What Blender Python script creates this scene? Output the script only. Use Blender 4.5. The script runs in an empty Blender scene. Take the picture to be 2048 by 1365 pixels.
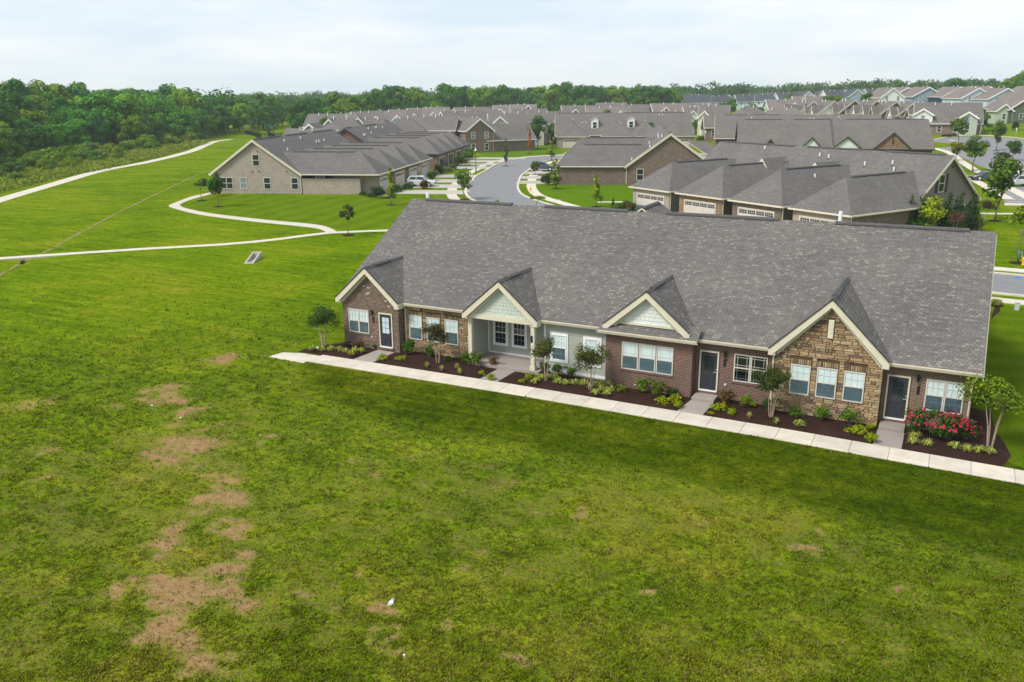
import bpy, bmesh, math, random
import numpy as np
from mathutils import Vector, Matrix

scene = bpy.context.scene
COL = scene.collection
PI = math.pi

# ------------------------------------------------------------------ camera
CAM_H = 14.6
F_PX, PITCH, YAW, ROLL = 1710.0, .2835, -.482, -.009      # focal length for a 2048 px wide frame
_cy, _sy = math.cos(YAW), math.sin(YAW)
FW = np.array([_sy*math.cos(PITCH), _cy*math.cos(PITCH), -math.sin(PITCH)])
_rt = np.array([_cy, -_sy, 0.0]); _up = np.cross(_rt, FW)
RT = math.cos(ROLL)*_rt + math.sin(ROLL)*_up
UP = -math.sin(ROLL)*_rt + math.cos(ROLL)*_up
CPOS = np.array([0, 0, CAM_H])
cam_data = bpy.data.cameras.new('camera')
cam_data.sensor_width = 36.0
cam_data.lens = F_PX*36.0/2048.0
cam_data.clip_start = .5; cam_data.clip_end = 20000
cam = bpy.data.objects.new('camera', cam_data); COL.objects.link(cam)
M = Matrix(((RT[0], UP[0], -FW[0], 0), (RT[1], UP[1], -FW[1], 0), (RT[2], UP[2], -FW[2], CAM_H), (0, 0, 0, 1)))
cam.matrix_world = M
scene.camera = cam

# ------------------------------------------------------------------ world, sun, exposure
SUN_EL, SUN_AZ = math.radians(48), math.radians(212)       # azimuth clockwise from +y: light from behind-left of the camera
world = bpy.data.worlds.new('World'); scene.world = world; world.use_nodes = True
wn = world.node_tree; wn.nodes.clear()
def wnode(t, **kw):
    n = wn.nodes.new(t)
    for k, v in kw.items(): setattr(n, k, v)
    return n
w_out = wnode('ShaderNodeOutputWorld'); w_bg = wnode('ShaderNodeBackground'); w_bg2 = wnode('ShaderNodeBackground')
w_sky = wnode('ShaderNodeTexSky', sky_type='NISHITA', sun_disc=False)
w_sky.sun_elevation = SUN_EL; w_sky.sun_rotation = SUN_AZ; w_sky.air_density = 1.2; w_sky.dust_density = 2.0
w_bg.inputs['Strength'].default_value = .12
wn.links.new(w_sky.outputs[0], w_bg.inputs['Color'])
w_tc = wnode('ShaderNodeTexCoord'); w_map = wnode('ShaderNodeMapping'); w_map.inputs['Scale'].default_value = (1, 1, 5)
wn.links.new(w_tc.outputs['Generated'], w_map.inputs[0])
w_n1 = wnode('ShaderNodeTexNoise'); w_n1.inputs['Scale'].default_value = 3.6; w_n1.inputs['Detail'].default_value = 7; w_n1.inputs['Roughness'].default_value = .55
wn.links.new(w_map.outputs[0], w_n1.inputs['Vector'])
w_r1 = wnode('ShaderNodeValToRGB')
w_r1.color_ramp.elements[0].position = .36; w_r1.color_ramp.elements[0].color = (.70, .82, .93, 1)
w_r1.color_ramp.elements[1].position = .62; w_r1.color_ramp.elements[1].color = (.93, .955, .975, 1)
wn.links.new(w_n1.outputs[0], w_r1.inputs[0]); wn.links.new(w_r1.outputs[0], w_bg2.inputs['Color'])
w_bg2.inputs['Strength'].default_value = .76
w_mix = wnode('ShaderNodeMixShader'); w_mix.inputs[0].default_value = .9
wn.links.new(w_bg.outputs[0], w_mix.inputs[1]); wn.links.new(w_bg2.outputs[0], w_mix.inputs[2])
wn.links.new(w_mix.outputs[0], w_out.inputs['Surface'])

sun_d = bpy.data.lights.new('sun', 'SUN'); sun_d.energy = 2.6; sun_d.angle = math.radians(16); sun_d.color = (1, .95, .88)
sun = bpy.data.objects.new('sun', sun_d); COL.objects.link(sun)
_sd = Vector((math.sin(SUN_AZ)*math.cos(SUN_EL), math.cos(SUN_AZ)*math.cos(SUN_EL), math.sin(SUN_EL)))
sun.rotation_euler = _sd.to_track_quat('Z', 'Y').to_euler()
sun.location = (-40, -40, 60)
vs = scene.view_settings
vs.view_transform = 'Standard'; vs.look = 'None'; vs.exposure = 0.53; vs.gamma = 1.0; vs.use_curve_mapping = False
scene.render.engine = 'CYCLES'
scene.cycles.max_bounces = 6; scene.cycles.diffuse_bounces = 3; scene.cycles.glossy_bounces = 2
scene.cycles.transmission_bounces = 2; scene.cycles.transparent_max_bounces = 8; scene.cycles.volume_bounces = 1
scene.cycles.sample_clamp_indirect = 8

# ------------------------------------------------------------------ places: photo pixel (2048 px frame) -> world
def sstep(a, b, v):
    t = np.clip((np.asarray(v, float)-a)/(b-a), 0, 1); return t*t*(3-2*t)
def terrain(x, y):
    x = np.asarray(x, float); y = np.asarray(y, float)
    d = np.hypot(x, y); phi = np.degrees(np.arctan2(x, y)); fr = (y > 0)
    h = 6.2*sstep(200, 380, d)*sstep(-20, -5, phi)*(1-sstep(30, 60, phi))
    h = h + 2.0*sstep(260, 460, d)*sstep(-44, -34, phi)*(1-sstep(-20, -8, phi))
    return np.where(fr, h, 0)
def tz(x, y): return float(terrain(x, y))
def ray(px, py): return FW + RT*(px-1024)/F_PX - UP*(py-682.5)/F_PX
def G(px, py, z=0.0):
    d = ray(px, py); zz = z
    for _ in range(25):
        t = (zz-CAM_H)/d[2]; p = CPOS+d*t; zz = .5*zz+.5*(z+tz(p[0], p[1]))
    return float(p[0]), float(p[1])
def D(px, dist):
    """ground point at horizontal distance dist on the column px"""
    d = ray(px, 240); h = math.hypot(d[0], d[1]); return float(d[0]/h*dist), float(d[1]/h*dist)

# value noise on numpy arrays
def vnoise(x, y, scale, seed=0):
    x = np.asarray(x, float)/scale; y = np.asarray(y, float)/scale
    xi = np.floor(x).astype(np.int64); yi = np.floor(y).astype(np.int64); xf = x-xi; yf = y-yi
    def h(a, b):
        n = (a*374761393 + b*668265263 + seed*974711) & 0x7fffffff
        n = ((n ^ (n >> 13))*1274126177) & 0x7fffffff
        return ((n ^ (n >> 16)) & 0xffff)/65535.0
    u = xf*xf*(3-2*xf); v = yf*yf*(3-2*yf)
    return (h(xi, yi)*(1-u)+h(xi+1, yi)*u)*(1-v)+(h(xi, yi+1)*(1-u)+h(xi+1, yi+1)*u)*v
def fbm(x, y, scale, seed=0, oct=4):
    s = 0; a = .5
    for i in range(oct): s = s+a*vnoise(x, y, scale/2**i, seed+i*17); a *= .5
    return s/(1-.5**oct)

# ------------------------------------------------------------------ materials
def newmat(name, rough=.8, spec=.25, color=None):
    m = bpy.data.materials.new(name); m.use_nodes = True; nt = m.node_tree
    b = nt.nodes['Principled BSDF']; b.inputs['Roughness'].default_value = rough; b.inputs['Specular IOR Level'].default_value = spec
    if color: b.inputs['Base Color'].default_value = (*color, 1)
    return m, nt, b
def nd(nt, t, ins=None, **kw):
    n = nt.nodes.new(t)
    for k, v in kw.items(): setattr(n, k, v)
    if ins:
        for k, v in ins.items():
            if hasattr(v, 'is_output') or isinstance(v, bpy.types.NodeSocket): nt.links.new(v, n.inputs[k])
            else: n.inputs[k].default_value = v
    return n
def ramp(nt, fac, stops, interp='LINEAR'):
    r = nt.nodes.new('ShaderNodeValToRGB'); cr = r.color_ramp; cr.interpolation = interp
    while len(cr.elements) < len(stops): cr.elements.new(.5)
    for e, (p, c) in zip(cr.elements, stops): e.position = p; e.color = (*c, 1) if len(c) == 3 else c
    nt.links.new(fac, r.inputs[0]); return r.outputs[0]
def mixc(nt, fac, a, b, blend='MIX'):
    n = nt.nodes.new('ShaderNodeMix'); n.data_type = 'RGBA'; n.blend_type = blend
    for s, v in ((n.inputs[0], fac), (n.inputs[6], a), (n.inputs[7], b)):
        if isinstance(v, bpy.types.NodeSocket): nt.links.new(v, s)
        else: s.default_value = (*v, 1) if isinstance(v, tuple) and len(v) == 3 else v
    return n.outputs[2]
def math_(nt, op, a, b=0.0, clamp=False):
    n = nt.nodes.new('ShaderNodeMath'); n.operation = op; n.use_clamp = clamp
    for i, v in enumerate((a, b)):
        if isinstance(v, bpy.types.NodeSocket): nt.links.new(v, n.inputs[i])
        else: n.inputs[i].default_value = v
    return n.outputs[0]
def noise(nt, vec, scale, detail=3, rough=.55):
    n = nd(nt, 'ShaderNodeTexNoise', {'Scale': scale, 'Detail': detail, 'Roughness': rough})
    if vec is not None: nt.links.new(vec, n.inputs['Vector'])
    return n.outputs[0]
def uvsock(nt): return nd(nt, 'ShaderNodeUVMap', uv_map='UVMap').outputs[0]
def objsock(nt): return nd(nt, 'ShaderNodeTexCoord').outputs['Object']
def possock(nt): return nd(nt, 'ShaderNodeNewGeometry').outputs['Position']
def bump(nt, b, h, strength=.4, dist=.01):
    n = nd(nt, 'ShaderNodeBump', {'Strength': strength, 'Distance': dist, 'Height': h}); nt.links.new(n.outputs[0], b.inputs['Normal'])

def flat(name, color, rough=.6, spec=.3, var=.12, scale=3.0):
    m, nt, b = newmat(name, rough, spec)
    v = noise(nt, possock(nt), scale, 4)
    lo = tuple(c*(1-var) for c in color); hi = tuple(min(1, c*(1+var)) for c in color)
    nt.links.new(ramp(nt, v, [(.3, lo), (.7, hi)]), b.inputs['Base Color']); return m

def shingle(name, tones, light, lightpos=.86, cluster=.22, bw=.20, rh=.14):
    m, nt, b = newmat(name, .92, .12)
    uv = uvsock(nt)
    br = nd(nt, 'ShaderNodeTexBrick', {'Vector': uv, 'Color1': (0, 0, 0, 1), 'Color2': (1, 1, 1, 1), 'Mortar': (.5, .5, .5, 1), 'Scale': 1, 'Mortar Size': .011,
        'Mortar Smooth': .2, 'Bias': 0, 'Brick Width': bw, 'Row Height': rh}, offset=.37, offset_frequency=2)
    br2 = nd(nt, 'ShaderNodeTexBrick', {'Vector': uv, 'Color1': (0, 0, 0, 1), 'Color2': (1, 1, 1, 1), 'Mortar': (.5, .5, .5, 1), 'Scale': 1, 'Mortar Size': 0,
        'Bias': 0, 'Brick Width': bw*3.1, 'Row Height': rh}, offset=.61, offset_frequency=3)
    big = noise(nt, uv, .9, 3, .6)
    val = math_(nt, 'ADD', math_(nt, 'MULTIPLY', nd(nt, 'ShaderNodeSeparateColor', {0: br.outputs[0]}).outputs[0], 1.0), math_(nt, 'MULTIPLY', math_(nt, 'SUBTRACT', big, .5), cluster*2))
    c = ramp(nt, val, [(0, tones[0]), (.3, tones[1]), (.62, tones[2]), (lightpos, light)], 'CONSTANT')
    v2 = nd(nt, 'ShaderNodeSeparateColor', {0: br2.outputs[0]}).outputs[0]
    c = mixc(nt, .32, c, ramp(nt, v2, [(0, tuple(t*.8 for t in tones[0])), (1, tuple(t*1.15 for t in tones[2]))]))
    fine = noise(nt, uv, 60, 2)
    c = mixc(nt, .22, c, ramp(nt, fine, [(.3, (.04, .04, .04)), (.7, (.30, .29, .28))]))
    wash = noise(nt, uv, .22, 3, .6)
    c = mixc(nt, 1.0, c, ramp(nt, wash, [(.3, (.86, .86, .88)), (.7, (1.08, 1.06, 1.04))]), 'MULTIPLY')
    c = mixc(nt, math_(nt, 'MULTIPLY', br.outputs['Fac'], .62), c, (.034, .033, .034))  # dark lines put the shadow of each shingle row into the colour
    nt.links.new(c, b.inputs['Base Color'])
    bump(nt, b, math_(nt, 'SUBTRACT', math_(nt, 'MULTIPLY', val, .3), br.outputs['Fac']), .5, .012)
    return m

def brick(name, cols, mortar, bw=.215, rh=.075, ms=.0045, fleck=None):
    m, nt, b = newmat(name, .88, .2)
    uv = uvsock(nt)
    br = nd(nt, 'ShaderNodeTexBrick', {'Vector': uv, 'Color1': (0, 0, 0, 1), 'Color2': (1, 1, 1, 1), 'Mortar': (.5, .5, .5, 1), 'Scale': 1, 'Mortar Size': ms,
        'Mortar Smooth': .1, 'Bias': 0, 'Brick Width': bw, 'Row Height': rh}, offset=.5, offset_frequency=2)
    v = nd(nt, 'ShaderNodeSeparateColor', {0: br.outputs[0]}).outputs[0]
    n = len(cols); st = [(i/n, c) for i, c in enumerate(cols)]
    if fleck: st.append((.985, fleck))
    c = ramp(nt, v, st, 'CONSTANT')
    c = mixc(nt, .25, c, ramp(nt, noise(nt, uv, 30, 3), [(.3, (.02, .015, .012)), (.7, (.4, .34, .28))]))
    c = mixc(nt, 1.0, c, ramp(nt, noise(nt, uv, .6, 3), [(.3, (.88, .88, .88)), (.7, (1.1, 1.08, 1.06))]), 'MULTIPLY')
    c = mixc(nt, br.outputs['Fac'], c, mortar)
    nt.links.new(c, b.inputs['Base Color'])
    bump(nt, b, math_(nt, 'SUBTRACT', 1.0, br.outputs['Fac']), .6, .01)
    return m

def stone_mat(name):
    m, nt, b = newmat(name, .9, .2)
    oi = nd(nt, 'ShaderNodeObjectInfo').outputs['Random']; ri = nd(nt, 'ShaderNodeNewGeometry').outputs['Random Per Island']
    v = math_(nt, 'FRACT', math_(nt, 'ADD', math_(nt, 'MULTIPLY', oi, 7.31), math_(nt, 'MULTIPLY', ri, 3.17)))
    c = ramp(nt, v, [(0, (.34, .235, .125)), (.2, (.42, .31, .17)), (.36, (.27, .175, .09)), (.52, (.47, .37, .22)), (.64, (.18, .11, .065)), (.74, (.37, .24, .13)), (.84, (.055, .045, .042)), (.91, (.13, .065, .055)), (.96, (.24, .21, .18))], 'CONSTANT')
    p = possock(nt)
    c = mixc(nt, .35, c, ramp(nt, noise(nt, p, 14, 5, .65), [(.32, (.07, .045, .03)), (.5, (.3, .21, .12)), (.7, (.5, .42, .3))]))
    nt.links.new(c, b.inputs['Base Color']); bump(nt, b, noise(nt, p, 22, 4), .7, .02); return m

def glass_mat(name, tint=(.9, .95, 1), refl=.08):
    m, nt, b = newmat(name); nt.nodes.remove(b)
    out = nt.nodes['Material Output']
    g = nd(nt, 'ShaderNodeBsdfGlossy', {'Roughness': .03, 'Color': (.9, .95, 1, 1)}); t = nd(nt, 'ShaderNodeBsdfTransparent', {'Color': (*tint, 1)})
    fr = nd(nt, 'ShaderNodeLayerWeight', {'Blend': .5})
    f = math_(nt, 'ADD', math_(nt, 'MULTIPLY', math_(nt, 'POWER', fr.outputs['Facing'], 3.0), .7), refl, True)
    mx = nd(nt, 'ShaderNodeMixShader', {0: f, 1: t.outputs[0], 2: g.outputs[0]}); nt.links.new(mx.outputs[0], out.inputs['Surface']); return m

def foliage_mat(name, rough=.55):
    """leaf colour comes from the object's own colour, varied leaf by leaf"""
    m, nt, b = newmat(name, rough, .06)
    oi = nd(nt, 'ShaderNodeObjectInfo'); ri = nd(nt, 'ShaderNodeNewGeometry').outputs['Random Per Island']
    c = mixc(nt, 1.0, oi.outputs['Color'], ramp(nt, ri, [(0, (.6, .65, .55)), (.5, (.95, .95, .9)), (.85, (1.3, 1.22, .9)), (1, (1.6, 1.4, .8))]), 'MULTIPLY')
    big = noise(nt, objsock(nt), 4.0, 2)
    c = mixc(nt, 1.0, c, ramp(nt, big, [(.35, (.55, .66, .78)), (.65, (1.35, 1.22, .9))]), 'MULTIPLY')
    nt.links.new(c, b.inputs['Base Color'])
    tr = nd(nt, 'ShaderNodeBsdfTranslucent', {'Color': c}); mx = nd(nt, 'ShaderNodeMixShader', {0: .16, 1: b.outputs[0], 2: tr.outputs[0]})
    nt.links.new(mx.outputs[0], nt.nodes['Material Output'].inputs['Surface']); return m

MT = {}
GREY = [(.112, .104, .098), (.140, .131, .124), (.165, .155, .146)]
MT['roof'] = shingle('roof_shingles', GREY, (.265, .245, .205), .9, .16)
MT['roof_grey'] = shingle('roof_shingles_plain', [(.128, .119, .113), (.144, .134, .127), (.165, .154, .146)], (.215, .205, .18), .9, .12)
MT['roof_brown'] = shingle('roof_shingles_brown', [(.135, .12, .112), (.155, .138, .128), (.18, .16, .148)], (.22, .2, .18), .9, .12)
MT['roof_mauve'] = shingle('roof_shingles_mauve', [(.185, .15, .14), (.21, .172, .16), (.235, .195, .18)], (.27, .23, .21), .9, .12)
MT['roof_navy'] = shingle('roof_shingles_navy', [(.028, .04, .062), (.036, .05, .075), (.05, .064, .09)], (.08, .095, .12), .92, .1)
MT['ridge'] = flat('ridge_cap_shingle', (.085, .083, .086), .9, .15, .2, 6)  # dark tone puts the shaded sides of the ridge vents into the colour
MT['brick_mix'] = brick('brick_brown_mix', [(.10, .055, .04), (.16, .095, .06), (.065, .042, .036), (.21, .135, .085), (.13, .075, .05), (.09, .06, .05)], (.27, .23, .18), fleck=(.55, .5, .43))
MT['brick_purple'] = brick('brick_purple_red', [(.10, .028, .022), (.052, .022, .024), (.15, .042, .03), (.075, .042, .044), (.11, .03, .024), (.06, .03, .03)], (.36, .27, .21), ms=.006)
MT['brick_brown'] = brick('brick_brown', [(.11, .06, .042), (.15, .085, .055), (.08, .048, .038), (.13, .075, .05)], (.34, .27, .18), ms=.007)
MT['brick_tan'] = brick('brick_tan', [(.34, .28, .235), (.39, .325, .27), (.30, .25, .215), (.42, .36, .30)], (.42, .38, .33))
MT['brick_umber'] = brick('brick_umber', [(.135, .095, .075), (.19, .135, .105), (.10, .073, .062), (.16, .11, .087)], (.2, .165, .135), fleck=(.42, .36, .3))
MT['brick_grey'] = brick('brick_grey', [(.20, .18, .165), (.235, .21, .19), (.17, .155, .145), (.215, .19, .17)], (.26, .24, .22))
MT['brick_red'] = brick('brick_red', [(.15, .065, .05), (.19, .085, .065), (.11, .05, .042), (.17, .09, .07)], (.24, .18, .15))
MT['brick_dark'] = brick('brick_dark_wine', [(.07, .03, .03), (.09, .036, .034), (.055, .028, .03)], (.12, .085, .075))
MT['brick_house'] = brick('brick_house_brown', [(.19, .12, .09), (.23, .15, .11), (.15, .10, .08)], (.26, .2, .16))
MT['stone_far'] = brick('stone_ledge', [(.33, .2, .1), (.25, .15, .08), (.4, .27, .15), (.16, .1, .065), (.3, .19, .1)], (.14, .09, .055), .34, .11, .012)
MT['stone'] = stone_mat('ledge_stone')
MT['stone_joint'] = flat('stone_joint', (.09, .06, .038), .95, .1)
MT['trim'] = flat('cream_trim', (.60, .555, .43), .55, .3, .06)
MT['trim_white'] = flat('white_trim', (.74, .74, .72), .5, .35, .05)
MT['trim_brown'] = flat('brown_fascia', (.055, .045, .04), .6, .3)
MT['sage'] = flat('sage_siding', (.33, .352, .30), .6, .3, .06)
MT['sage_pale'] = flat('pale_sage_shake', (.47, .515, .45), .65, .25, .08, 1.2)
MT['sage_white'] = flat('white_sage_shake', (.63, .665, .63), .65, .25, .06, 1.2)
MT['frame'] = flat('window_frame', (.55, .52, .46), .5, .35, .05)
MT['frame_white'] = flat('window_frame_white', (.74, .75, .74), .5, .35, .05)
MT['blind'] = flat('window_blind', (.80, .84, .84), .7, .2, .04)
MT['screen'] = glass_mat('insect_screen', (.76, .81, .83), .0)
MT['glass'] = glass_mat('window_glass', (.95, .98, .98), .03)
MT['dark_in'] = flat('dark_interior', (.018, .02, .02), .9, .1)  # near-black stands in for unlit depth in windows, patio and pipes
m, nt, b = newmat('window_dark', .08, .6, (.02, .026, .03)); MT['win_dark'] = m
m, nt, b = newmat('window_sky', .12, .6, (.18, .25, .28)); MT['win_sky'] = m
m, nt, b = newmat('door_glass', .1, .5, (.50, .60, .66)); MT['door_glass'] = m
MT['door'] = flat('navy_door', (.032, .034, .043), .45, .35, .1)
MT['metal_black'] = flat('black_metal', (.012, .012, .013), .45, .4)
MT['metal'] = flat('brushed_metal', (.55, .55, .53), .35, .6)
MT['garage'] = flat('garage_door_paint', (.52, .485, .44), .5, .3, .05)
MT['garage_dark'] = flat('dark_garage_door', (.035, .03, .03), .5, .3)
MT['pvc'] = flat('white_pipe', (.78, .78, .76), .4, .4, .03)

def concrete(name, col, var=.14, sc=1.3):
    m, nt, b = newmat(name, .9, .2); p = possock(nt)
    c = ramp(nt, noise(nt, p, sc, 5, .6), [(.3, tuple(k*(1-var) for k in col)), (.7, tuple(min(1, k*(1+var)) for k in col))])
    c = mixc(nt, .3, c, ramp(nt, noise(nt, p, 30, 3), [(.3, tuple(k*.72 for k in col)), (.7, tuple(k*1.12 for k in col))]))
    oi = nd(nt, 'ShaderNodeObjectInfo').outputs['Random']
    c = mixc(nt, 1.0, c, ramp(nt, oi, [(0, (.93, .93, .93)), (1, (1.05, 1.04, 1.03))]), 'MULTIPLY')
    st = noise(nt, p, .8, 5, .7)
    c = mixc(nt, math_(nt, 'MULTIPLY', math_(nt, 'SUBTRACT', st, .52, True), 2.4, True), c, tuple(k*.62 for k in col))
    nt.links.new(c, b.inputs['Base Color']); bump(nt, b, noise(nt, p, 60, 2), .25, .004); return m
MT['concrete'] = concrete('sidewalk_concrete', (.56, .51, .43))
MT['concrete_grey'] = concrete('driveway_concrete', (.40, .365, .34))
MT['aggregate'] = concrete('exposed_aggregate', (.31, .275, .25), .2, 40)
MT['kerb'] = concrete('kerb_concrete', (.58, .53, .44))
MT['asphalt'] = concrete('pale_asphalt', (.205, .205, .216), .13, .5)
m, nt, b = newmat('bark_mulch', .95, .1); p = possock(nt)
c = ramp(nt, noise(nt, p, 26, 5, .7), [(.28, (.010, .005, .0045)), (.5, (.034, .016, .0135)), (.72, (.075, .038, .03))])
c = mixc(nt, 1.0, c, ramp(nt, noise(nt, p, 1.1, 3), [(.3, (.8, .8, .8)), (.7, (1.2, 1.15, 1.1))]), 'MULTIPLY')
nt.links.new(c, b.inputs['Base Color']); bump(nt, b, noise(nt, p, 34, 4, .7), 1.0, .04); MT['mulch'] = m
MT['bark'] = flat('tree_bark', (.16, .12, .09), .9, .15, .35, 9)
MT['bark_pale'] = flat('crape_bark', (.36, .28, .2), .8, .2, .25, 12)
MT['leaf'] = foliage_mat('foliage')
MT['petal'] = flat('rose_petals', (.36, .010, .04), .6, .3, .35, 40)

# ------------------------------------------------------------------ mesh helpers
class MB:
    def __init__(s): s.v = []; s.f = []; s.m = []
    def poly(s, pts, mi=0):
        i = len(s.v); s.v.extend([tuple(map(float, p)) for p in pts]); s.f.append(tuple(range(i, i+len(pts)))); s.m.append(mi); return s
    def box(s, x0, y0, z0, x1, y1, z1, mi=0):
        if x0 > x1: x0, x1 = x1, x0
        if y0 > y1: y0, y1 = y1, y0
        if z0 > z1: z0, z1 = z1, z0
        i = len(s.v)
        s.v += [(x0, y0, z0), (x1, y0, z0), (x1, y1, z0), (x0, y1, z0), (x0, y0, z1), (x1, y0, z1), (x1, y1, z1), (x0, y1, z1)]
        s.f += [(i, i+3, i+2, i+1), (i+4, i+5, i+6, i+7), (i, i+1, i+5, i+4), (i+1, i+2, i+6, i+5), (i+2, i+3, i+7, i+6), (i+3, i, i+4, i+7)]
        s.m += [mi]*6; return s
    def extrude(s, pts, vec, mi=0, mside=None):
        """closed prism: polygon pts swept by vec"""
        n = len(pts); i = len(s.v); v = Vector(vec); ms = mi if mside is None else mside
        s.v += [tuple(map(float, p)) for p in pts] + [tuple(Vector(p)+v) for p in pts]
        s.f.append(tuple(range(i, i+n))); s.m.append(mi)
        s.f.append(tuple(range(i+2*n-1, i+n-1, -1))); s.m.append(ms)
        for k in range(n):
            a, b = i+k, i+(k+1) % n; s.f.append((a, a+n, b+n, b)); s.m.append(ms)
        return s
    def bar(s, p0, p1, w, h, mi=0, up=(0, 0, 1)):
        """rectangular bar from p0 to p1, width w sideways, height h along up"""
        a = Vector(p0); b = Vector(p1); d = (b-a).normalized(); u = Vector(up); sd = d.cross(u)
        if sd.length < 1e-4: sd = d.cross(Vector((1, 0, 0)))
        sd.normalize(); u = sd.cross(d).normalized()
        q = [a-sd*w/2-u*h/2, a+sd*w/2-u*h/2, a+sd*w/2+u*h/2, a-sd*w/2+u*h/2]
        return s.extrude(q, b-a, mi)
    def cyl(s, p0, p1, r0, r1=None, n=8, mi=0, cap=True):
        r1 = r0 if r1 is None else r1
        a = Vector(p0); b = Vector(p1); d = (b-a).normalized(); u = d.orthogonal().normalized(); w = d.cross(u); i = len(s.v)
        for c, r in ((a, r0), (b, r1)):
            for k in range(n):
                t = 2*PI*k/n; s.v.append(tuple(c+(u*math.cos(t)+w*math.sin(t))*r))
        for k in range(n): s.f.append((i+k, i+(k+1) % n, i+n+(k+1) % n, i+n+k)); s.m.append(mi)
        if cap:
            s.f.append(tuple(range(i+n-1, i-1, -1))); s.m.append(mi); s.f.append(tuple(range(i+n, i+2*n))); s.m.append(mi)
        return s
    def lathe(s, prof, c=(0, 0), n=12, mi=0):
        i = len(s.v)
        for r, z in prof:
            for k in range(n): t = 2*PI*k/n; s.v.append((c[0]+r*math.cos(t), c[1]+r*math.sin(t), z))
        for j in range(len(prof)-1):
            for k in range(n): s.f.append((i+j*n+k, i+j*n+(k+1) % n, i+(j+1)*n+(k+1) % n, i+(j+1)*n+k)); s.m.append(mi)
        s.f.append(tuple(i+(len(prof)-1)*n+k for k in range(n))); s.m.append(mi); return s
    def mesh(s, name, mats, smooth=False, bevel=0, uv=True):
        me = bpy.data.meshes.new(name); me.from_pydata(s.v, [], s.f)
        mats = mats if isinstance(mats, (list, tuple)) else [mats]
        for x in mats: me.materials.append(MT[x] if isinstance(x, str) else x)
        me.polygons.foreach_set('material_index', s.m)
        if bevel or any(len(f) > 4 for f in s.f):
            bm = bmesh.new(); bm.from_mesh(me)
            if bevel:
                bmesh.ops.remove_doubles(bm, verts=bm.verts, dist=1e-5); bmesh.ops.bevel(bm, geom=list(bm.edges), offset=bevel, segments=1, affect='EDGES')
            bm.to_mesh(me); bm.free()
        if uv: auto_uv(me)
        if smooth: me.polygons.foreach_set('use_smooth', [True]*len(me.polygons))
        me.update(); return me
    def build(s, name, mats, parent=None, loc=None, rotz=0, **kw): return obj(name, s.mesh(name, mats, **kw), parent, loc, rotz)
def auto_uv(me):
    n = len(me.loops)
    if n == 0: return
    co = np.empty(len(me.vertices)*3); me.vertices.foreach_get('co', co); co = co.reshape(-1, 3)
    vi = np.empty(n, np.int32); me.loops.foreach_get('vertex_index', vi)
    pn = np.empty(len(me.polygons)*3); me.polygons.foreach_get('normal', pn); pn = pn.reshape(-1, 3)
    lt = np.empty(len(me.polygons), np.int32); me.polygons.foreach_get('loop_total', lt)
    nn = np.repeat(pn, lt, axis=0)
    nn = np.where(nn[:, 2:3] < -.001, -nn, nn)
    u = np.stack([-nn[:, 1], nn[:, 0], np.zeros(n)], 1); L = np.linalg.norm(u, axis=1)
    u = np.where((L < .02)[:, None], np.array([1., 0, 0]), u/np.maximum(L, 1e-6)[:, None])
    v = np.cross(nn, u); P = co[vi]
    out = np.stack([(P*u).sum(1), (P*v).sum(1)], 1)
    l = me.uv_layers.new(name='UVMap'); l.data.foreach_set('uv', out.ravel().astype(np.float32))
def obj(name, me, parent=None, loc=None, rotz=0):
    o = bpy.data.objects.new(name, me); COL.objects.link(o)
    if parent: o.parent = parent
    if loc is not None: o.location = loc
    if rotz: o.rotation_euler = (0, 0, rotz)
    return o
def tag(o, label=None, cat=None, group=None, kind=None):
    if label: o['label'] = label
    if cat: o['category'] = cat
    if group: o['group'] = group
    if kind: o['kind'] = kind
    return o
def thing(name, label, cat, loc=(0, 0, 0), rotz=0, group=None):
    o = bpy.data.objects.new(name, None); COL.objects.link(o); o.location = loc; o.rotation_euler = (0, 0, rotz); o.empty_display_size = .2
    return tag(o, label, cat, group)
def np_mesh(name, verts, nper, mat, faces=None):
    """n-gons of nper consecutive vertices each, straight from a numpy array"""
    verts = np.asarray(verts, np.float32); nv = len(verts); nf = nv//nper
    me = bpy.data.meshes.new(name); me.vertices.add(nv); me.vertices.foreach_set('co', verts.ravel())
    me.loops.add(nv); me.loops.foreach_set('vertex_index', np.arange(nv, dtype=np.int32))
    me.polygons.add(nf); me.polygons.foreach_set('loop_start', np.arange(0, nv, nper, dtype=np.int32)); 
    try: me.polygons.foreach_set('loop_total', np.full(nf, nper, np.int32))
    except Exception: pass
    me.materials.append(MT[mat] if isinstance(mat, str) else mat); me.update(calc_edges=True); me.validate(); return me

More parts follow.
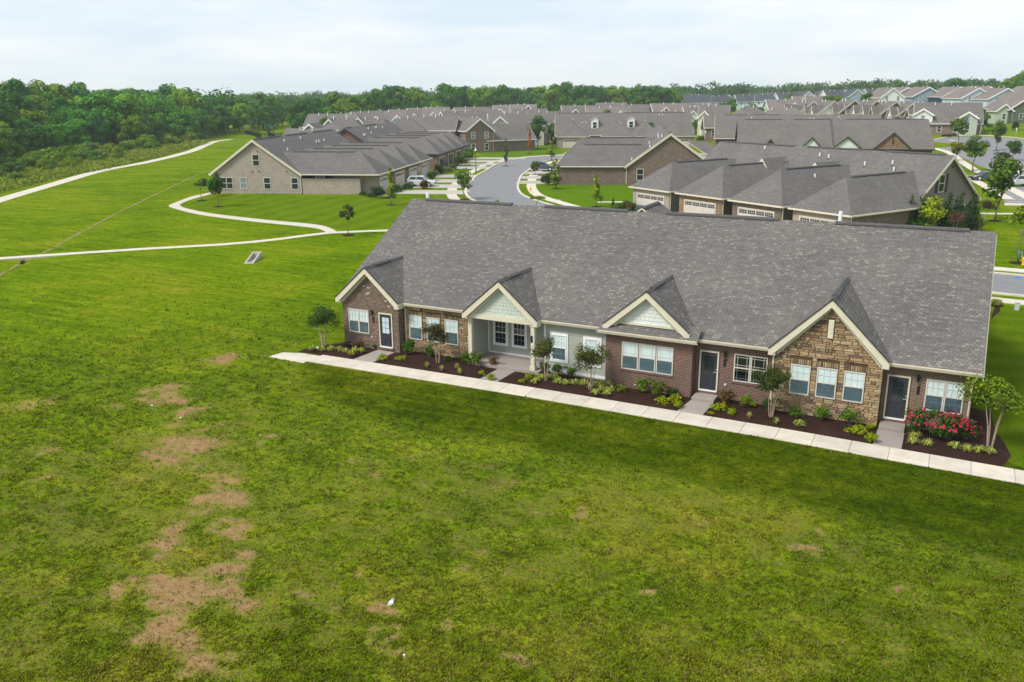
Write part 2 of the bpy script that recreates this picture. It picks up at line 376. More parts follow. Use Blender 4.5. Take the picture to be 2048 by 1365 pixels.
# ------------------------------------------------------------------ the lie of the streets (world metres)
def catmull(pts, step=1.5):
    P = [np.array(p, float) for p in pts]; P = [2*P[0]-P[1]]+P+[2*P[-1]-P[-2]]; out = []
    for i in range(1, len(P)-2):
        n = max(2, int(np.linalg.norm(P[i+1]-P[i])/step))
        for k in range(n):
            t = k/n; a, b, c, d = P[i-1], P[i], P[i+1], P[i+2]
            out.append(.5*((2*b)+(-a+c)*t+(2*a-5*b+4*c-d)*t*t+(-a+3*b-3*c+d)*t**3))
    out.append(P[-2]); return np.array(out)
def offset(line, d):
    t = np.gradient(line, axis=0); t /= np.linalg.norm(t, axis=1)[:, None]
    return line + np.stack([-t[:, 1], t[:, 0]], 1)*d
def strip(name, L, R, z, mat, thick=.0, label=None, cat=None, kind='structure', skirt=.15):
    """ribbon between two polylines, its top z above the ground and its sides going down to it"""
    b = MB(); n = len(L)
    for i in range(n-1):
        q = [L[i], L[i+1], R[i+1], R[i]]
        top = [(p[0], p[1], tz(p[0], p[1])+z) for p in q]
        b.poly(top)
        if thick:
            b.poly([top[0], top[1], (q[1][0], q[1][1], top[1][2]-skirt), (q[0][0], q[0][1], top[0][2]-skirt)])
            b.poly([top[2], top[3], (q[3][0], q[3][1], top[3][2]-skirt), (q[2][0], q[2][1], top[2][2]-skirt)])
    return tag(b.build(name, mat), label, cat, None, kind)
def resamp(P, n):
    P = np.array(P, float); s = np.r_[0, np.cumsum(np.linalg.norm(np.diff(P, axis=0), axis=1))]
    t = np.linspace(0, s[-1], n); return np.stack([np.interp(t, s, P[:, 0]), np.interp(t, s, P[:, 1])], 1)
def sheet(name, pts, z, mat, cuts=0, thick=.1):
    bm = bmesh.new(); vs_ = [bm.verts.new((p[0], p[1], 0)) for p in pts]; bm.faces.new(vs_)
    bmesh.ops.triangulate(bm, faces=bm.faces)
    for _ in range(cuts): bmesh.ops.subdivide_edges(bm, edges=[e for e in bm.edges if e.calc_length() > 4], cuts=1, use_grid_fill=True); bmesh.ops.triangulate(bm, faces=bm.faces)
    for v in bm.verts: v.co.z = tz(v.co.x, v.co.y)+z
    be = [e for e in bm.edges if e.is_boundary]
    r = bmesh.ops.extrude_edge_only(bm, edges=be)
    for v in [g for g in r['geom'] if isinstance(g, bmesh.types.BMVert)]: v.co.z -= thick
    bmesh.ops.recalc_face_normals(bm, faces=bm.faces)
    me = bpy.data.meshes.new(name); bm.to_mesh(me); bm.free(); me.materials.append(MT[mat])
    return tag(obj(name, me), kind='structure')

STREET = catmull([(90, 67), (55, 70.5), (20, 73.7), (3, 75), (-8, 76), (-18, 79.2), (-31, 86.5), (-43, 94.5), (-52, 102), (-59.5, 109.5), (-65, 118), (-70, 128), (-75, 139), (-79, 150), (-83.2, 161), (-85.5, 171), (-84.5, 181), (-79, 189), (-68, 195), (-50, 201), (-30, 206)], 1.5)

# ------------------------------------------------------------------ ground: one sheet out to the horizon
def axis(parts, far, neg):
    a = []
    for (s, e, st) in parts: a += list(np.arange(s, e, st))
    a.append(parts[-1][1]); x = parts[-1][1]; st = parts[-1][2]
    while x < far: st *= 1.35; x += st; a.append(x)
    x = parts[0][0]; st = parts[0][2]; lo = []
    while x > neg: st *= 1.35; x -= st; lo.append(x)
    return np.array(lo[::-1]+a)
gx = axis([(-320, -130, 6), (-130, -46, 2.4), (-46, 9, .16), (9, 60, 2.4), (60, 150, 6)], 7000, -7000)
gy = axis([(-40, 8, 6), (8, 39, .16), (39, 150, 2.4), (150, 430, 5)], 9000, -600)
GX, GY = np.meshgrid(gx, gy); GZ = terrain(GX, GY)
GZ = GZ - .05*sstep(0, 1, 0)*0
# a shallow swale crosses the field on the left
ditch_w = np.array([G(*p) for p in [(-60, 590), (0, 548), (45, 522), (100, 497), (200, 442), (300, 393), (400, 346), (440, 326)]])
def seg_dist(X, Y, line):
    d = np.full(np.shape(X), 1e9)
    for (x0, y0), (x1, y1) in zip(line[:-1], line[1:]):
        vx, vy = x1-x0, y1-y0; t = np.clip(((X-x0)*vx+(Y-y0)*vy)/(vx*vx+vy*vy), 0, 1); d = np.minimum(d, np.hypot(X-x0-t*vx, Y-y0-t*vy))
    return d
def turf_mask(X, Y):
    yb = np.interp(X, [-33.5, -31, -29, -24, -14, -7, 4, 12], [37.5, 34.2, 32.3, 30.2, 30.0, 30.0, 29.4, 29.0])+.5*(fbm(X, Y, 5, 4)-.5)
    m = sstep(-.9, 1.1, Y-yb)*sstep(-33.5, -32, X)*(1-sstep(64, 68, Y))
    return m
DIRT = [((330, 785), 1.1, .8), ((350, 800), .9, .8), ((385, 822), .7, .75), ((370, 845), .8, .7), ((430, 860), .6, .7), ((315, 905), .55, .72), ((350, 925), .8, .72), ((395, 900), 1.2, .85), ((360, 890), .9, .75), ((410, 930), .7, .75),
 ((440, 950), .8, .85), ((465, 962), .6, .8), ((430, 985), .5, .8), ((450, 1005), .6, .7), ((400, 1015), .7, .78), ((355, 1055), .7, .75), ((340, 1085), .8, .8), ((330, 1110), .6, .7), ((455, 1045), .5, .8), ((470, 1060), .4, .7), ((457, 1112), .45, .9),
 ((420, 1150), .5, .9), ((390, 1165), .55, .9), ((350, 1165), .5, .9), ((440, 1175), .5, .85), ((330, 1190), .5, .8), ((290, 1180), .4, .7), ((262, 1180), .3, .8), ((225, 1200), .5, .75), ((465, 1205), .45, .9), ((375, 1190), .7, .95), ((350, 1215), .6, .9),
 ((330, 1245), .6, .9), ((310, 1270), .5, .8), ((335, 1300), .5, .9), ((365, 1325), .55, .9), ((400, 1340), .5, .85), ((340, 1350), .4, .8), ((430, 1310), .35, .7), ((280, 1250), .35, .7),
 ((85, 905), .5, .7), ((85, 960), .5, .6), ((25, 815), .7, .7), ((95, 805), .5, .6), ((455, 722), .9, .8), ((240, 810), .5, .6), ((1140, 1030), .4, .8), ((1145, 1010), .3, .75), ((1075, 1020), .35, .6), ((975, 1107), .22, .9), ((1000, 1120), .3, .7), ((1075, 1143), .2, .9),
 ((960, 1155), .25, .7), ((920, 1135), .3, .7), ((1280, 1180), .22, .8), ((755, 1230), .3, .85), ((735, 1220), .3, .85), ((775, 1240), .25, .75), ((740, 1260), .22, .85), ((765, 1272), .22, .85), ((785, 1283), .22, .85), ((805, 1295), .24, .9), ((820, 1303), .2, .85), ((925, 1235), .35, .85), ((945, 1245), .25, .85), ((915, 1220), .2, .8),
 ((1025, 1303), .25, .8), ((1610, 1103), .5, .85), ((1590, 1108), .4, .8), ((1400, 1045), .4, .75), ((1655, 1080), .35, .6), ((1790, 1195), .3, .7), ((2035, 1178), .35, .75), ((860, 960), .35, .7), ((690, 930), .3, .7), ((755, 960), .3, .65), ((725, 1143), .25, .8), ((1310, 1130), .2, .5),
 ((545, 870), .4, .7), ((520, 885), .35, .6), ((590, 1020), .3, .55), ((620, 1180), .35, .7), ((640, 1225), .3, .6), ((590, 1180), .3, .7), ((680, 1120), .25, .6), ((650, 1140), .2, .55), ((1040, 1330), .25, .6), ((1510, 1330), .3, .55), ((1690, 1010), .2, .4)]
dirt_w = [(*G(*p), r*(1.3 if p[0] < 500 and p[1] > 770 else 1.1), min(1, s*1.1)) for p, r, s in DIRT]
def dirt_field(X, Y):
    X = np.asarray(X, float); Y = np.asarray(Y, float); d = np.zeros(X.shape)
    wx = X+1.1*(fbm(X, Y, 1.6, 31)-.5)*2; wy = Y+1.1*(fbm(X, Y, 1.6, 47)-.5)*2
    for x, y, r, s in dirt_w: d = np.maximum(d, s*np.exp(-(((wx-x)**2+(wy-y)**2)/(r*r))**1.2))
    sp = sstep(.55, .80, fbm(X, Y, .9, 77, 4))*.34*sstep(.36, .56, fbm(X, Y, 9, 12, 3))       # thin, worn spots through the rough field
    ragged = .5*fbm(X, Y, .8, 5, 4)+.5*fbm(X*.6, Y, .3, 15, 2)
    return np.clip(np.maximum(d*np.clip(2.6*ragged-.42, 0, 1.15), sp)*(1-turf_mask(X, Y)), 0, 1)
def thatch_field(X, Y): return sstep(.40, .66, fbm(X, Y, .75, 201, 4))*(.25+.75*sstep(.36, .58, fbm(X, Y, 6, 202, 3)))*(1-turf_mask(X, Y))*(1-sstep(30, 52, np.hypot(X, Y)*.5+Y*.5))
def tone_field(X, Y): return np.clip(.5+1.2*(fbm(X, Y, 7, 91, 4)-.5)+.9*(fbm(X, Y, 1.4, 63, 3)-.5), 0, 1)
near = (GX > -60) & (GX < 15) & (GY > 5) & (GY < 42)
dirtA = np.zeros(GX.shape); dirtA[near] = dirt_field(GX[near], GY[near])
toneA = tone_field(GX, GY)
thatchA = np.zeros(GX.shape); thatchA[near] = thatch_field(GX[near], GY[near])
dd = seg_dist(GX, GY, ditch_w)
ditchA = np.zeros(GX.shape)
ditch_near = dd < 6
GZ = GZ - .18*np.exp(-(dd/2.2)**2)
turfA = turf_mask(GX, GY)
n0, n1 = GX.shape
me = bpy.data.meshes.new('ground')
V = np.stack([GX, GY, GZ], 2).reshape(-1, 3)
idx = np.arange(n0*n1).reshape(n0, n1)
Fq = np.stack([idx[:-1, :-1], idx[:-1, 1:], idx[1:, 1:], idx[1:, :-1]], 2).reshape(-1, 4)
me.vertices.add(len(V)); me.vertices.foreach_set('co', V.astype(np.float32).ravel())
me.loops.add(Fq.size); me.loops.foreach_set('vertex_index', Fq.astype(np.int32).ravel())
me.polygons.add(len(Fq)); me.polygons.foreach_set('loop_start', np.arange(0, Fq.size, 4, dtype=np.int32))
me.update(calc_edges=True)
for nm, A in (('dirt', dirtA), ('tone', toneA), ('turf', turfA), ('thatch', thatchA)):
    at = me.attributes.new(nm, 'FLOAT', 'POINT'); at.data.foreach_set('value', A.astype(np.float32).ravel())
m, nt, b = newmat('grass_field', .95, .0)
P_ = possock(nt)
def attr(nt, n): return nd(nt, 'ShaderNodeAttribute', attribute_name=n).outputs['Fac']
tone = attr(nt, 'tone'); turf = attr(nt, 'turf'); dirt = attr(nt, 'dirt')
f1 = noise(nt, P_, .55, 5, .6); f2 = noise(nt, P_, 7.5, 4, .65); f3 = noise(nt, P_, 26, 3, .6)
mpr = nd(nt, 'ShaderNodeMapping', {'Vector': P_, 'Rotation': (0, 0, math.radians(-38)), 'Scale': (.16, 1.5, 1)})
streak = noise(nt, mpr.outputs[0], 1.0, 4, .6)
mpr2 = nd(nt, 'ShaderNodeMapping', {'Vector': P_, 'Rotation': (0, 0, math.radians(12)), 'Scale': (.25, 2.2, 1)})
streak2 = noise(nt, mpr2.outputs[0], 1.0, 3, .6)
t_ = math_(nt, 'ADD', math_(nt, 'MULTIPLY', tone, .34), math_(nt, 'ADD', math_(nt, 'MULTIPLY', f1, .28), math_(nt, 'ADD', math_(nt, 'MULTIPLY', streak, .26), math_(nt, 'MULTIPLY', streak2, .16))))
f4 = noise(nt, P_, 1.7, 4, .7)
t_ = math_(nt, 'ADD', t_, math_(nt, 'MULTIPLY', math_(nt, 'SUBTRACT', f4, .5), .28))
field = ramp(nt, t_, [(.30, (.062, .115, .0025)), (.44, (.098, .165, .003)), (.55, (.128, .196, .004)), (.66, (.165, .208, .008)), (.78, (.21, .205, .02))])
turfc = ramp(nt, t_, [(.32, (.036, .062, .002)), (.5, (.060, .092, .0025)), (.68, (.105, .128, .006))])
c = mixc(nt, turf, field, turfc)
c = mixc(nt, 1.0, c, ramp(nt, f2, [(.28, (.55, .58, .5)), (.5, (1, 1, 1)), (.75, (1.45, 1.38, 1.35))]), 'MULTIPLY')
c = mixc(nt, 1.0, c, ramp(nt, f4, [(.32, (.70, .76, .62)), (.5, (1, 1, 1)), (.68, (1.28, 1.2, 1.25))]), 'MULTIPLY')
c = mixc(nt, 1.0, c, ramp(nt, streak, [(.35, (.82, .86, .8)), (.65, (1.15, 1.12, 1.1))]), 'MULTIPLY')
c = mixc(nt, 1.0, c, ramp(nt, f3, [(.3, (.72, .74, .7)), (.7, (1.22, 1.2, 1.2))]), 'MULTIPLY')
thm = math_(nt, 'MULTIPLY', math_(nt, 'ADD', math_(nt, 'MULTIPLY', attr(nt, 'thatch'), .75), math_(nt, 'MULTIPLY', math_(nt, 'SUBTRACT', 1.0, turf), .3)), nd(nt, 'ShaderNodeMapRange', {'Value': noise(nt, P_, 6.5, 5, .75), 'From Min': .44, 'From Max': .58}).outputs[0], True)
thm = math_(nt, 'MULTIPLY', thm, nd(nt, 'ShaderNodeMapRange', {'Value': nd(nt, 'ShaderNodeVectorMath', {0: P_}, operation='LENGTH').outputs['Value'], 'From Min': 70, 'From Max': 35}).outputs[0])
c = mixc(nt, math_(nt, 'MULTIPLY', thm, .85), c, ramp(nt, noise(nt, P_, 16, 3), [(.3, (.085, .06, .016)), (.5, (.17, .125, .04)), (.7, (.26, .20, .085))]))
dn = math_(nt, 'ADD', math_(nt, 'MULTIPLY', dirt, .65), math_(nt, 'ADD', math_(nt, 'MULTIPLY', math_(nt, 'SUBTRACT', noise(nt, P_, 5, 4, .7), .5), .9), math_(nt, 'MULTIPLY', math_(nt, 'SUBTRACT', noise(nt, P_, 22, 4, .75), .5), 1.5)))
dm = nd(nt, 'ShaderNodeMapRange', {'Value': dn, 'From Min': .22, 'From Max': .55}).outputs[0]
dm = math_(nt, 'MULTIPLY', dm, nd(nt, 'ShaderNodeMapRange', {'Value': dirt, 'From Min': .02, 'From Max': .16}).outputs[0])
soil = ramp(nt, noise(nt, P_, 3.2, 5, .65), [(.3, (.19, .092, .03)), (.5, (.31, .17, .062)), (.72, (.44, .275, .12))])
soil = mixc(nt, .4, soil, ramp(nt, noise(nt, P_, 38, 3, .6), [(.35, (.13, .075, .035)), (.68, (.46, .35, .24))]))
c = mixc(nt, dm, c, soil)
nt.links.new(c, b.inputs['Base Color'])
bump(nt, b, math_(nt, 'ADD', f2, math_(nt, 'MULTIPLY', f3, .6)), .8, .09)
MT['grass'] = m; me.materials.append(m); me.polygons.foreach_set('use_smooth', [True]*len(me.polygons))
ground = tag(obj('ground', me), kind='structure')

# mown lawns with roller stripes, laid just above the ground
def lawn_mat(name, ang, period, lo, hi):
    m, nt, b = newmat(name, .95, .0); p = possock(nt)
    mp = nd(nt, 'ShaderNodeMapping', {'Vector': p, 'Rotation': (0, 0, ang)})
    sx = nd(nt, 'ShaderNodeSeparateXYZ', {0: mp.outputs[0]}).outputs[0]
    w = math_(nt, 'ADD', math_(nt, 'MULTIPLY', math_(nt, 'SINE', math_(nt, 'MULTIPLY', sx, 2*PI/period)), .13), noise(nt, p, .35, 5, .65))
    c = ramp(nt, w, [(.15, lo), (.85, hi)])
    c = mixc(nt, 1.0, c, ramp(nt, noise(nt, p, 6, 4, .65), [(.3, (.68, .7, .65)), (.7, (1.25, 1.22, 1.2))]), 'MULTIPLY')
    nt.links.new(c, b.inputs['Base Color']); bump(nt, b, noise(nt, p, 9, 4), .6, .06); return m
MT['lawn_street'] = lawn_mat('striped_lawn', math.radians(35), 1.9, (.058, .125, .003), (.105, .19, .004))
MT['lawn_side'] = lawn_mat('side_lawn', math.radians(80), 2.6, (.055, .10, .003), (.105, .155, .006))
MT['lawn_bank'] = lawn_mat('bank_lawn', math.radians(-12), 3.4, (.065, .12, .003), (.12, .18, .004))
sheet('lawn_by_umber_row', [G(*p) for p in [(1030, 384), (1060, 374), (1110, 372), (1262, 368), (1330, 420), (1300, 440), (1210, 440), (1130, 425), (1060, 402)]], .006, 'lawn_street', 5, .02)
sheet('lawn_corner', [G(*p) for p in [(955, 304), (1035, 290), (1115, 283), (1125, 312), (1080, 316), (1000, 317), (965, 313)]], .006, 'lawn_street', 5, .02)
sheet('lawn_by_tan_row', [G(*p) for p in [(440, 391), (600, 392), (720, 394), (800, 388), (852, 398), (806, 440), (770, 457), (690, 462), (655, 452), (560, 440), (430, 427), (365, 413), (395, 400)]], .006, 'lawn_bank', 5, .02)
sheet('lawn_right', [(1.9, 38.3), (1.9, 58), (3, 67.2), (14, 66.5), (22, 60), (22, 37.2), (3.6, 37.2)], .006, 'lawn_side', 4, .02)

# drainage runnel of bare soil along the swale
def soil_mat():
    m, nt, b = newmat('runnel_soil', .95, .1); p = possock(nt)
    nt.links.new(ramp(nt, noise(nt, p, 1.5, 5, .7), [(.3, (.12, .14, .015)), (.5, (.19, .17, .05)), (.7, (.3, .25, .13))]), b.inputs['Base Color']); return m
MT['runnel'] = soil_mat()
dl = catmull(ditch_w, 2.5); wob = (vnoise(dl[:, 0], dl[:, 1], 6, 3)-.5)*.35
b_ = MB(); A_, B_ = offset(dl, .2), offset(dl, -.2)
A_ = A_+wob[:, None]*.5; B_ = B_+wob[:, None]*.5
for i in range(len(dl)-1):
    b_.poly([(A_[i][0], A_[i][1], -.12), (A_[i+1][0], A_[i+1][1], -.12), (B_[i+1][0], B_[i+1][1], -.12), (B_[i][0], B_[i][1], -.12)])
tag(b_.build('drainage_runnel', 'runnel'), kind='structure')

# ------------------------------------------------------------------ paths in the field
far_c = catmull([G(*p) for p in [(-120, 440), (0, 400.5), (100, 371), (200, 342.5), (300, 323.5), (380, 303.5), (410, 291), (432, 283), (462, 279.5)]], 4)
strip('field_path', offset(far_c, 1.25), offset(far_c, -1.25), .02, 'concrete', .1)
p2a = resamp(catmull([G(*p) for p in [(-60, 523), (0, 519.5), (100, 512.5), (300, 499.5), (450, 491), (560, 480.5), (660, 467.8), (780, 463), (850, 459)]], 3), 70)
strip('cross_path', p2a+np.array([-.95, .75]), p2a, .02, 'concrete', .1)
o3 = catmull([G(*p) for p in [(425, 384), (410, 388), (385, 393), (360, 402), (340, 410), (338, 413), (345, 416.5), (400, 430), (500, 443), (600, 453), (640, 459), (657, 468.5)]], 1.2)
i3 = catmull([G(*p) for p in [(425, 388), (412, 391.5), (388, 398), (368, 405), (360, 410), (362, 413), (375, 418), (430, 428.5), (530, 440), (630, 449.5), (662, 457.5), (677, 467)]], 1.2)
strip('garden_path', resamp(o3, 90), resamp(i3, 90), .024, 'concrete', .1)

# ------------------------------------------------------------------ street, kerbs, verges, pavements
strip('street', offset(STREET, 3.9), offset(STREET, -3.9), .012, 'asphalt')
for sgn, nm in ((1, 'kerb_inner'), (-1, 'kerb_outer')):
    strip(nm, offset(STREET, sgn*3.9), offset(STREET, sgn*4.25), .12, 'kerb', .1)
    strip('pavement_inner' if sgn > 0 else 'pavement_outer', offset(STREET, sgn*5.5), offset(STREET, sgn*7.0), .05, 'concrete', .1)
# close-side street on the right with its turning loop
sheet('turning_loop', [G(*p) for p in [(1866, 279), (1905, 275), (1960, 273), (2010, 276), (2060, 281), (2130, 300), (2130, 400), (2040, 357), (1990, 343), (1955, 331), (1925, 316), (1900, 304), (1870, 300), (1880, 296), (1900, 294), (1925, 301), (1935, 309), (1948, 311), (1975, 303), (1974, 291), (1965, 289), (1930, 292), (1898, 287), (1868, 284)]], .012, 'asphalt', 4)
kl = np.array([G(*p) for p in [(1866, 280), (1905, 273.5), (1960, 271.5), (2010, 274.5), (2060, 279)]]); kl = catmull(kl, 2)
strip('kerb_loop', offset(kl, .25), offset(kl, -.25), .12, 'kerb', .1)
kl = catmull([G(*p) for p in [(1900, 281.5), (1935, 288.5), (1972, 290.5), (1976, 294), (1960, 298), (1930, 299), (1905, 294)]], 2)
strip('kerb_island', offset(kl, .25), offset(kl, -.25), .12, 'kerb', .1)
pv = catmull([G(*p) for p in [(1868, 297), (1900, 307), (1928, 327), (1950, 341), (1975, 352), (2010, 372), (2060, 398)]], 2)
strip('pavement_loop', offset(pv, .8), offset(pv, -.8), .05, 'concrete', .1)
pv = catmull([G(*p) for p in [(1920, 349), (1950, 362), (1985, 381), (2020, 400)]], 2)
strip('pavement_parking', offset(pv, .7), offset(pv, -.7), .05, 'concrete', .1)
pv = catmull([G(*p) for p in [(1960, 427.5), (2000, 428.5), (2060, 428)]], 2)
strip('pavement_back', offset(pv, .5), offset(pv, -.5), .05, 'concrete', .1)
# parking court with painted bays
pk = [G(*p) for p in [(2008, 409), (2100, 411), (2100, 374), (2020, 372), (2010, 385)]]
sheet('parking_court', pk, .014, 'asphalt', 2)
MT['paint'] = flat('white_road_paint', (.7, .7, .68), .7, .2)
for yy in (381, 387, 392.5, 398, 404):
    a, c2 = G(2014, yy), G(2100, yy+1.2); v = np.array(c2)-np.array(a); nrm = np.array([-v[1], v[0]])/np.linalg.norm(v)*.09
    q = [np.array(a)+nrm, np.array(c2)+nrm, np.array(c2)-nrm, np.array(a)-nrm]
    tag(MB().poly([(p[0], p[1], .022) for p in q]).build('parking_line', 'paint'), kind='structure')
q = [G(*p) for p in [(2009, 411.5), (2100, 413.5), (2100, 410.5), (2009, 408.5)]]
sheet('kerb_parking', q, .12, 'kerb', 0, .12)
MT['paint_blue'] = flat('blue_marking_paint', (.03, .16, .55), .7, .2)
q = [G(*p) for p in [(2030, 554.5), (2042, 555.5), (2041, 558.5), (2031, 557.5)]]
tag(MB().poly([(p[0], p[1], .02) for p in q]).build('blue_utility_mark', 'paint_blue'), kind='structure')

# ------------------------------------------------------------------ sidewalk of cast slabs in front of the near row
sw = tag(bpy.data.objects.new('sidewalk', None), kind='structure'); COL.objects.link(sw)
def slab(parent, q, z0, z1, mat='concrete', name='slab'):
    bb = MB(); bb.extrude([(p[0], p[1], z0) for p in q], (0, 0, z1-z0)); return bb.build(name, mat, parent, bevel=.012)
xs = np.arange(-31.75, 13, 1.52)
def swy(x): return np.interp(x, [-32, -19.5, -6, 3.5, 12], [35.62, 35.86, 35.80, 35.48, 35.1])
for x0, x1 in zip(xs[:-1], xs[1:]):
    slab(sw, [(x0+.006, swy(x0)), (x1-.006, swy(x1)), (x1-.006, swy(x1)+1.34), (x0+.006, swy(x0)+1.34)], -.06, .05)
slab(sw, [(-34.4, 35.32), (-31.765, 35.3), (-31.765, 36.75), (-33.1, 36.72), (-34.2, 36.35)], -.06, .035)

# ------------------------------------------------------------------ building parts shared by every house
_cache = {}
def cached(key, fn):
    if key not in _cache: _cache[key] = fn()
    return _cache[key]
def window(parent, x, y, z0, w, h, rotz=0, style='blinds', frame='frame', grille='colonial', label=None):
    """sash window whose face looks along local -y; sits on the wall face at y"""
    ft = .055
    def mk_frame():
        b = MB(); b.box(0, -.05, 0, ft, 0, h).box(w-ft, -.05, 0, w, 0, h).box(ft, -.05, 0, w-ft, 0, ft).box(ft, -.05, h-ft, w-ft, 0, h).box(ft, -.042, h*.5-.03, w-ft, 0, h*.5+.03)
        return b.mesh('window', frame)
    def mk_pane(): return MB().box(ft, -.026, 0, w-ft, -.020, h/2-ft-.03).mesh('pane', 'glass')
    def mk_blind():
        b = MB(); n = int(h/.06)
        for i in range(n): b.box(ft, -.014, ft+(h-2*ft)*i/n+.004, w-ft, -.004, ft+(h-2*ft)*(i+1)/n)
        return b.mesh('blind', 'blind')
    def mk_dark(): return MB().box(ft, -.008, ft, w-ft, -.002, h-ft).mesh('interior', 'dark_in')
    def mk_screen(): return MB().box(ft, -.036, ft, w-ft, -.033, h/2-.03).mesh('insect_screen', 'screen')
    def mk_grille():
        b = MB(); W = w-2*ft
        for z_ in (ft, h*.5+.03):
            H = h*.5-ft-.03
            if grille == 'colonial':
                for k in (1, 2): b.box(ft+W*k/3-.009, -.031, z_, ft+W*k/3+.009, -.019, z_+H)
                b.box(ft, -.0315, z_+H/2-.009, w-ft, -.0185, z_+H/2+.009)
            else:
                for k in (.17, .83): b.box(ft+W*k-.009, -.031, z_, ft+W*k+.009, -.019, z_+H)
                for k in (.18, .82): b.box(ft, -.0315, z_+H*k-.009, w-ft, -.0185, z_+H*k+.009)
        return b.mesh('muntin', frame)
    k = (round(w, 2), round(h, 2), frame)
    o = obj('window', cached(('wf',)+k, mk_frame), parent, (x, y, z0), rotz)
    if label: o['label'] = label
    for zz in (ft, h/2+.03): obj('pane', cached(('wp',)+k, mk_pane), o, (0, 0, zz))
    if style in ('blinds', 'half'): obj('blind', cached(('wb',)+k, mk_blind), o)
    else: obj('interior', cached(('wd',)+k, mk_dark), o)
    obj('insect_screen', cached(('ws',)+k, mk_screen), o)
    obj('muntin', cached(('wg', grille)+k, mk_grille), o)
    return o
def far_window(parent, x, y, z0, w, h, rotz=0, frame='frame_white', glass='win_dark'):
    def mk():
        b = MB(); t = .09; b.box(-t, -.07, -t, 0, 0, h+t).box(w, -.07, -t, w+t, 0, h+t).box(0, -.07, -t, w, 0, 0).box(0, -.07, h, w, 0, h+t).box(0, -.06, h*.5-.04, w, 0, h*.5+.04)
        return b.mesh('window', frame)
    k = (round(w, 2), round(h, 2), frame)
    o = obj('window', cached(('ff',)+k, mk), parent, (x, y, z0), rotz)
    obj('pane', cached(('fp', glass)+k, lambda: MB().box(0, -.02, 0, w, -.008, h).mesh('pane', glass)), o)
    return o
def garage_door(parent, x, y, w, h, rotz=0, mat='garage'):
    def mk():
        b = MB(); b.box(0, -.03, 0, w, 0, h)
        for i in range(3):
            for j in range(8): b.box(w*j/8+.05, -.05, h*i/4+.05, w*(j+1)/8-.05, -.03, h*(i+1)/4-.05)
        t = .12
        b.box(-t, -.07, 0, 0, 0, h+t, 1).box(w, -.07, 0, w+t, 0, h+t, 1).box(0, -.07, h, w, 0, h+t, 1)
        return b.mesh('garage_door', [mat, 'trim'])
    o = obj('garage_door', cached(('gd', w, h, mat), mk), parent, (x, y, .04), rotz)
    def mkp():
        b = MB(); W = w/4-.14; b.box(0, -.045, 0, W, -.032, .38)
        for k in range(1, 4): b.box(W*k/4-.015, -.055, 0, W*k/4+.015, -.045, .38, 1)
        b.box(0, -.056, .175, W, -.045, .205, 1)
        return b.mesh('pane', ['win_dark', mat])
    me = cached(('gp', w, h, mat), mkp)
    for j in range(4): obj('pane', me, o, (w*j/4+.07, 0, h*.75+.06))
    return o
def entry_door(parent, x, y, z, glass_top='blind'):
    w, h = .95, 2.05
    b = MB(); b.box(0, -.06, 0, .07, 0, h).box(w-.07, -.06, 0, w, 0, h).box(.07, -.06, h-.07, w-.07, 0, h)
    o = b.build('door', 'trim', parent, (x, y, z))
    s = MB(); s.box(.07, -.035, .05, w-.07, -.002, h-.07)
    for a0, a1 in ((.2, .45), (.5, .75)): s.box(a0, -.05, .2, a1, -.035, .62); s.box(a0+.05, -.058, .25, a1-.05, -.05, .57)
    s.box(.2, -.05, .80, .75, -.035, .84).box(.2, -.05, 1.80, .75, -.035, 1.84).box(.2, -.05, .84, .24, -.035, 1.8).box(.71, -.05, .84, .75, -.035, 1.8)
    s.box(.465, -.049, .84, .485, -.038, 1.8).box(.24, -.0492, 1.15, .71, -.0382, 1.17).box(.24, -.0492, 1.47, .71, -.0382, 1.49)
    s.build('door_leaf', 'door', o)
    for i in range(2):
        for j in range(3): MB().box(.24+i*.245, -.044, .84+j*.32, .465+i*.245, -.036, .84+j*.32+(.31 if j < 2 else .32)).build('pane', ['door_glass' if glass_top == 'blind' else 'win_dark'], o)
    MB().box(.02, -.10, -.02, w-.02, 0, .045).build('threshold', 'trim_white', o)
    hd_ = MB(); hd_.cyl((.84, -.035, 1.0), (.84, -.09, 1.0), .018, n=8).bar((.84, -.09, 1.0), (.73, -.09, 1.0), .02, .02).cyl((.84, -.035, 1.13), (.84, -.06, 1.13), .025, n=8)
    hd_.build('door_handle', 'metal', o)
    return o
def lantern(parent, x, y, z):
    b = MB(); b.box(-.05, -.02, .02, .05, 0, .22).bar((0, -.01, .22), (0, -.11, .27), .02, .02)
    b.extrude([(-.075, -.185, .24), (.075, -.185, .24), (.075, -.035, .24), (-.075, -.035, .24)], (0, 0, .012)); b.extrude([(-.045, -.155, .252), (.045, -.155, .252), (.045, -.065, .252), (-.045, -.065, .252)], (0, 0, .04))
    for sx in (-.06, .06):
        for sy in (-.17, -.05): b.bar((sx, sy, .24), (sx*.7, -.11+(sy+.11)*.7, 0), .014, .014)
    b.box(-.045, -.155, -.02, .045, -.065, .005)
    o = b.build('wall_lantern', 'metal_black', parent, (x, y, z)); MB().box(-.04, -.15, .006, .04, -.07, .232).build('lamp_glass', 'glass', o); return o
def roof_poly(b, pts, t=.13): b.extrude(pts, (0, 0, -t), 0, 1)
def ridge_vent(parent, p0, p1, mat='ridge'):
    a = Vector(p0); c = Vector(p1); d = (c-a).normalized(); s = d.cross(Vector((0, 0, 1))).normalized()
    prof = [a-s*.17+Vector((0, 0, -.05)), a-s*.15+Vector((0, 0, .03)), a+Vector((0, 0, .10)), a+s*.15+Vector((0, 0, .03)), a+s*.17+Vector((0, 0, -.05))]
    b = MB(); b.extrude(prof, c-a); return b.build('ridge_vent', mat, parent)
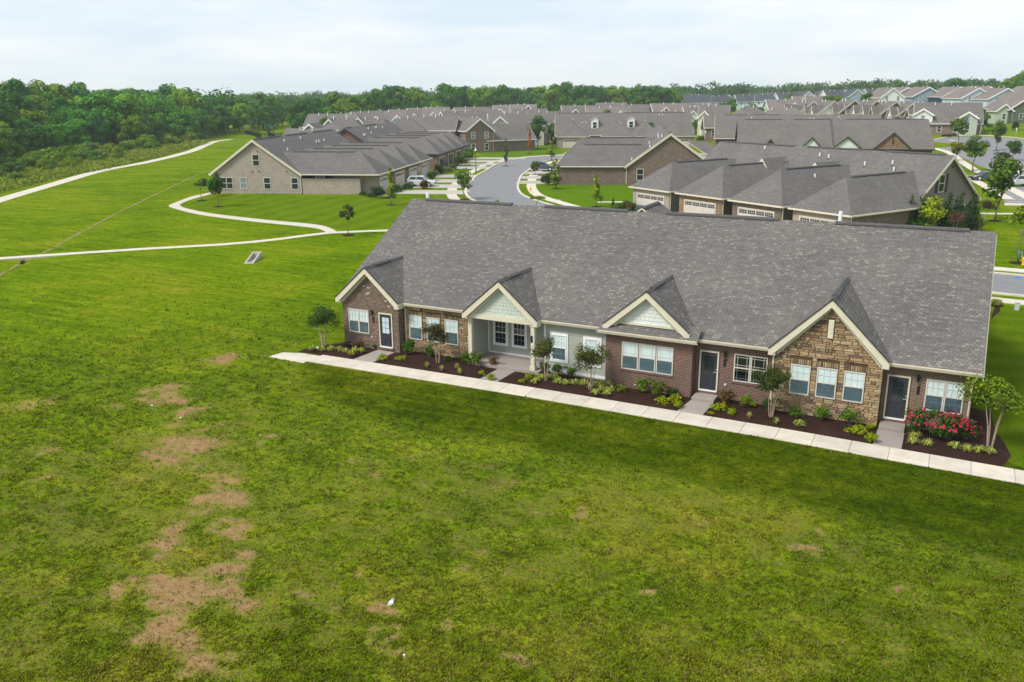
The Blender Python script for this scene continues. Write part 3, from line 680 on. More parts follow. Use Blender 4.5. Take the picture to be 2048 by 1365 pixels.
def vent_pipe(parent, x, y, z, h=.5, r=.085):
    b = MB(); b.cyl((0, 0, -.3), (0, 0, h), r, n=10).lathe([(r*2.1, -.12), (r*2.0, -.02), (r*1.05, .06)], n=10, mi=1)
    return b.build('vent_pipe', ['pvc', 'ridge'], parent, (x, y, z))
def downspout(parent, x, y, z1, out=(0, -1)):
    b = MB(); b.box(x-.04, y-.09, .1, x+.04, y-.02, z1-.35).bar((x, y-.055, z1-.36), (x, y-.33, z1-.1), .08, .07)
    return b.build('downspout', 'trim', parent)

def gable_wall(parent, x0, x1, half, zb, zt, mat, name='gable_wall', z0=0.0):
    b = MB(); b.extrude([(x0, -half, z0), (x0, half, z0), (x0, half, zb), (x0, 0, zt), (x0, -half, zb)], (x1-x0, 0, 0)); return b.build(name, mat, parent)

def row_building(name, label, ox, oy, th, ln, hd, rz, ez, side, wings, wl, roof='roof_grey', trim='trim', gmat=('brick_tan', 'brick_tan'), wmat='brick_tan', front=True, wing_z=6.0, vents=(), rv=((.06, .2), (.3, .48), (.56, .72), (.8, .96)), z=0.0, frontmat=None, garage='garage'):
    """attached row: one long gabled roof, hipped garage wings on one side"""
    r = thing(name, label, 'townhouses', (ox, oy, z), th)
    sl = (rz-ez)/hd; t = .13
    zr = lambda y: ez+(rz-ez)*(1-abs(y)/hd)
    b = MB()
    for s in (-1, 1): roof_poly(b, [(0, s*hd, ez), (ln, s*hd, ez), (ln, 0, rz), (0, 0, rz)])
    rf = b.build('roof', [roof, trim], r)
    for a, c in rv: ridge_vent(r, (ln*a, 0, rz), (ln*c, 0, rz))
    # rake boards at both ends and gutters along the eaves
    for x in (0, ln):
        for s in (-1, 1):
            bb = MB(); xo = x-.03 if x == 0 else x+.03
            bb.extrude([(xo-.03, s*(hd+.02), ez-.16), (xo-.03, 0, rz-.16), (xo-.03, 0, rz-.40), (xo-.03, s*(hd-.12), ez-.34), (xo-.03, s*(hd+.02), ez-.34)], (.06, 0, 0)); bb.build('rake_board', trim, r)
    ins = .35; zw = zr(hd-.4)-t
    gable_wall(r, ins, ins+.25, hd-.4, zw, rz-t-.04, gmat[0]); gable_wall(r, ln-ins-.25, ln-ins, hd-.4, zw, rz-t-.04, gmat[1])
    sides = [side] if not front else [side, -side]
    for s in sides:
        yy = s*(hd-.4); bb = MB(); bb.box(ins+.25, yy, 0, ln-ins-.25, yy-s*.25, zw); bb.build('wall', frontmat if (frontmat and s == -side) else wmat, r)
        gb = MB(); gb.box(0, s*(hd+.005), ez-.17, ln, s*(hd+.13), ez-.03); gb.build('gutter', trim, r)
    # wings
    for w in wings:
        xa, xb = w['x']; xm = (xa+xb)/2; wz = w.get('z', wing_z); WL = w.get('wl', wl); run = (xb-xa)/2; yh = WL-run*.98; yr = hd*(1-(wz-ez)/(rz-ez))
        S = lambda x, y, zz: (x, side*y, zz)
        bb = MB(); roof_poly(bb, [S(xa, WL, ez), S(xb, WL, ez), S(xm, yh, wz)], .12)
        roof_poly(bb, [S(xa, WL, ez), S(xm, yh, wz), S(xm, yr-.3, wz), S(xa, hd-.3, ez)], .12); roof_poly(bb, [S(xb, WL, ez), S(xm, yh, wz), S(xm, yr-.3, wz), S(xb, hd-.3, ez)], .12)
        bb.build('wing_roof', [roof, trim], r)
        ridge_vent(r, S(xm, yh-.8, wz), S(xm, yr+.8+(yh-yr)*w.get('cut', .08), wz))
        i = .35; mw = w.get('mat', wmat); ms = w.get('side', mw)
        wb = MB(); wb.box(xa+w.get('ins', i), side*(WL-i), 0, xb-i, side*(WL-i-.25), ez-.1); wb.build('wing_wall', mw, r)
        for xx in (xa+w.get('ins', i), xb-i-.25):
            wb = MB(); wb.box(xx, side*(WL-i-.252), 0, xx+.25, side*(hd-.5), ez-.1); wb.build('wing_wall', ms, r)
        gb = MB(); gb.box(xa-.02, side*(WL+.005), ez-.16, xb+.02, side*(WL+.12), ez-.02); gb.build('gutter', trim, r)
        for xx in (xa-.125, xb+.005): gb = MB(); gb.box(xx, side*(hd+.2), ez-.16, xx+.12, side*(WL), ez-.02); gb.build('gutter', trim, r)
        gw = w.get('gw', 4.9); d = w.get('door', garage)
        if d:
            rz_ = PI if side > 0 else 0
            garage_door(r, xm+(gw/2 if side > 0 else -gw/2), side*(WL-i), gw, 2.15, rz_, d)
        db = MB(); xx = xb-i+.06 if side < 0 else xa+i-.06
        db.box(xx-.04, side*(WL-i-.1), .1, xx+.04, side*(WL-i-.2), ez-.25); db.bar((xx, side*(WL-i-.15), ez-.26), (xx, side*(WL+.02), ez-.06), .07, .07); db.build('downspout', trim, r)
    for (vx, vy) in vents: vent_pipe(r, vx, vy, zr(vy))
    return r
def dormer_gable(parent, x, y0, w, zb, za, side, ez, rz, hd, roof, trim, wallmat, wall=True):
    """small gable standing on a slope; its face at |y|=y0 looks along side"""
    yi = lambda z_: hd*(1-(z_-ez)/(rz-ez)); S = lambda a, b_, c: (a, side*b_, c)
    b = MB()
    roof_poly(b, [S(x-w/2-.2, y0+.3, zb-.05), S(x, y0+.3, za), S(x, yi(za)-.3, za), S(x-w/2-.2, yi(zb)-.3, zb-.05)], .1)
    roof_poly(b, [S(x+w/2+.2, y0+.3, zb-.05), S(x, y0+.3, za), S(x, yi(za)-.3, za), S(x+w/2+.2, yi(zb)-.3, zb-.05)], .1)
    o = b.build('dormer', [roof, trim], parent)
    bb = MB()
    for s in (-1, 1): bb.extrude([S(x+s*(w/2+.22), y0+.31, zb-.14), S(x, y0+.31, za-.08), S(x, y0+.31, za-.34), S(x+s*(w/2-.05), y0+.31, zb-.14)], (0, side*.05, 0))
    bb.build('rake_board', trim, o)
    wb = MB(); zb0 = zr0 = ez+(rz-ez)*(1-y0/hd)-.3
    wb.extrude([S(x-w/2, y0, zb0), S(x+w/2, y0, zb0), S(x+w/2, y0, zb-.1), S(x, y0, za-.2), S(x-w/2, y0, zb-.1)], (0, -side*.15, 0)); wb.build('dormer_wall', wallmat, o)
    return o

# ================================================================== the near row of four attached homes
near_row = thing('townhouse_row', 'long near row of four attached homes, dark grey shingle roof, brick, stone and sage fronts', 'townhouses', (-15.3, 47.8, 0))
INV = Matrix.Translation((15.3, -47.8, 0))
class Near:
    """parts of the near row are written in world metres"""
    pass
def W_(o): o.matrix_parent_inverse = INV; return o
def nb(b, name, mats, **kw): return W_(b.build(name, mats, near_row, **kw))
YP, YM, EZ, RZ, RY, EY = 39.30, 39.85, 3.0, 7.83, 47.8, 39.5
SL = (RZ-EZ)/(RY-EY); XL, XR = -32.42, 1.76
zmain = lambda y: EZ+SL*(y-EY)
ymain = lambda z: EY+(z-EZ)/SL
b = MB(); roof_poly(b, [(XL, EY, EZ), (XR, EY, EZ), (XR, RY, RZ), (XL, RY, RZ)]); nb(b, 'roof', ['roof', 'trim'])
b = MB(); roof_poly(b, [(XL, 2*RY-EY, EZ), (XR, 2*RY-EY, EZ), (XR, RY, RZ), (XL, RY, RZ)]); nb(b, 'roof', ['roof', 'trim'])
for a, c in ((-31.3, -24.9), (-22.6, -17.2), (-14.9, -8.6), (-5.7, .6)): W_(ridge_vent(near_row, (a, RY, RZ), (c, RY, RZ)))
for k in range(70):
    x = XL+.25+k*.49
    if x > XR-.1: break
# rear peak, garage wings behind
for xa, xb in ((-31.9, -24.2), (-23.4, -15.8), (-14.9, -7.4), (-6.4, 1.2)):
    xm = (xa+xb)/2; b = MB(); ye, yw, yh = 2*RY-EY, 62.6, 59.0
    roof_poly(b, [(xa, yw, EZ), (xb, yw, EZ), (xm, yh, 6)], .12)
    for x in (xa, xb): roof_poly(b, [(x, yw, EZ), (xm, yh, 6), (xm, 50.7, 6), (x, ye-.3, EZ)], .12)
    nb(b, 'wing_roof', ['roof', 'trim'])
    b = MB(); b.box(xa+.35, yw-.6, 0, xb-.35, yw-.35, 2.9).box(xa+.35, ye-.5, 0, xa+.6, yw-.602, 2.9).box(xb-.6, ye-.5, 0, xb-.35, yw-.602, 2.9); nb(b, 'wing_wall', 'brick_mix')
    W_(garage_door(near_row, xm+2.45, yw-.35, 4.9, 2.15, PI))
b = MB()
for s in (-1, 1): roof_poly(b, [(-16.45, 47.95, 8.02), (-16.45, 51.2, 8.02), (-16.45+s*2.5, 51.2, 6.3), (-16.45+s*1.0, 47.95, 7.35)], .1)
nb(b, 'rear_dormer', ['roof', 'trim']); W_(ridge_vent(near_row, (-16.45, 48.05, 8.0), (-16.45, 50.9, 8.0)))
b = MB(); b.extrude([(-18.6, 51.0, 6.2), (-14.3, 51.0, 6.2), (-16.45, 51.0, 7.85)], (0, -.15, 0)); nb(b, 'dormer_wall', 'sage_white')
W_(vent_pipe(near_row, -5.6, 48.9, 7.25, 1.05, .1)); W_(vent_pipe(near_row, -31.7, 48.6, 7.4, .75, .12))
# end walls and rear wall
for x0, x1 in ((-32.05, -31.8), (1.25, 1.5)):
    b = MB(); zz = zmain(YM)-.14
    b.extrude([(x0, YM+.02, 0), (x0, 2*RY-YM, 0), (x0, 2*RY-YM, zz), (x0, RY, RZ-.17), (x0, YM+.02, zz)], (x1-x0, 0, 0)); nb(b, 'gable_wall', 'brick_mix' if x0 < 0 else 'brick_brown')
b = MB(); b.box(-31.8, 2*RY-YM-.25, 0, 1.25, 2*RY-YM, 2.95); nb(b, 'wall', 'brick_mix')
for x in (XL-.05, XR):
    b = MB(); b.extrude([(x, EY-.02, EZ-.14), (x, RY, RZ-.14), (x, RY, RZ-.40), (x, EY+.1, EZ-.34), (x, EY-.02, EZ-.34)], (.05, 0, 0)); nb(b, 'rake_board', 'trim')
    b = MB(); b.extrude([(x, 2*RY-EY+.02, EZ-.14), (x, RY, RZ-.14), (x, RY, RZ-.40), (x, 2*RY-EY-.1, EZ-.34)], (.05, 0, 0)); nb(b, 'rake_board', 'trim')
def wall(x0, x1, y, z0, z1, mat, name='wall', th=.22): b = MB(); b.box(x0, y, z0, x1, y+th, z1); return nb(b, name, mat)
def penta(x0, x1, y, ztip, zap, xm, mat, z0=0.0, th=.22, name='gable_wall'):
    b = MB(); b.extrude([(x0, y, z0), (x1, y, z0), (x1, y, ztip), (xm, y, zap), (x0, y, ztip)], (0, th, 0)); return nb(b, name, mat)
ZT = zmain(YM)-.16
# front walls, left to right
penta(-31.95, -27.95, YP, 3.02, 4.72, -29.95, 'brick_mix')
b = MB(); b.box(-28.17, YP+.222, 0, -27.95, YM+.1, 3.0); nb(b, 'wall', 'brick_mix')
b = MB(); b.box(-31.95, YP+.222, 0, -31.73, YM+.1, 3.0); nb(b, 'wall', 'brick_mix')
wall(-27.93, -23.3, YM, 0, ZT, 'stone_joint', 'stone_backing')
wall(-18.9, -15.15, YM, 0, ZT, 'sage')
wall(-15.15, -10.65, YP, 0, 3.06, 'brick_purple')
b = MB(); b.box(-10.87, YP+.222, 0, -10.65, YM+.1, 3.0); nb(b, 'wall', 'brick_purple')
b = MB(); b.box(-15.15, YP+.222, 0, -14.93, YM+.1, 3.0); nb(b, 'wall', 'brick_purple')
wall(-10.63, -6.76, YM, 0, ZT, 'brick_purple')
penta(-6.74, -2.1, YP, 3.1, 5.46, -4.42, 'stone_joint', name='stone_backing')
b = MB(); b.box(-2.32, YP+.222, 0, -2.1, YM+.1, 3.0); nb(b, 'wall', 'stone_far')
b = MB(); b.box(-6.74, YP+.222, 0, -6.52, YM+.1, 3.0); nb(b, 'wall', 'stone_far')
wall(-2.08, 1.5, YM, 0, ZT, 'brick_brown')
# porch recess
wall(-23.1, -18.9, 41.3, .15, 2.95, 'sage')
b = MB(); b.box(-23.3, 39.45, .0, -23.1, 41.5, 2.95); nb(b, 'porch_side_wall', 'sage')
b = MB(); b.box(-18.9, YM+.222, .0, -18.7, 41.5, 2.95); nb(b, 'porch_side_wall', 'sage')
b = MB(); b.box(-23.09, 39.25, 2.83, -18.9, 41.3, 2.88); nb(b, 'porch_ceiling', 'sage_white')
b = MB(); b.box(-23.3, 39.15, 0, -18.9, 41.3, .2); nb(b, 'porch_floor', 'aggregate', bevel=.01)
b = MB(); b.box(-23.09, 41.24, .2, -18.92, 41.298, .3).box(-18.88, YM-.03, .1, -15.17, YM-.002, .26); nb(b, 'skirting', 'trim_white')
b = MB(); b.box(-23.098, 41.22, .3, -23.04, 41.298, 2.83); nb(b, 'corner_board', 'trim_white')
b = MB(); b.box(-18.9, YM-.03, .26, -18.78, YM-.002, ZT); nb(b, 'corner_board', 'trim_white')
for x in (-23.18, -19.32):
    b = MB(); b.box(x-.11, 39.28, .2, x+.11, 39.5, 2.76).box(x-.15, 39.24, .2, x+.15, 39.54, .42).box(x-.145, 39.245, 2.6, x+.145, 39.535, 2.72); nb(b, 'porch_post', 'trim')
b = MB(); b.box(-23.4, 39.2, 2.72, -18.95, 39.56, 2.99); nb(b, 'porch_beam', 'trim')
# lap siding: every board its own piece
def lap(x0, x1, y, z0, z1, rotz=None, n=15, mat='sage'):
    me = cached(('lap', round(x1-x0, 2), n, z1-z0, mat), lambda: MB().extrude([(0, 0, 0), (0, -.022, 0), (0, -.004, (z1-z0)/n+.012), (0, 0, (z1-z0)/n+.012)], (x1-x0, 0, 0)).mesh('siding_board', mat))
    for i in range(n): W_(obj('siding_board', me, near_row, (x0, y-.001, z0+(z1-z0)*i/n)))
lap(-18.78, -15.16, YM, .26, ZT-.04, n=15); lap(-23.04, -18.9, 41.3, .3, 2.8, n=14)
# cross gables over the projecting bays
def cross_gable(xa, xb, ztip, zap, yf, vent):
    xm = (xa+xb)/2
    for s, x in ((-1, xa), (1, xb)):
        b = MB(); roof_poly(b, [(x, yf, ztip), (xm, yf, zap), (xm, ymain(zap)+.15, zap), (x, ymain(ztip)+.15, ztip)], .1); nb(b, 'gable_roof', ['roof', 'trim'])
        b = MB(); b.extrude([(x-s*.02, yf-.05, ztip-.085), (xm, yf-.05, zap-.085), (xm, yf-.05, zap-.36), (x-s*.16, yf-.05, ztip-.30), (x-s*.02, yf-.05, ztip-.30)], (0, .05, 0)); nb(b, 'rake_board', 'trim')
        b = MB(); b.extrude([(x-s*.2, yf+.16, ztip-.12), (xm, yf+.16, zap-.3), (xm, yf+.16, zap-.5), (x-s*.36, yf+.16, ztip-.33), (x-s*.36, yf+.16, ztip-.12)], (0, .13, 0)); nb(b, 'frieze_board', 'trim')
        b = MB(); b.box(x, yf-.02, ztip-.31, x-s*.32, yf+.5, ztip-.13); nb(b, 'eave_return', 'trim')
        b = MB(); b.bar((x+s*.001, yf-.03, ztip+.005), (xm, yf-.03, zap+.012), .07, .03, up=(0, 0, 1)); nb(b, 'drip_edge', 'metal_black')
    a, c = vent; W_(ridge_vent(near_row, (xm, a, zap), (xm, c, zap)))
    b = MB(); y = yf-.04
    while y < ymain(zap)-.05:
        b.extrude([(xm-.14, y, zap-.10), (xm, y, zap+.022), (xm+.14, y, zap-.10), (xm+.14, y, zap-.085), (xm, y, zap+.045), (xm-.14, y, zap-.085)], (0, .19, 0)); y += .2
    nb(b, 'ridge_cap', 'ridge')
cross_gable(-32.2, -27.68, 3.02, 4.97, 39.0, (39.9, 41.4))
cross_gable(-23.48, -18.88, 3.02, 4.99, 39.0, (39.9, 41.3))
cross_gable(-15.28, -10.78, 3.32, 5.20, 39.12, (40.0, 41.5))
cross_gable(-7.03, -1.85, 3.13, 5.71, 39.0, (39.8, 41.2))
# gable faces clad with shakes
def shakes(xm, half, z0, zap, y, mat, rng):
    nbk = MB(); nbk.extrude([(xm-half, y+.03, z0), (xm+half, y+.03, z0), (xm, y+.03, zap)], (0, .15, 0)); nb(nbk, 'gable_wall', mat)
    zz = z0; rh = .19
    while zz < zap-.12:
        hw = half*(1-(zz+rh*.8-z0)/(zap-z0)); x = xm-hw
        while x < xm+hw-.05:
            w = rng.choice((.16, .2, .24, .3)); w = min(w, xm+hw-x)
            if w > .07:
                wk = round(w, 2); me = cached(('shake', wk, mat), lambda: MB().extrude([(0, 0, 0), (0, -.028, 0), (0, -.006, .185), (0, 0, .185)], (wk-.012, 0, 0)).mesh('shake', mat))
                W_(obj('shake', me, near_row, (x, y+.03, zz+rng.uniform(-.012, .012))))
            x += w
        zz += rh
rg = random.Random(5)
shakes(-21.18, 1.98, 2.99, 4.70, 39.27, 'sage_pale', rg)
shakes(-13.03, 1.84, 3.46, 4.92, 39.42, 'sage_white', rg)
b = MB(); b.box(-14.95, 39.36, 3.36, -11.1, 39.46, 3.46); nb(b, 'frieze_board', 'trim')
# skirt roof and gutter under the third gable
b = MB(); roof_poly(b, [(-15.45, 38.93, 3.03), (-10.38, 38.93, 3.03), (-10.38, 39.75, 3.52), (-15.45, 39.75, 3.52)], .1); nb(b, 'skirt_roof', ['roof', 'trim'])
def gutter(x0, x1, y, z):
    b = MB(); b.extrude([(x0, y, z-.15), (x0, y-.07, z-.15), (x0, y-.12, z-.02), (x0, y-.10, z-.02), (x0, y-.06, z-.12), (x0, y, z-.12)], (x1-x0, 0, 0)); return nb(b, 'gutter', 'trim')
gutter(-15.5, -10.32, 38.92, 3.03); gutter(-27.7, -23.45, EY, EZ); gutter(-18.9, -15.45, EY, EZ); gutter(-10.42, -6.95, EY, EZ); gutter(-1.9, 1.78, EY, EZ)
b = MB(); b.box(-15.4, 38.95, 2.9, -10.45, 39.3, 2.93).box(-27.7, 39.52, 2.82, -23.45, 39.85, 2.86).box(-18.9, 39.52, 2.82, -15.45, 39.85, 2.86).box(-10.42, 39.52, 2.82, -6.95, 39.85, 2.86).box(-1.9, 39.52, 2.82, 1.7, 39.85, 2.86); nb(b, 'soffit', 'trim')
for x, y in ((-27.78, YM), (-6.9, YM), (1.42, YM), (-10.55, YM)):
    if x != -10.55: W_(downspout(near_row, x, y, 3.0))
# windows and doors
def win(x, z, w, h, y, style='blinds', frame='frame', grille='colonial'): return W_(window(near_row, x, y, z, w, h, 0, style, frame, grille))
for x in (-31.52, -30.79): win(x, .92, .74, 1.42, YP)
for x in (-27.53, -26.32, -25.1): win(x, .82, .88, 1.45, YM-.05, 'blinds' if x > -26 else 'half')
for x in (-22.7, -21.5): win(x, .78, .78, 1.36, 41.27, 'dark', 'frame_white', 'colonial')
for x in (-18.42, -16.52): win(x, .8, .84, 1.42, YM-.03, 'half', 'frame_white')
for x, y, w, h, z in ((-22.7, 41.268, .78, 1.36, .78), (-21.5, 41.268, .78, 1.36, .78), (-18.42, YM-.028, .84, 1.42, .8), (-16.52, YM-.028, .84, 1.42, .8)):
    b = MB(); t = .1; b.box(x-t, y-.03, z-t, x, y+.02, z+h+t).box(x+w, y-.03, z-t, x+w+t, y+.02, z+h+t).box(x, y-.03, z-t, x+w, y+.02, z).box(x, y-.03, z+h, x+w, y+.02, z+h+t); nb(b, 'window_casing', 'trim_white')
for i in range(3): win(-14.27+i*.905, 1.04, .87, 1.43, YP, 'blinds', 'frame', 'prairie')
for i in range(2): win(-8.74+i*.80, 1.03, .78, 1.38, YM, 'dark', 'frame', 'prairie')
SW = [(-6.0, 1.03), (-4.84, 1.03), (-3.67, 1.03)]
for x, z in SW: win(x, z, .88, 1.43, YP-.05)
for i in range(2): win(-.34+i*.765, .95, .75, 1.43, YM, 'blinds')
for x0, x1, y, z in ((-31.56, -29.98, YP, .92), (-14.33, -11.55, YP, 1.04), (-8.8, -7.1, YM, 1.03), (-.4, 1.2, YM, .95)):
    n = int((x1-x0)/.085); me = cached('rowlock', lambda: MB().box(0, -.05, -.11, .073, .02, -.002).mesh('sill_brick', 'brick_red'))
    for i in range(n): W_(obj('sill_brick', me, near_row, (x0+i*(x1-x0)/n, y-.001, z)))
W_(entry_door(near_row, -29.32, YP, .26)); W_(entry_door(near_row, -10.42, YM, .34, 'dark')); W_(entry_door(near_row, -1.92, YM, .32, 'dark'))
b = MB()
for x, y, zz in ((-29.32, YP, .26), (-10.42, YM, .34), (-1.92, YM, .32)):
    for i in range(11): b.box(x+.01+i*.086, y-.09, zz-.14, x+.085+i*.086, y+.02, zz-.022)
nb(b, 'door_sill', 'brick_red')
for x, y, z in ((-29.78, YP, 2.14), (-9.17, YM, 2.18), (-.67, YM, 2.22)): W_(lantern(near_row, x, y, z))
for x, y, z in ((-29.73, YP, 1.62), (-9.19, YM, 1.68), (-.62, YM, 1.61), (-19.36, 39.28, 1.75)):
    b = MB(); b.box(x-.055, y-.025, z, x+.055, y, z+.38); nb(b, 'house_number_plate', 'metal_black')
b = MB(); b.box(-4.54, YP-.09, 3.85, -4.30, YP-.04, 4.72)
for i in range(14): b.extrude([(-4.52, YP-.09, 3.88+i*.06), (-4.52, YP-.12, 3.88+i*.06), (-4.52, YP-.09, 3.925+i*.06)], (.2, 0, 0))
nb(b, 'gable_vent', 'trim')
for x, y in ((-29.9, YP), (-9.1, YM)): b = MB(); b.box(x-.05, y-.05, .72, x+.05, y, .82); nb(b, 'outlet_box', 'metal')
# stoops
b = MB(); b.box(-10.5, 38.95, 0, -9.4, YM-.01, .19); nb(b, 'stoop', 'aggregate', bevel=.01)
b = MB(); b.box(-2.0, 38.95, 0, -.95, YM-.01, .18); nb(b, 'stoop', 'aggregate', bevel=.01)
# ledge stones
rs = random.Random(11)
stones = []
def stone_rows(x0, x1, z0, zt, roofline, holes, y):
    z = z0
    while z < zt-.05:
        h = rs.choice((.075, .09, .105, .12, .14, .16)); h = min(h, zt-z)
        a, c = x0, x1
        if roofline: k = roofline(z+h); a, c = max(a, k[0]), min(c, k[1])
        spans = [(a, c)]
        for (hx0, hx1, hz0, hz1) in holes:
            if hz0 < z+h-.01 and hz1 > z+.01:
                ns = []
                for s, e in spans:
                    if hx1 <= s or hx0 >= e: ns.append((s, e)); continue
                    if hx0-s > .04: ns.append((s, hx0))
                    if e-hx1 > .04: ns.append((hx1, e))
                spans = ns
        for s, e in spans:
            x = s
            while x < e-.02:
                w = rs.choice((.14, .2, .26, .32, .4, .5, .6))*rs.uniform(.9, 1.1)
                if e-(x+w) < .1: w = e-x
                stones.append((x, y, z, w, h, rs.uniform(.025, .065))); x += w
        z += h
hol = [(x-.005, x+.885, z-.01, z+1.44) for x, z in SW]+[(-4.56, -4.28, 3.83, 4.74)]
sol = [(x-.04, x+.92, z+1.44, z+1.68) for x, z in SW]
stone_rows(-6.75, -2.09, .05, 5.4, lambda z: (-4.42-max(0, (5.46-z)), -4.42+max(0, (5.46-z))) if z > 3.1 else (-9, 9), hol+sol, YP)
for x0, x1, z0, z1 in sol:
    x = x0
    while x < x1-.05: w = min(rs.uniform(.07, .12), x1-x); stones.append((x, YP, z0, w, z1-z0-.01, rs.uniform(.03, .06))); x += w
n4 = len(stones)
hol1 = [(x-.005, x+.885, .81, 2.28) for x in (-27.53, -26.32, -25.1)]; sol1 = [(x-.04, x+.92, 2.28, 2.5) for x in (-27.53, -26.32, -25.1)]
stone_rows(-27.92, -23.31, .05, ZT-.02, None, hol1+sol1, YM)
for x0, x1, z0, z1 in sol1:
    x = x0
    while x < x1-.05: w = min(rs.uniform(.07, .12), x1-x); stones.append((x, YM, z0, w, z1-z0-.01, rs.uniform(.03, .06))); x += w
order = sorted(range(len(stones)), key=lambda i: -stones[i][3]*stones[i][4]*(1.3 if i < n4 else 1.0)); single = set(order[:300])
rest = MB()
def stone_geo(b, x, y, z, w, h, d):
    j = lambda: rs.uniform(-.012, .012); g = .007
    p = [(x+g, z+g), (x+w-g, z+g), (x+w-g, z+h-g), (x+g, z+h-g)]; k = .012
    fr = [(x+g+k+abs(j()), y-d, z+g+k*.6), (x+w-g-k-abs(j()), y-d+j(), z+g+k*.6), (x+w-g-k, y-d+j(), z+h-g-k*.6), (x+g+k, y-d, z+h-g-k*.6)]
    bk = [(q[0], y+.005, q[1]) for q in p]; i = len(b.v); b.v += bk+fr
    b.f += [(i+4, i+5, i+6, i+7)]+[(i+q, i+(q+1) % 4, i+4+(q+1) % 4, i+4+q) for q in range(4)]; b.m += [0]*5
for i, s in enumerate(stones):
    if i in single: bb = MB(); stone_geo(bb, *s); W_(obj('stone', bb.mesh('stone', 'stone', uv=False), near_row))
    else: stone_geo(rest, *s)
o = W_(obj('ledge_stones', rest.mesh('ledge_stones', 'stone', uv=False), near_row)); o['kind'] = 'stuff'

# front walks and planting beds
def walkway(q): 
    bb = MB(); bb.extrude([(p[0], p[1], -.05) for p in q], (0, 0, .1)); return tag(bb.build('front_walk', 'aggregate', bevel=.01), kind='structure')
walkway([(-29.6, 37.0), (-28.25, 37.05), (-28.25, 39.2), (-29.45, 39.2)]); walkway([(-21.4, 37.25), (-20.35, 37.25), (-20.3, 39.12), (-21.35, 39.12)])
walkway([(-10.68, 37.2), (-9.45, 37.2), (-9.4, 38.92), (-10.52, 38.92)]); walkway([(-2.05, 37.05), (-.92, 37.0), (-.92, 38.92), (-2.02, 38.92)])
def bed(poly, name='mulch_bed'):
    poly = np.array(poly); bm = bmesh.new(); bm.faces.new([bm.verts.new((p[0], p[1], 0)) for p in poly]); bmesh.ops.triangulate(bm, faces=bm.faces)
    for _ in range(6):
        es = [e for e in bm.edges if e.calc_length() > .28]
        if not es: break
        bmesh.ops.subdivide_edges(bm, edges=es, cuts=1); bmesh.ops.triangulate(bm, faces=bm.faces)
    X = np.array([v.co.x for v in bm.verts]); Y = np.array([v.co.y for v in bm.verts]); d = seg_dist(X, Y, np.vstack([poly, poly[:1]]))
    Z = .02+.13*sstep(0, .55, d)+.05*(fbm(X, Y, .5, 8)-.5)*sstep(0, .2, d)
    for v, zz in zip(bm.verts, Z): v.co.z = zz
    me = bpy.data.meshes.new(name); bm.to_mesh(me); bm.free(); me.materials.append(MT['mulch']); me.polygons.foreach_set('use_smooth', [True]*len(me.polygons)); return tag(obj(name, me), kind='structure')
bed([(-33.5, 36.85), (-32.6, 36.93), (-31.75, 36.98), (-29.62, 37.02), (-29.48, 39.32), (-31.9, 39.32), (-32.3, 39.5), (-33.0, 38.6), (-33.5, 37.6)])
bed([(-28.23, 37.08), (-21.42, 37.22), (-21.38, 39.13), (-23.28, 39.13), (-23.28, 39.87), (-27.9, 39.87), (-27.9, 39.32), (-28.23, 39.32)])
bed([(-20.33, 37.22), (-10.7, 37.17), (-10.55, 39.32), (-15.2, 39.32), (-15.2, 39.87), (-18.9, 39.87), (-18.9, 39.13), (-20.28, 39.13)])
bed([(-9.43, 37.16), (-2.07, 36.98), (-2.03, 39.32), (-6.8, 39.32), (-6.8, 39.87), (-9.38, 39.87)])
bed([(-.9, 36.92), (2.6, 36.75), (2.9, 37.3), (3.15, 38.3), (2.95, 39.6), (2.6, 41.2), (2.5, 43.6), (1.55, 43.8), (1.55, 39.87), (-.9, 39.87)])
bed([G(*p) for p in [(1981, 640), (1990, 613), (1999, 613), (2001, 622), (1990, 632)]])

# ================================================================== the other rows of attached homes
# tan row at left, gable end towards the camera, garages on its right flank
TB = dict(ox=-95.454, oy=98.756, th=1.901, ln=35.1, hd=7.4, rz=8.09, ez=3.0)
tan_row = row_building('townhouse_row', 'tan brick row with big gable end beside the curving garden path', side=-1, wl=19.46, roof='roof_grey', gmat=('brick_tan', 'brick_tan'), wmat='brick_tan',
    wings=[dict(x=(0, 7.9), side='brick_tan', mat='brick_tan', z=6.05, ins=1.5), dict(x=(8.6, 16.3), mat='stone_far', side='brick_dark'), dict(x=(17.1, 24.6), mat='brick_umber'), dict(x=(25.6, 33.4), mat='brick_tan')],
    vents=((6, -3.0), (8, -3.9), (9, -1.3), (16, -1.2), (20, -2.4), (21.2, -2.4), (24, -2.3)), rv=((.02, .3), (.36, .62), (.7, .98)), **TB)
for x in (9.0, 17.2): dormer_gable(tan_row, x, 8.4, 2.0, 4.4, 5.7, -1, 3.0, 8.09, 13.5, 'roof_grey', 'trim', 'sage_white')
R9 = -PI/2
for y, z, w, h in ((-6.6, .75, .95, 1.6), (-2.2, .75, .95, 1.6), (1.6, .75, .95, 1.6), (-.7, 4.2, .95, 1.6)): far_window(tan_row, .35, y+w-(0 if y else 0)-.5+.5, z, w, h, R9, 'frame', 'win_sky' if y > 0 else 'win_dark')
for dy in (.0, 1.0): far_window(tan_row, .35, 5.8-dy, .75, .88, 1.6, R9, 'frame', 'win_dark')
for y, z in ((-.6, 6.35), (-.5, 3.35), (.5, 3.35), (-5, 3.35)): MB().cyl((.36, y, z), (.24, y, z), .09, n=10).build('wall_vent', 'metal_black', tan_row)
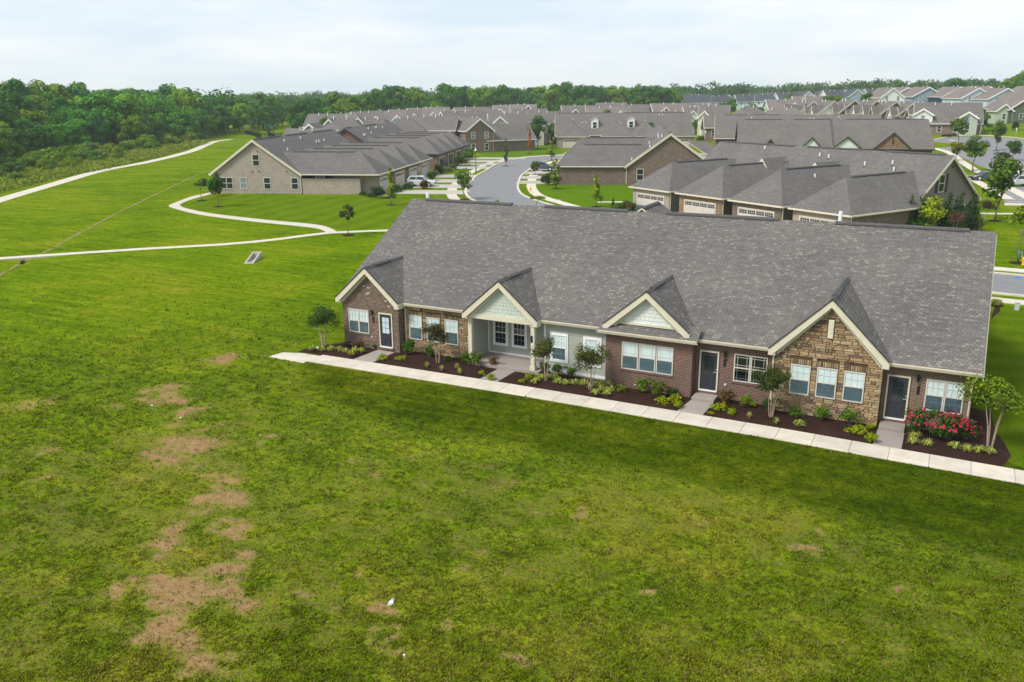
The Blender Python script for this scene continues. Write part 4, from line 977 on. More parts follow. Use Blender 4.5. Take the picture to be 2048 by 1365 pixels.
b = MB(); b.box(.5, 7.35, .0, .75, 16.6, 2.2) if False else b.box(.36, -7.3, 0, .6, -16.4, 2.2); b.box(.3, -7.3, 2.2, .66, -16.44, 2.28, 1).box(.6, -16.4, 0, 1.2, -16.16, 2.2); b.build('courtyard_wall', ['brick_tan', 'trim'], tan_row)
b = MB(); b.box(.3, -7.05, .1, .38, -7.15, 2.9); b.build('downspout', 'trim', tan_row)
b = MB(); b.box(1.38, -7.05, .1, 1.49, -11.8, 2.86); b.build('patio_shade_panel', 'dark_in', tan_row)  # dark sheet on the wing wall stands in for the shaded patio recess
far_window(tan_row, 1.37, -9.2, .6, 1.3, 2.0, R9, 'frame', 'win_sky')
# umber row across the street: gable end faces the camera, garages on the left flank
TD = dict(ox=-41.74, oy=134.535, th=1.936, ln=36.0, hd=7.13, rz=8.14, ez=3.0)
umber_row = row_building('townhouse_row', 'umber brick row in the middle, gable end showing, low garage wing stretching left', side=1, wl=18.3, roof='roof_grey', gmat=('brick_umber', 'brick_umber'), wmat='brick_umber',
    wings=[dict(x=(0, 7.7), z=6.2, door='garage_dark'), dict(x=(8.4, 16.0), z=6.9, door='garage_dark'), dict(x=(17, 24.6), z=6.2, mat='brick_tan', door='garage_dark'), dict(x=(25.4, 33.2), mat='brick_umber', door='garage_dark')],
    vents=((.9, 3.2), (2.6, 5.6), (4, 1.2), (7, 1.6), (8.5, 3.0), (9.6, 3.9), (12, 1.4), (.7, 6.0)), rv=((.03, .2), (.5, .6)), **TD)
far_window(umber_row, .35, 5.1, .8, .95, 1.7, R9, 'frame', 'win_dark')
b = MB(); b.box(.28, 6.75, .1, .36, 6.85, 2.9); b.build('downspout', 'trim', umber_row)
for x in (7.0, 13.5, 20.5, 27.5): dormer_gable(umber_row, x, 8.2, 4.6, 3.2, 5.4, -1, 3.0, 8.14, 9.5, 'roof_grey', 'trim', 'sage_white')
b = MB()
# grey row on the right: four hipped garages facing us, gable end with a shuttered window
TC = dict(ox=-1.082, oy=102.077, th=2.605, ln=33.8, hd=6.06, rz=7.86, ez=3.0)
grey_row = row_building('townhouse_row', 'grey brick row behind the near roof with four hipped garages and a shuttered gable', side=1, wl=16.95, roof='roof_grey', gmat=('brick_grey', 'brick_grey'), wmat='brick_grey',
    wings=[dict(x=(-.83, 6.7), mat='brick_tan', side='brick_umber', z=6.15), dict(x=(7.5, 15.1), mat='brick_umber', side='brick_umber', z=6.35), dict(x=(16.0, 23.65), mat='stone_far', side='brick_dark', z=6.2), dict(x=(24.7, 32.2), mat='brick_tan', side='brick_grey', z=6.05)],
    vents=((9.2, 2.0), (6.0, 1.6), (5.2, 2.4), (16, 1.3), (10.5, 4.1), (14.6, 1.4), (25, .8)), rv=((.03, .24), (.33, .56), (.62, .97)), frontmat='brick_tan', **TC)
for (x, y, zz) in ((5.3, 10.3, 4.6), (14.0, 9.6, 5.1), (13.0, 10.6, 4.9), (10.2, 9.0, 5.0)): vent_pipe(grey_row, x, y, zz, .7)
for x in (20.0, 12.2): dormer_gable(grey_row, x, 6.4, 2.4, 5.1, 6.7, 1, 3.0, 7.86, 10.8, 'roof_grey', 'trim', 'sage_white')
far_window(grey_row, .35, 1.6, 4.15, .9, 1.7, R9, 'frame', 'win_dark')
MT['shutter'] = flat('charcoal_shutter', (.035, .036, .045), .6, .3)
for y in (2.15, .5): MB().box(.29, y-.45, 4.05, .345, y, 5.95).build('shutter', 'shutter', grey_row)
for y in (3.9, 1.2, -2.6): far_window(grey_row, .35, y, .8, 1.0, 1.6, R9, 'frame', 'win_dark'); MB().box(.29, y+.14, .8, .345, y+.6, 2.4).build('shutter', 'shutter', grey_row); MB().box(.29, y-1.6, .8, .345, y-1.14, 2.4).build('shutter', 'shutter', grey_row)
for y, zz in ((1.9, 3.15), (1.4, 3.2), (-.5, 6.6)): MB().cyl((.36, y, zz), (.24, y, zz), .09, n=10).build('wall_vent', 'metal_black', grey_row)
# second row along the street behind the tan one
TB2 = dict(ox=-109.9, oy=139.3, th=1.914, ln=34.5, hd=7.4, rz=8.05, ez=3.0)
red_row = row_building('townhouse_row', 'red brick row with dark garage doors, behind the tan row along the street', side=-1, wl=19.0, roof='roof_grey', trim='trim_brown', gmat=('brick_red', 'brick_red'), wmat='brick_red', garage='garage_dark',
    wings=[dict(x=(0, 7.8), mat='brick_red'), dict(x=(8.6, 16.2), mat='brick_umber'), dict(x=(17, 24.6), mat='brick_umber'), dict(x=(25.5, 33.2), mat='brick_umber')],
    vents=((4, -2.6), (5, -2.6), (10, -2.4), (12, -1.2), (17, -1.2), (18, -1.2), (22, -1.4)), rv=((.02, .12), (.36, .62)), **TB2)
for x in (13.0, 20.5): dormer_gable(red_row, x, 7.6, 2.2, 4.6, 5.9, -1, 3.0, 8.05, 13.0, 'roof_grey', 'trim_brown', 'sage_white')
# long row with two window dormers behind the umber row
TE = dict(ox=-104.435, oy=227.255, th=.416, ln=37.8, hd=7.83, rz=8.74, ez=3.0)
dormer_row = row_building('townhouse_row', 'long grey-roofed row with two white window dormers and garage wings, behind the umber row', side=-1, wl=15.7, roof='roof_brown', gmat=('brick_house', 'brick_house'), wmat='brick_house', wing_z=6.4,
    wings=[dict(x=(.4, 9.4), mat='brick_tan', side='brick_umber'), dict(x=(12.6, 21.4), mat='brick_tan'), dict(x=(20.4, 29.0), mat='brick_tan'), dict(x=(28.8, 37.4), mat='brick_tan')],
    vents=((5, -2.5), (7.6, -3.8), (8.6, -3.8), (12, -1.8), (17.6, -3.7), (18.3, -4.2), (25, -3.2), (29, -1.2), (29.9, -1.2), (21.6, -4)), rv=((.02, .4), (.5, .96)), **TE)
def window_dormer(parent, x, y0, w, z0, zt, ez, rz, hd):
    yi = lambda z_: hd*(1-(z_-ez)/(rz-ez)); b = MB()
    for s in (-1, 1): roof_poly(b, [(x+s*(w/2+.2), -y0-.2, zt-.9), (x, -y0-.2, zt), (x, -yi(zt)+.3, zt), (x+s*(w/2+.2), -yi(zt-.9)+.3, zt-.9)], .1)
    o = b.build('dormer', ['roof_brown', 'trim_white'], parent)
    b = MB(); b.extrude([(x-w/2, -y0, z0), (x+w/2, -y0, z0), (x+w/2, -y0, zt-.9), (x, -y0, zt-.15), (x-w/2, -y0, zt-.9)], (0, 2.2, 0)); b.build('dormer_wall', 'sage_white', o)
    far_window(o, x-.5, -y0-.01, z0+.5, 1.0, 1.55)
window_dormer(dormer_row, 11.0, 5.4, 2.0, 4.3, 7.9, 3.0, 8.74, 7.83); window_dormer(dormer_row, 21.0, 5.2, 2.0, 4.4, 8.0, 3.0, 8.74, 7.83)
# long row with brown-edged gables on the right
TF = dict(ox=-44.24, oy=189.23, th=.274, ln=37.9, hd=7.82, rz=8.55, ez=3.0)
brown_row = row_building('townhouse_row', 'long dark-roofed row with brown-edged gables, behind the grey row', side=1, wl=17, roof='roof_brown', trim='trim_brown', gmat=('brick_tan', 'brick_dark'), wmat='brick_dark', wings=[dict(x=(.3, 8)), dict(x=(9, 17)), dict(x=(18, 26)), dict(x=(27, 35))], rv=((.04, .24), (.3, .5), (.58, .98)), frontmat='brick_dark', **TF)
for x, w, za, mt in ((6.5, 2.6, 5.0, 'brick_umber'), (14.6, 4.0, 5.4, 'sage_white'), (21.4, 5.6, 5.5, 'sage_white'), (30.0, 7.0, 6.3, 'stone_far')): dormer_gable(brown_row, x, 7.6, w, 3.1, za, -1, 3.0, 8.55, 7.82, 'roof_brown', 'trim_brown', mt)
b = MB(); b.extrude([(29.9, -7.62, 3.9), (30.15, -7.62, 3.9), (30.15, -7.62, 4.9), (29.9, -7.62, 4.9)], (0, -.08, 0)); b.build('gable_vent', 'metal_black', brown_row)
b = MB(); b.bar((18.9, -7.8, 3.08), (18.9, 0, 8.63), .35, .12); b.build('party_wall_cap', 'ridge', brown_row)
TF2 = dict(ox=-58.6, oy=226.0, th=.262, ln=40.0, hd=7.8, rz=8.5, ez=3.0)
back_row = row_building('townhouse_row', 'long brown-roofed row glimpsed over the ridge of the brown-edged row', side=-1, wl=14.0, roof='roof_brown', gmat=('brick_house', 'brick_house'), wmat='brick_dark', wings=[dict(x=(5.0, 12.0), z=5.8, mat='brick_red', door=None)], rv=((.06, .2), (.24, .4)),
    vents=((9, -1.4), (11.5, -2.6), (19, -2.2), (23, -1.8), (24, -1.8), (30, -1.2), (30.3, -2.2)), **TF2)
dormer_gable(back_row, 15.5, 3.6, 1.6, 6.6, 7.5, -1, 3.0, 8.5, 7.8, 'roof_brown', 'trim', 'sage_white')

# driveways
def drive(T, side, xm, w, y0, y1, parent=None):
    c, s = math.cos(T['th']), math.sin(T['th']); f = lambda x, y: (T['ox']+x*c-y*side*s, T['oy']+x*s+y*side*c)
    sheet('driveway', [f(xm-w/2, y0), f(xm+w/2, y0), f(xm+w/2, y1), f(xm-w/2, y1)], .055, 'concrete_grey', 3)
for T, side, wl, items in ((TB, -1, 19.1, (3.9, 12.4, 20.8, 29.5)), (TB2, -1, 18.6, (3.9, 12.4, 20.8, 29.3)), (TD, 1, 17.9, (3.8, 12.2, 20.8, 29.3)), (TC, 1, 16.6, (2.9, 11.3, 19.8, 28.4))):
    for xm in items:
        c, s = math.cos(T['th']), math.sin(T['th']); best = 14
        for y in np.arange(wl+3, wl+26, .5):
            p = np.array([T['ox']+xm*c-y*side*s, T['oy']+xm*s+y*side*c]); dmin = np.min(np.hypot(*(STREET-p).T))
            if dmin < 4.2: best = y; break
        else: best = wl+9
        drive(T, side, xm, 4.9, wl, best)

# ================================================================== detached houses
HR = .482
def house(label, px, dist, th, blocks, roof='roof_brown', trim='trim_white', wins=True, name='house', dz=0.0, group=None, pipes=2):
    """blocks: (x, y, turn, length along ridge, depth, eave, ridge, 'g'able or 'h'ip, wall material)"""
    x, y = D(px, dist); z = tz(x, y)+dz
    r = thing(name, label, 'house', (x, y, z), th, group)
    for bi, (bx, by, bt, w, d, ez, rz, kind, wm) in enumerate(blocks):
        R = Matrix.Translation((bx, by, 0)) @ Matrix.Rotation(bt, 4, 'Z')
        def place(b, nm, mats): o = b.build(nm, mats, r); o.matrix_local = R; return o
        ov = .4; hw, hdp = w/2, d/2; sl = (rz-ez)/(hdp+ov); b = MB()
        if kind == 'g':
            for s in (-1, 1): roof_poly(b, [(-hw-ov, s*(hdp+ov), ez), (hw+ov, s*(hdp+ov), ez), (hw+ov, 0, rz), (-hw-ov, 0, rz)], .16)
            zi = rz-.2
            place(b, 'roof', [roof, trim]); b = MB()
            b.extrude([(-hw, -hdp, -3), (-hw, hdp, -3), (-hw, hdp, ez+sl*ov-.17), (-hw, 0, zi), (-hw, -hdp, ez+sl*ov-.17)], (w, 0, 0)); place(b, 'wall', wm)
            for sx in (-1, 1):
                b = MB()
                for s in (-1, 1): b.extrude([(sx*(hw+ov+.005), s*(hdp+ov), ez-.12), (sx*(hw+ov+.005), 0, rz-.12), (sx*(hw+ov+.005), 0, rz-.46), (sx*(hw+ov+.005), s*(hdp+ov-.3), ez-.28)], (sx*.05, 0, 0))
                place(b, 'rake_board', trim)
        else:
            rl = max(0, hw-hdp)
            for s in (-1, 1):
                roof_poly(b, [(-hw-ov, s*(hdp+ov), ez), (hw+ov, s*(hdp+ov), ez), (rl, 0, rz), (-rl, 0, rz)] if rl > 0 else [(-hw-ov, s*(hdp+ov), ez), (hw+ov, s*(hdp+ov), ez), (0, 0, rz)], .16)
                roof_poly(b, [(s*(hw+ov), -hdp-ov, ez), (s*(hw+ov), hdp+ov, ez), (s*rl, 0, rz)], .16)
            place(b, 'roof', [roof, trim]); b = MB(); b.box(-hw, -hdp, -3, hw, hdp, ez-.1); place(b, 'wall', wm)
        for s in (-1, 1): b = MB(); b.box(-hw-ov, s*(hdp+ov+.005), ez-.17, hw+ov, s*(hdp+ov+.13), ez-.02); place(b, 'gutter', trim)
        for sx in (-1, 1): b = MB(); b.box(sx*(hw-.12), -hdp-.02, 0, sx*(hw+.02), -hdp+.02, ez-.15); place(b, 'corner_board', trim)
        if wins:
            st = 2 if ez > 4.5 else 1
            for k in range(st):
                zz = .9+2.9*k; n = max(1, int(w/3.6))
                for i in range(n):
                    o = far_window(r, 0, 0, 0, .95, 1.5, 0, 'frame_white', 'win_sky' if (i+k+bi) % 3 == 0 else 'win_dark'); o.matrix_local = R @ Matrix.Translation((-hw+w*(i+.5)/n-.45, -hdp, zz))
                for sx in (-1, 1):
                    for yy in ((0,) if d < 7 else (-d*.24, d*.24)):
                        o = far_window(r, 0, 0, 0, .95, 1.5, 0, 'frame_white', 'win_sky' if k else 'win_dark')
                        o.matrix_local = R @ Matrix.Translation((sx*hw, yy+(.45 if sx < 0 else -.45), zz)) @ Matrix.Rotation(-PI/2 if sx < 0 else PI/2, 4, 'Z')
        if bi == 0:
            for k in range(pipes): vent_pipe(r, *(R @ Vector((-hw*.4+k*hw*.5, -.9, rz-.9*sl)))[:], 1.0, .1)
    return r
for nm, c in (('sid_grey', (.36, .36, .35)), ('sid_beige', (.52, .48, .41)), ('sid_white', (.68, .69, .68)), ('sid_blue', (.10, .19, .27)), ('sid_navy', (.025, .055, .09)), ('sid_steel', (.25, .33, .38)), ('sid_sky', (.46, .54, .60)), ('sid_olive', (.10, .125, .075)), ('sid_cream', (.66, .62, .5)), ('sid_taupe', (.22, .2, .18)), ('sid_green', (.38, .43, .34))):
    m, nt, b = newmat(nm, .65, .25); z_ = nd(nt, 'ShaderNodeSeparateXYZ', {0: possock(nt)}).outputs[2]
    lap_ = math_(nt, 'FRACT', math_(nt, 'MULTIPLY', z_, 5.0)); cc = mixc(nt, 1.0, c, ramp(nt, lap_, [(.0, (.8, .8, .8)), (.15, (1, 1, 1)), (1, (1.03, 1.03, 1.03))]), 'MULTIPLY')
    nt.links.new(cc, b.inputs['Base Color']); bump(nt, b, lap_, .3, .01); MT[nm] = m
A = HR; Pp = PI/2
house('brown brick two-storey house with lower wing and black fence, past the striped corner lawn', 940, 226, A+Pp+.45, [(0, 0, 0, 12, 7.6, 5.6, 8.7, 'g', 'brick_house'), (-1.5, -9.0, Pp, 13.5, 8.5, 3.1, 7.0, 'g', 'brick_umber'), (3.0, -4.6, Pp, 4.6, 4.6, 6.0, 7.6, 'g', 'sage_white')], dz=-.3)
house('brown brick two-storey house with a dark gable side, left of the lower-wing brick house', 868, 228, A-.1, [(0, 0, 0, 12, 10.5, 5.7, 9.2, 'g', 'brick_house')], dz=-.3)
house('grey hip-roofed house with a band of windows, left of the brown brick houses', 812, 226, A, [(0, 0, 0, 11.5, 10, 5.3, 9.0, 'h', 'sid_taupe')], dz=-.3)
house('hip-roofed brick house between the tan row roof and the band-window house', 752, 222, A-.05, [(0, 0, 0, 12.5, 10, 5.0, 9.0, 'h', 'brick_red'), (-6, -4, .5, 8, 7, 3.0, 6.2, 'h', 'brick_umber')], dz=-.3)
house('grey sided house with pale gable panel, second from the wood edge', 690, 222, A-.05, [(0, 0, 0, 13, 10, 5.6, 9.2, 'h', 'sid_grey'), (-7.5, -1, Pp, 9, 6, 5.2, 8.0, 'g', 'sid_grey')], dz=-.3)
house('low grey house with screened porch nearest the wood and playset', 622, 218, A-.3, [(0, 0, 0, 13, 9, 3.4, 7.4, 'g', 'sid_taupe'), (-6.5, -1.5, Pp, 7, 6, 3.0, 5.6, 'h', 'sid_taupe')], dz=-.8)
house('beige sided two-storey house behind the lower-wing brick house', 1030, 252, A+.1, [(0, 0, 0, 15, 10.5, 5.5, 8.9, 'g', 'sid_beige'), (-5, -4, Pp, 8, 6, 5.4, 8.2, 'g', 'sid_beige')], 'roof_brown')
house('brick house with steep dark gable just behind the brown brick pair', 925, 268, A+.4, [(0, 0, 0, 13, 10, 5.6, 9.2, 'g', 'brick_red'), (-6, -2, Pp, 7, 5, 5.4, 8.0, 'g', 'sid_cream')])
house('cream two-storey house with small porch gables behind the leafy maple', 1090, 262, A+.15, [(0, 0, 0, 10, 9, 5.6, 9.0, 'g', 'sid_cream'), (-2.5, -4.5, Pp, 5, 4, 5.4, 7.9, 'g', 'sid_cream'), (2.8, -4.5, Pp, 4, 4, 5.4, 7.6, 'g', 'sid_green'), (2, -5.6, 0, 7, 2.6, 2.8, 3.8, 'g', 'brick_dark')])
house('brick and stone house with an arched gable, left of the cream porch house', 1058, 292, A, [(0, 0, 0, 11, 9, 5.4, 9.2, 'g', 'brick_house'), (1, -4.4, Pp, 5, 4.5, 5.4, 8.3, 'g', 'brick_umber')])
house('navy blue house with twin white windows under its gable', 1046, 352, A, [(0, 0, 0, 10, 9, 5.8, 9.0, 'g', 'sid_navy'), (2, -4.4, Pp, 5, 5, 5.8, 8.8, 'g', 'sid_navy')], 'roof_mauve')
# back row at left, before the trees
for i, (px, dist, w, kind, wl_, dth) in enumerate([(655, 262, 11, 'g', 'sid_grey', -.2), (700, 270, 12, 'h', 'sid_taupe', 0), (735, 285, 10, 'g', 'sid_white', .1), (775, 292, 11, 'g', 'sid_sky', .1), (812, 305, 11, 'g', 'sid_white', .05), (850, 318, 12, 'g', 'sid_white', 0), (873, 330, 9, 'g', 'sid_grey', 0)]):
    house(['small grey gabled house at the left end of the back row by the wood', 'taupe hip-roofed house, second in the back row by the wood', 'white gabled house, third in the back row by the wood', 'pale blue house, fourth in the back row by the wood', 'white gabled house, fifth in the back row by the wood', 'white gabled house, sixth in the back row by the wood', 'grey house at the right end of the back row by the wood'][i],
          px, dist, A+dth, [(0, 0, 0, w, 9, 5.4, 9.0, kind, wl_), (w*.3, -4.2, Pp, 5, 4.5, 5.2, 7.8, 'g', wl_)], 'roof_mauve' if i % 2 else 'roof_brown', group='back row of houses by the wood', pipes=2)
for i, (px, dist, w, kind, wl_, lab) in enumerate([(905, 305, 12, 'g', 'sid_grey', 'grey house with low roof between the wood and the brown brick pair'), (945, 330, 13, 'g', 'sid_taupe', 'brown-roofed taupe house in front of the bright far field'), (985, 345, 12, 'h', 'sid_grey', 'grey hip-roofed house left of the navy blue house'), (1010, 352, 9, 'g', 'sid_sky', 'pale blue gabled house beside the navy blue house'),
     (1140, 300, 15, 'h', 'sid_beige', 'wide hip-roofed beige house above the dormer row'), (1165, 340, 16, 'g', 'brick_house', 'long-roofed brick house before the big oak clump'), (1215, 318, 15, 'g', 'brick_red', 'brick house with white trimmed gable above the dormer row'), (1258, 345, 14, 'g', 'sid_cream', 'cream house with two windows right of the brick gable house'), (1222, 372, 12, 'g', 'brick_house', 'far brick house peeping over the dormer row'),
     (1340, 345, 15, 'g', 'brick_house', 'long brown-roofed house at the edge of the tree clump'), (1345, 300, 14, 'h', 'sid_white', 'low house with a white shaken gable above the dormer row'), (1385, 330, 7, 'g', 'sid_white', 'small white house with blue gable beyond the green slope'), (1412, 345, 8, 'g', 'sid_taupe', 'small taupe house beyond the green slope')]):
    ez = 5.2 if kind == 'g' and i not in (11, 12) else 4.0
    house(lab, px, dist, A+(-.1, .1, 0, .05)[i % 4], [(0, 0, 0, w, 9.5, ez, ez+3.6, kind, wl_), (w*.25*(-1)**i, -4.5, Pp, 5, 5, ez-.2, ez+2.4, 'g', 'sid_green' if i in (6, 10) else wl_)], 'roof_mauve' if i % 3 == 0 else 'roof_brown')
# middle right
house('cream two-storey house with balcony at the top of the green slope', 1428, 292, A-.3, [(0, 0, 0, 9, 8, 5.6, 9.0, 'g', 'sid_cream'), (-2.5, -4, Pp, 5, 4, 5.2, 7.4, 'g', 'sid_cream')])
house('olive hip-roofed house with a triple window above the brown-edged row', 1500, 268, A-.1, [(0, 0, 0, 12, 10, 5.7, 8.9, 'h', 'sid_taupe'), (-9, -2.5, 0, 9, 8, 3.2, 6.6, 'g', 'brick_house')], 'roof_brown')
house('long low brown roof with white small gable, right of the olive house', 1565, 276, A-.15, [(0, 0, 0, 17, 10, 3.4, 7.6, 'h', 'sid_taupe'), (5, -5, Pp, 5, 4, 3.2, 5.6, 'g', 'sid_sky')], 'roof_mauve')
house('grey-green house with porch rails in the far middle', 1563, 335, A, [(0, 0, 0, 12, 9, 5.2, 8.6, 'g', 'sid_green'), (2, -4.6, Pp, 5, 4, 5, 7.6, 'g', 'sid_green')], 'roof_mauve', dz=-1)
house('tan gabled house with tall brown gable behind the porch-rail house', 1620, 345, A, [(0, 0, 0, 14, 9, 5.0, 8.6, 'g', 'sid_beige'), (-5, -4, Pp, 5, 5, 5, 8.2, 'g', 'sid_beige')], 'roof_mauve', dz=-1)
for i, (px, dist, wm, lab) in enumerate([(1612, 305, 'sid_white', 'narrow white-fronted house, first of the steep gabled street row'), (1652, 300, 'sid_white', 'narrow white house with blue shutters, second of the steep gabled row'), (1692, 300, 'brick_umber', 'brick house with steep gable, third of the steep gabled row'), (1735, 296, 'brick_house', 'brick house with tall dormers, fourth of the steep gabled row'), (1772, 290, 'brick_red', 'red brick house with steep white dormer peaks, fifth of the row'), (1808, 288, 'brick_house', 'brick house with cream bay, sixth of the steep gabled row'), (1845, 284, 'brick_dark', 'dark brick house with white gable, last of the steep gabled row')]):
    house(lab, px, dist, -1.0, [(0, 0, 0, 9, 9.5, 5.4, 9.4, 'g', wm), (-2.6, -4.6, Pp, 3.2, 2.6, 5.4, 8.2, 'g', 'sid_cream' if i in (4, 5) else 'sid_white'), (2.4, -4.4, Pp, 3.0, 2.4, 5.4, 8.0, 'g', 'sid_white' if i % 2 else wm)], 'roof_brown', 'sid_beige', dz=-1.5, group='steep gabled houses along the far street')
house('brown brick single-storey house with green side dormer, above the turning loop', 1892, 276, A-.35, [(0, 0, 0, 16.5, 11, 3.1, 8.6, 'g', 'brick_house'), (4.6, -4.2, Pp, 6.5, 4.6, 4.6, 6.4, 'g', 'sid_green'), (-6.5, -1, Pp, 9, 5, 5.4, 7.2, 'g', 'sid_white')], 'roof_brown', dz=-.3)
house('olive green house with covered back porch at the right edge, above the bright lawn', 2038, 318, Pp+.42, [(0, 0, 0, 16, 15, 3.6, 8.8, 'g', 'sid_olive'), (-5.5, 8.6, 0, 5, 5, 3.2, 5.4, 'g', 'sid_green')], 'roof_mauve')
for (px, dist, wm, w, lab) in [(1985, 345, 'sid_sky', 13, 'tall pale blue gabled house left of the olive house'), (1930, 352, 'sid_sky', 12, 'pale grey-blue house with low gable below the dark teal one'), (1895, 372, 'sid_navy', 13, 'dark teal gabled house on the right-hand hill'), (1835, 380, 'sid_steel', 13, 'steel blue gabled house on the right-hand hill'), (1795, 392, 'sid_sky', 13, 'pale grey gabled house, leftmost on the right-hand hill'), (2045, 385, 'sid_blue', 12, 'deep blue gabled house at the right edge under the trees'), (1955, 415, 'sid_sky', 11, 'small pale house behind the dark teal house'), (1925, 420, 'sid_white', 9, 'small white gable peeping between the hill houses'), (1765, 362, 'sid_white', 9, 'low white house left of the hill houses')]:
    house(lab, px, dist, Pp+.45, [(0, 0, 0, 14, w*.95, 4.8, 8.4, 'g', wm)], 'roof_mauve', dz=.5)
# far navy roofs before the skyline trees
rn = random.Random(3)
NAVY = [(1368, 500), (1385, 520), (1392, 470), (1432, 560), (1450, 580), (1468, 560), (1492, 540), (1515, 560), (1530, 520), (1548, 560), (1570, 520), (1588, 560), (1605, 540), (1640, 560), (1660, 540), (1680, 590), (1700, 560), (1722, 580), (1745, 560)]
for i, (px, dist) in enumerate(NAVY):
    house('navy roofed house in the hazy far rows below the skyline trees', px, dist, A+rn.choice((-.3, 0, .2, Pp)), [(0, 0, 0, rn.uniform(11, 16), 10, 5.4, 9.6, 'g', rn.choice(('sid_white', 'sid_steel', 'sid_sky')))], 'roof_navy', group='far navy roofed houses', wins=True, pipes=2, dz=-1.2+ (1.5 if i < 3 else 0))

# ================================================================== vegetation
def unit(v): return v/np.maximum(np.linalg.norm(v, axis=1), 1e-9)[:, None]
def leaf_quads(rng, C, size, outward=None, aspect=.55, flatten=.5):
    n = len(C); nr = unit(rng.normal(size=(n, 3)))
    if outward is not None: nr = unit(nr*.55+outward*flatten+np.array([0, 0, .3]))
    t = unit(np.cross(nr, unit(rng.normal(size=(n, 3))))); bt = np.cross(nr, t)
    s = (size*rng.uniform(.65, 1.35, n))[:, None]
    return np.stack([C-t*s, C+bt*s*aspect, C+t*s, C-bt*s*aspect], 1).reshape(-1, 3)
def crown_leaves(rng, clumps, n, size, pw=.33):
    cl = np.array(clumps); vol = cl[:, 3]*cl[:, 4]+cl[:, 3]*cl[:, 5]; k = rng.choice(len(cl), n, p=vol/vol.sum())
    d = unit(rng.normal(size=(n, 3))); r = rng.uniform(0, 1, n)**pw; c = cl[k]
    C = c[:, :3]+d*r[:, None]*c[:, 3:6]
    return leaf_quads(rng, C, size, d, .6, 1.0)
def limbs(b, rng, base, clumps, r0, top, n=7, mi=0):
    """tapering trunk from the ground with limbs reaching into the clumps"""
    p = Vector(base); segs = 4; pts = [p]
    for i in range(segs): pts.append(Vector((base[0]+rng.normal()*.012*(i+1), base[1]+rng.normal()*.012*(i+1), base[2]+(top-base[2])*(i+1)/segs)))
    for i in range(segs): b.cyl(pts[i], pts[i+1], r0*(1-.2*i), r0*(1-.2*(i+1)), n=7, mi=mi, cap=(i == 0))
    for k in rng.choice(len(clumps), min(n, len(clumps)), replace=False):
        c = clumps[k]; s = pts[min(segs, 1+int(rng.integers(1, segs)))]; m_ = (s+Vector(c[:3]))/2+Vector((0, 0, .02))
        b.cyl(s, m_, r0*.42, r0*.28, n=5, mi=mi, cap=False); b.cyl(m_, Vector(c[:3]), r0*.28, r0*.08, n=5, mi=mi, cap=False)
def ellipsoid_clumps(rng, n, cz, rx, rz, cr, shell=.75, low=-1.0):
    out = []
    while len(out) < n:
        d = rng.normal(size=3); d /= np.linalg.norm(d); r = rng.uniform(.25, 1)**.5*shell
        if d[2] < low: continue
        q = cr*rng.uniform(.7, 1.35); out.append((d[0]*r*rx, d[1]*r*rx, cz+d[2]*r*rz, q, q, q*.85))
    return out
PROTO = {}
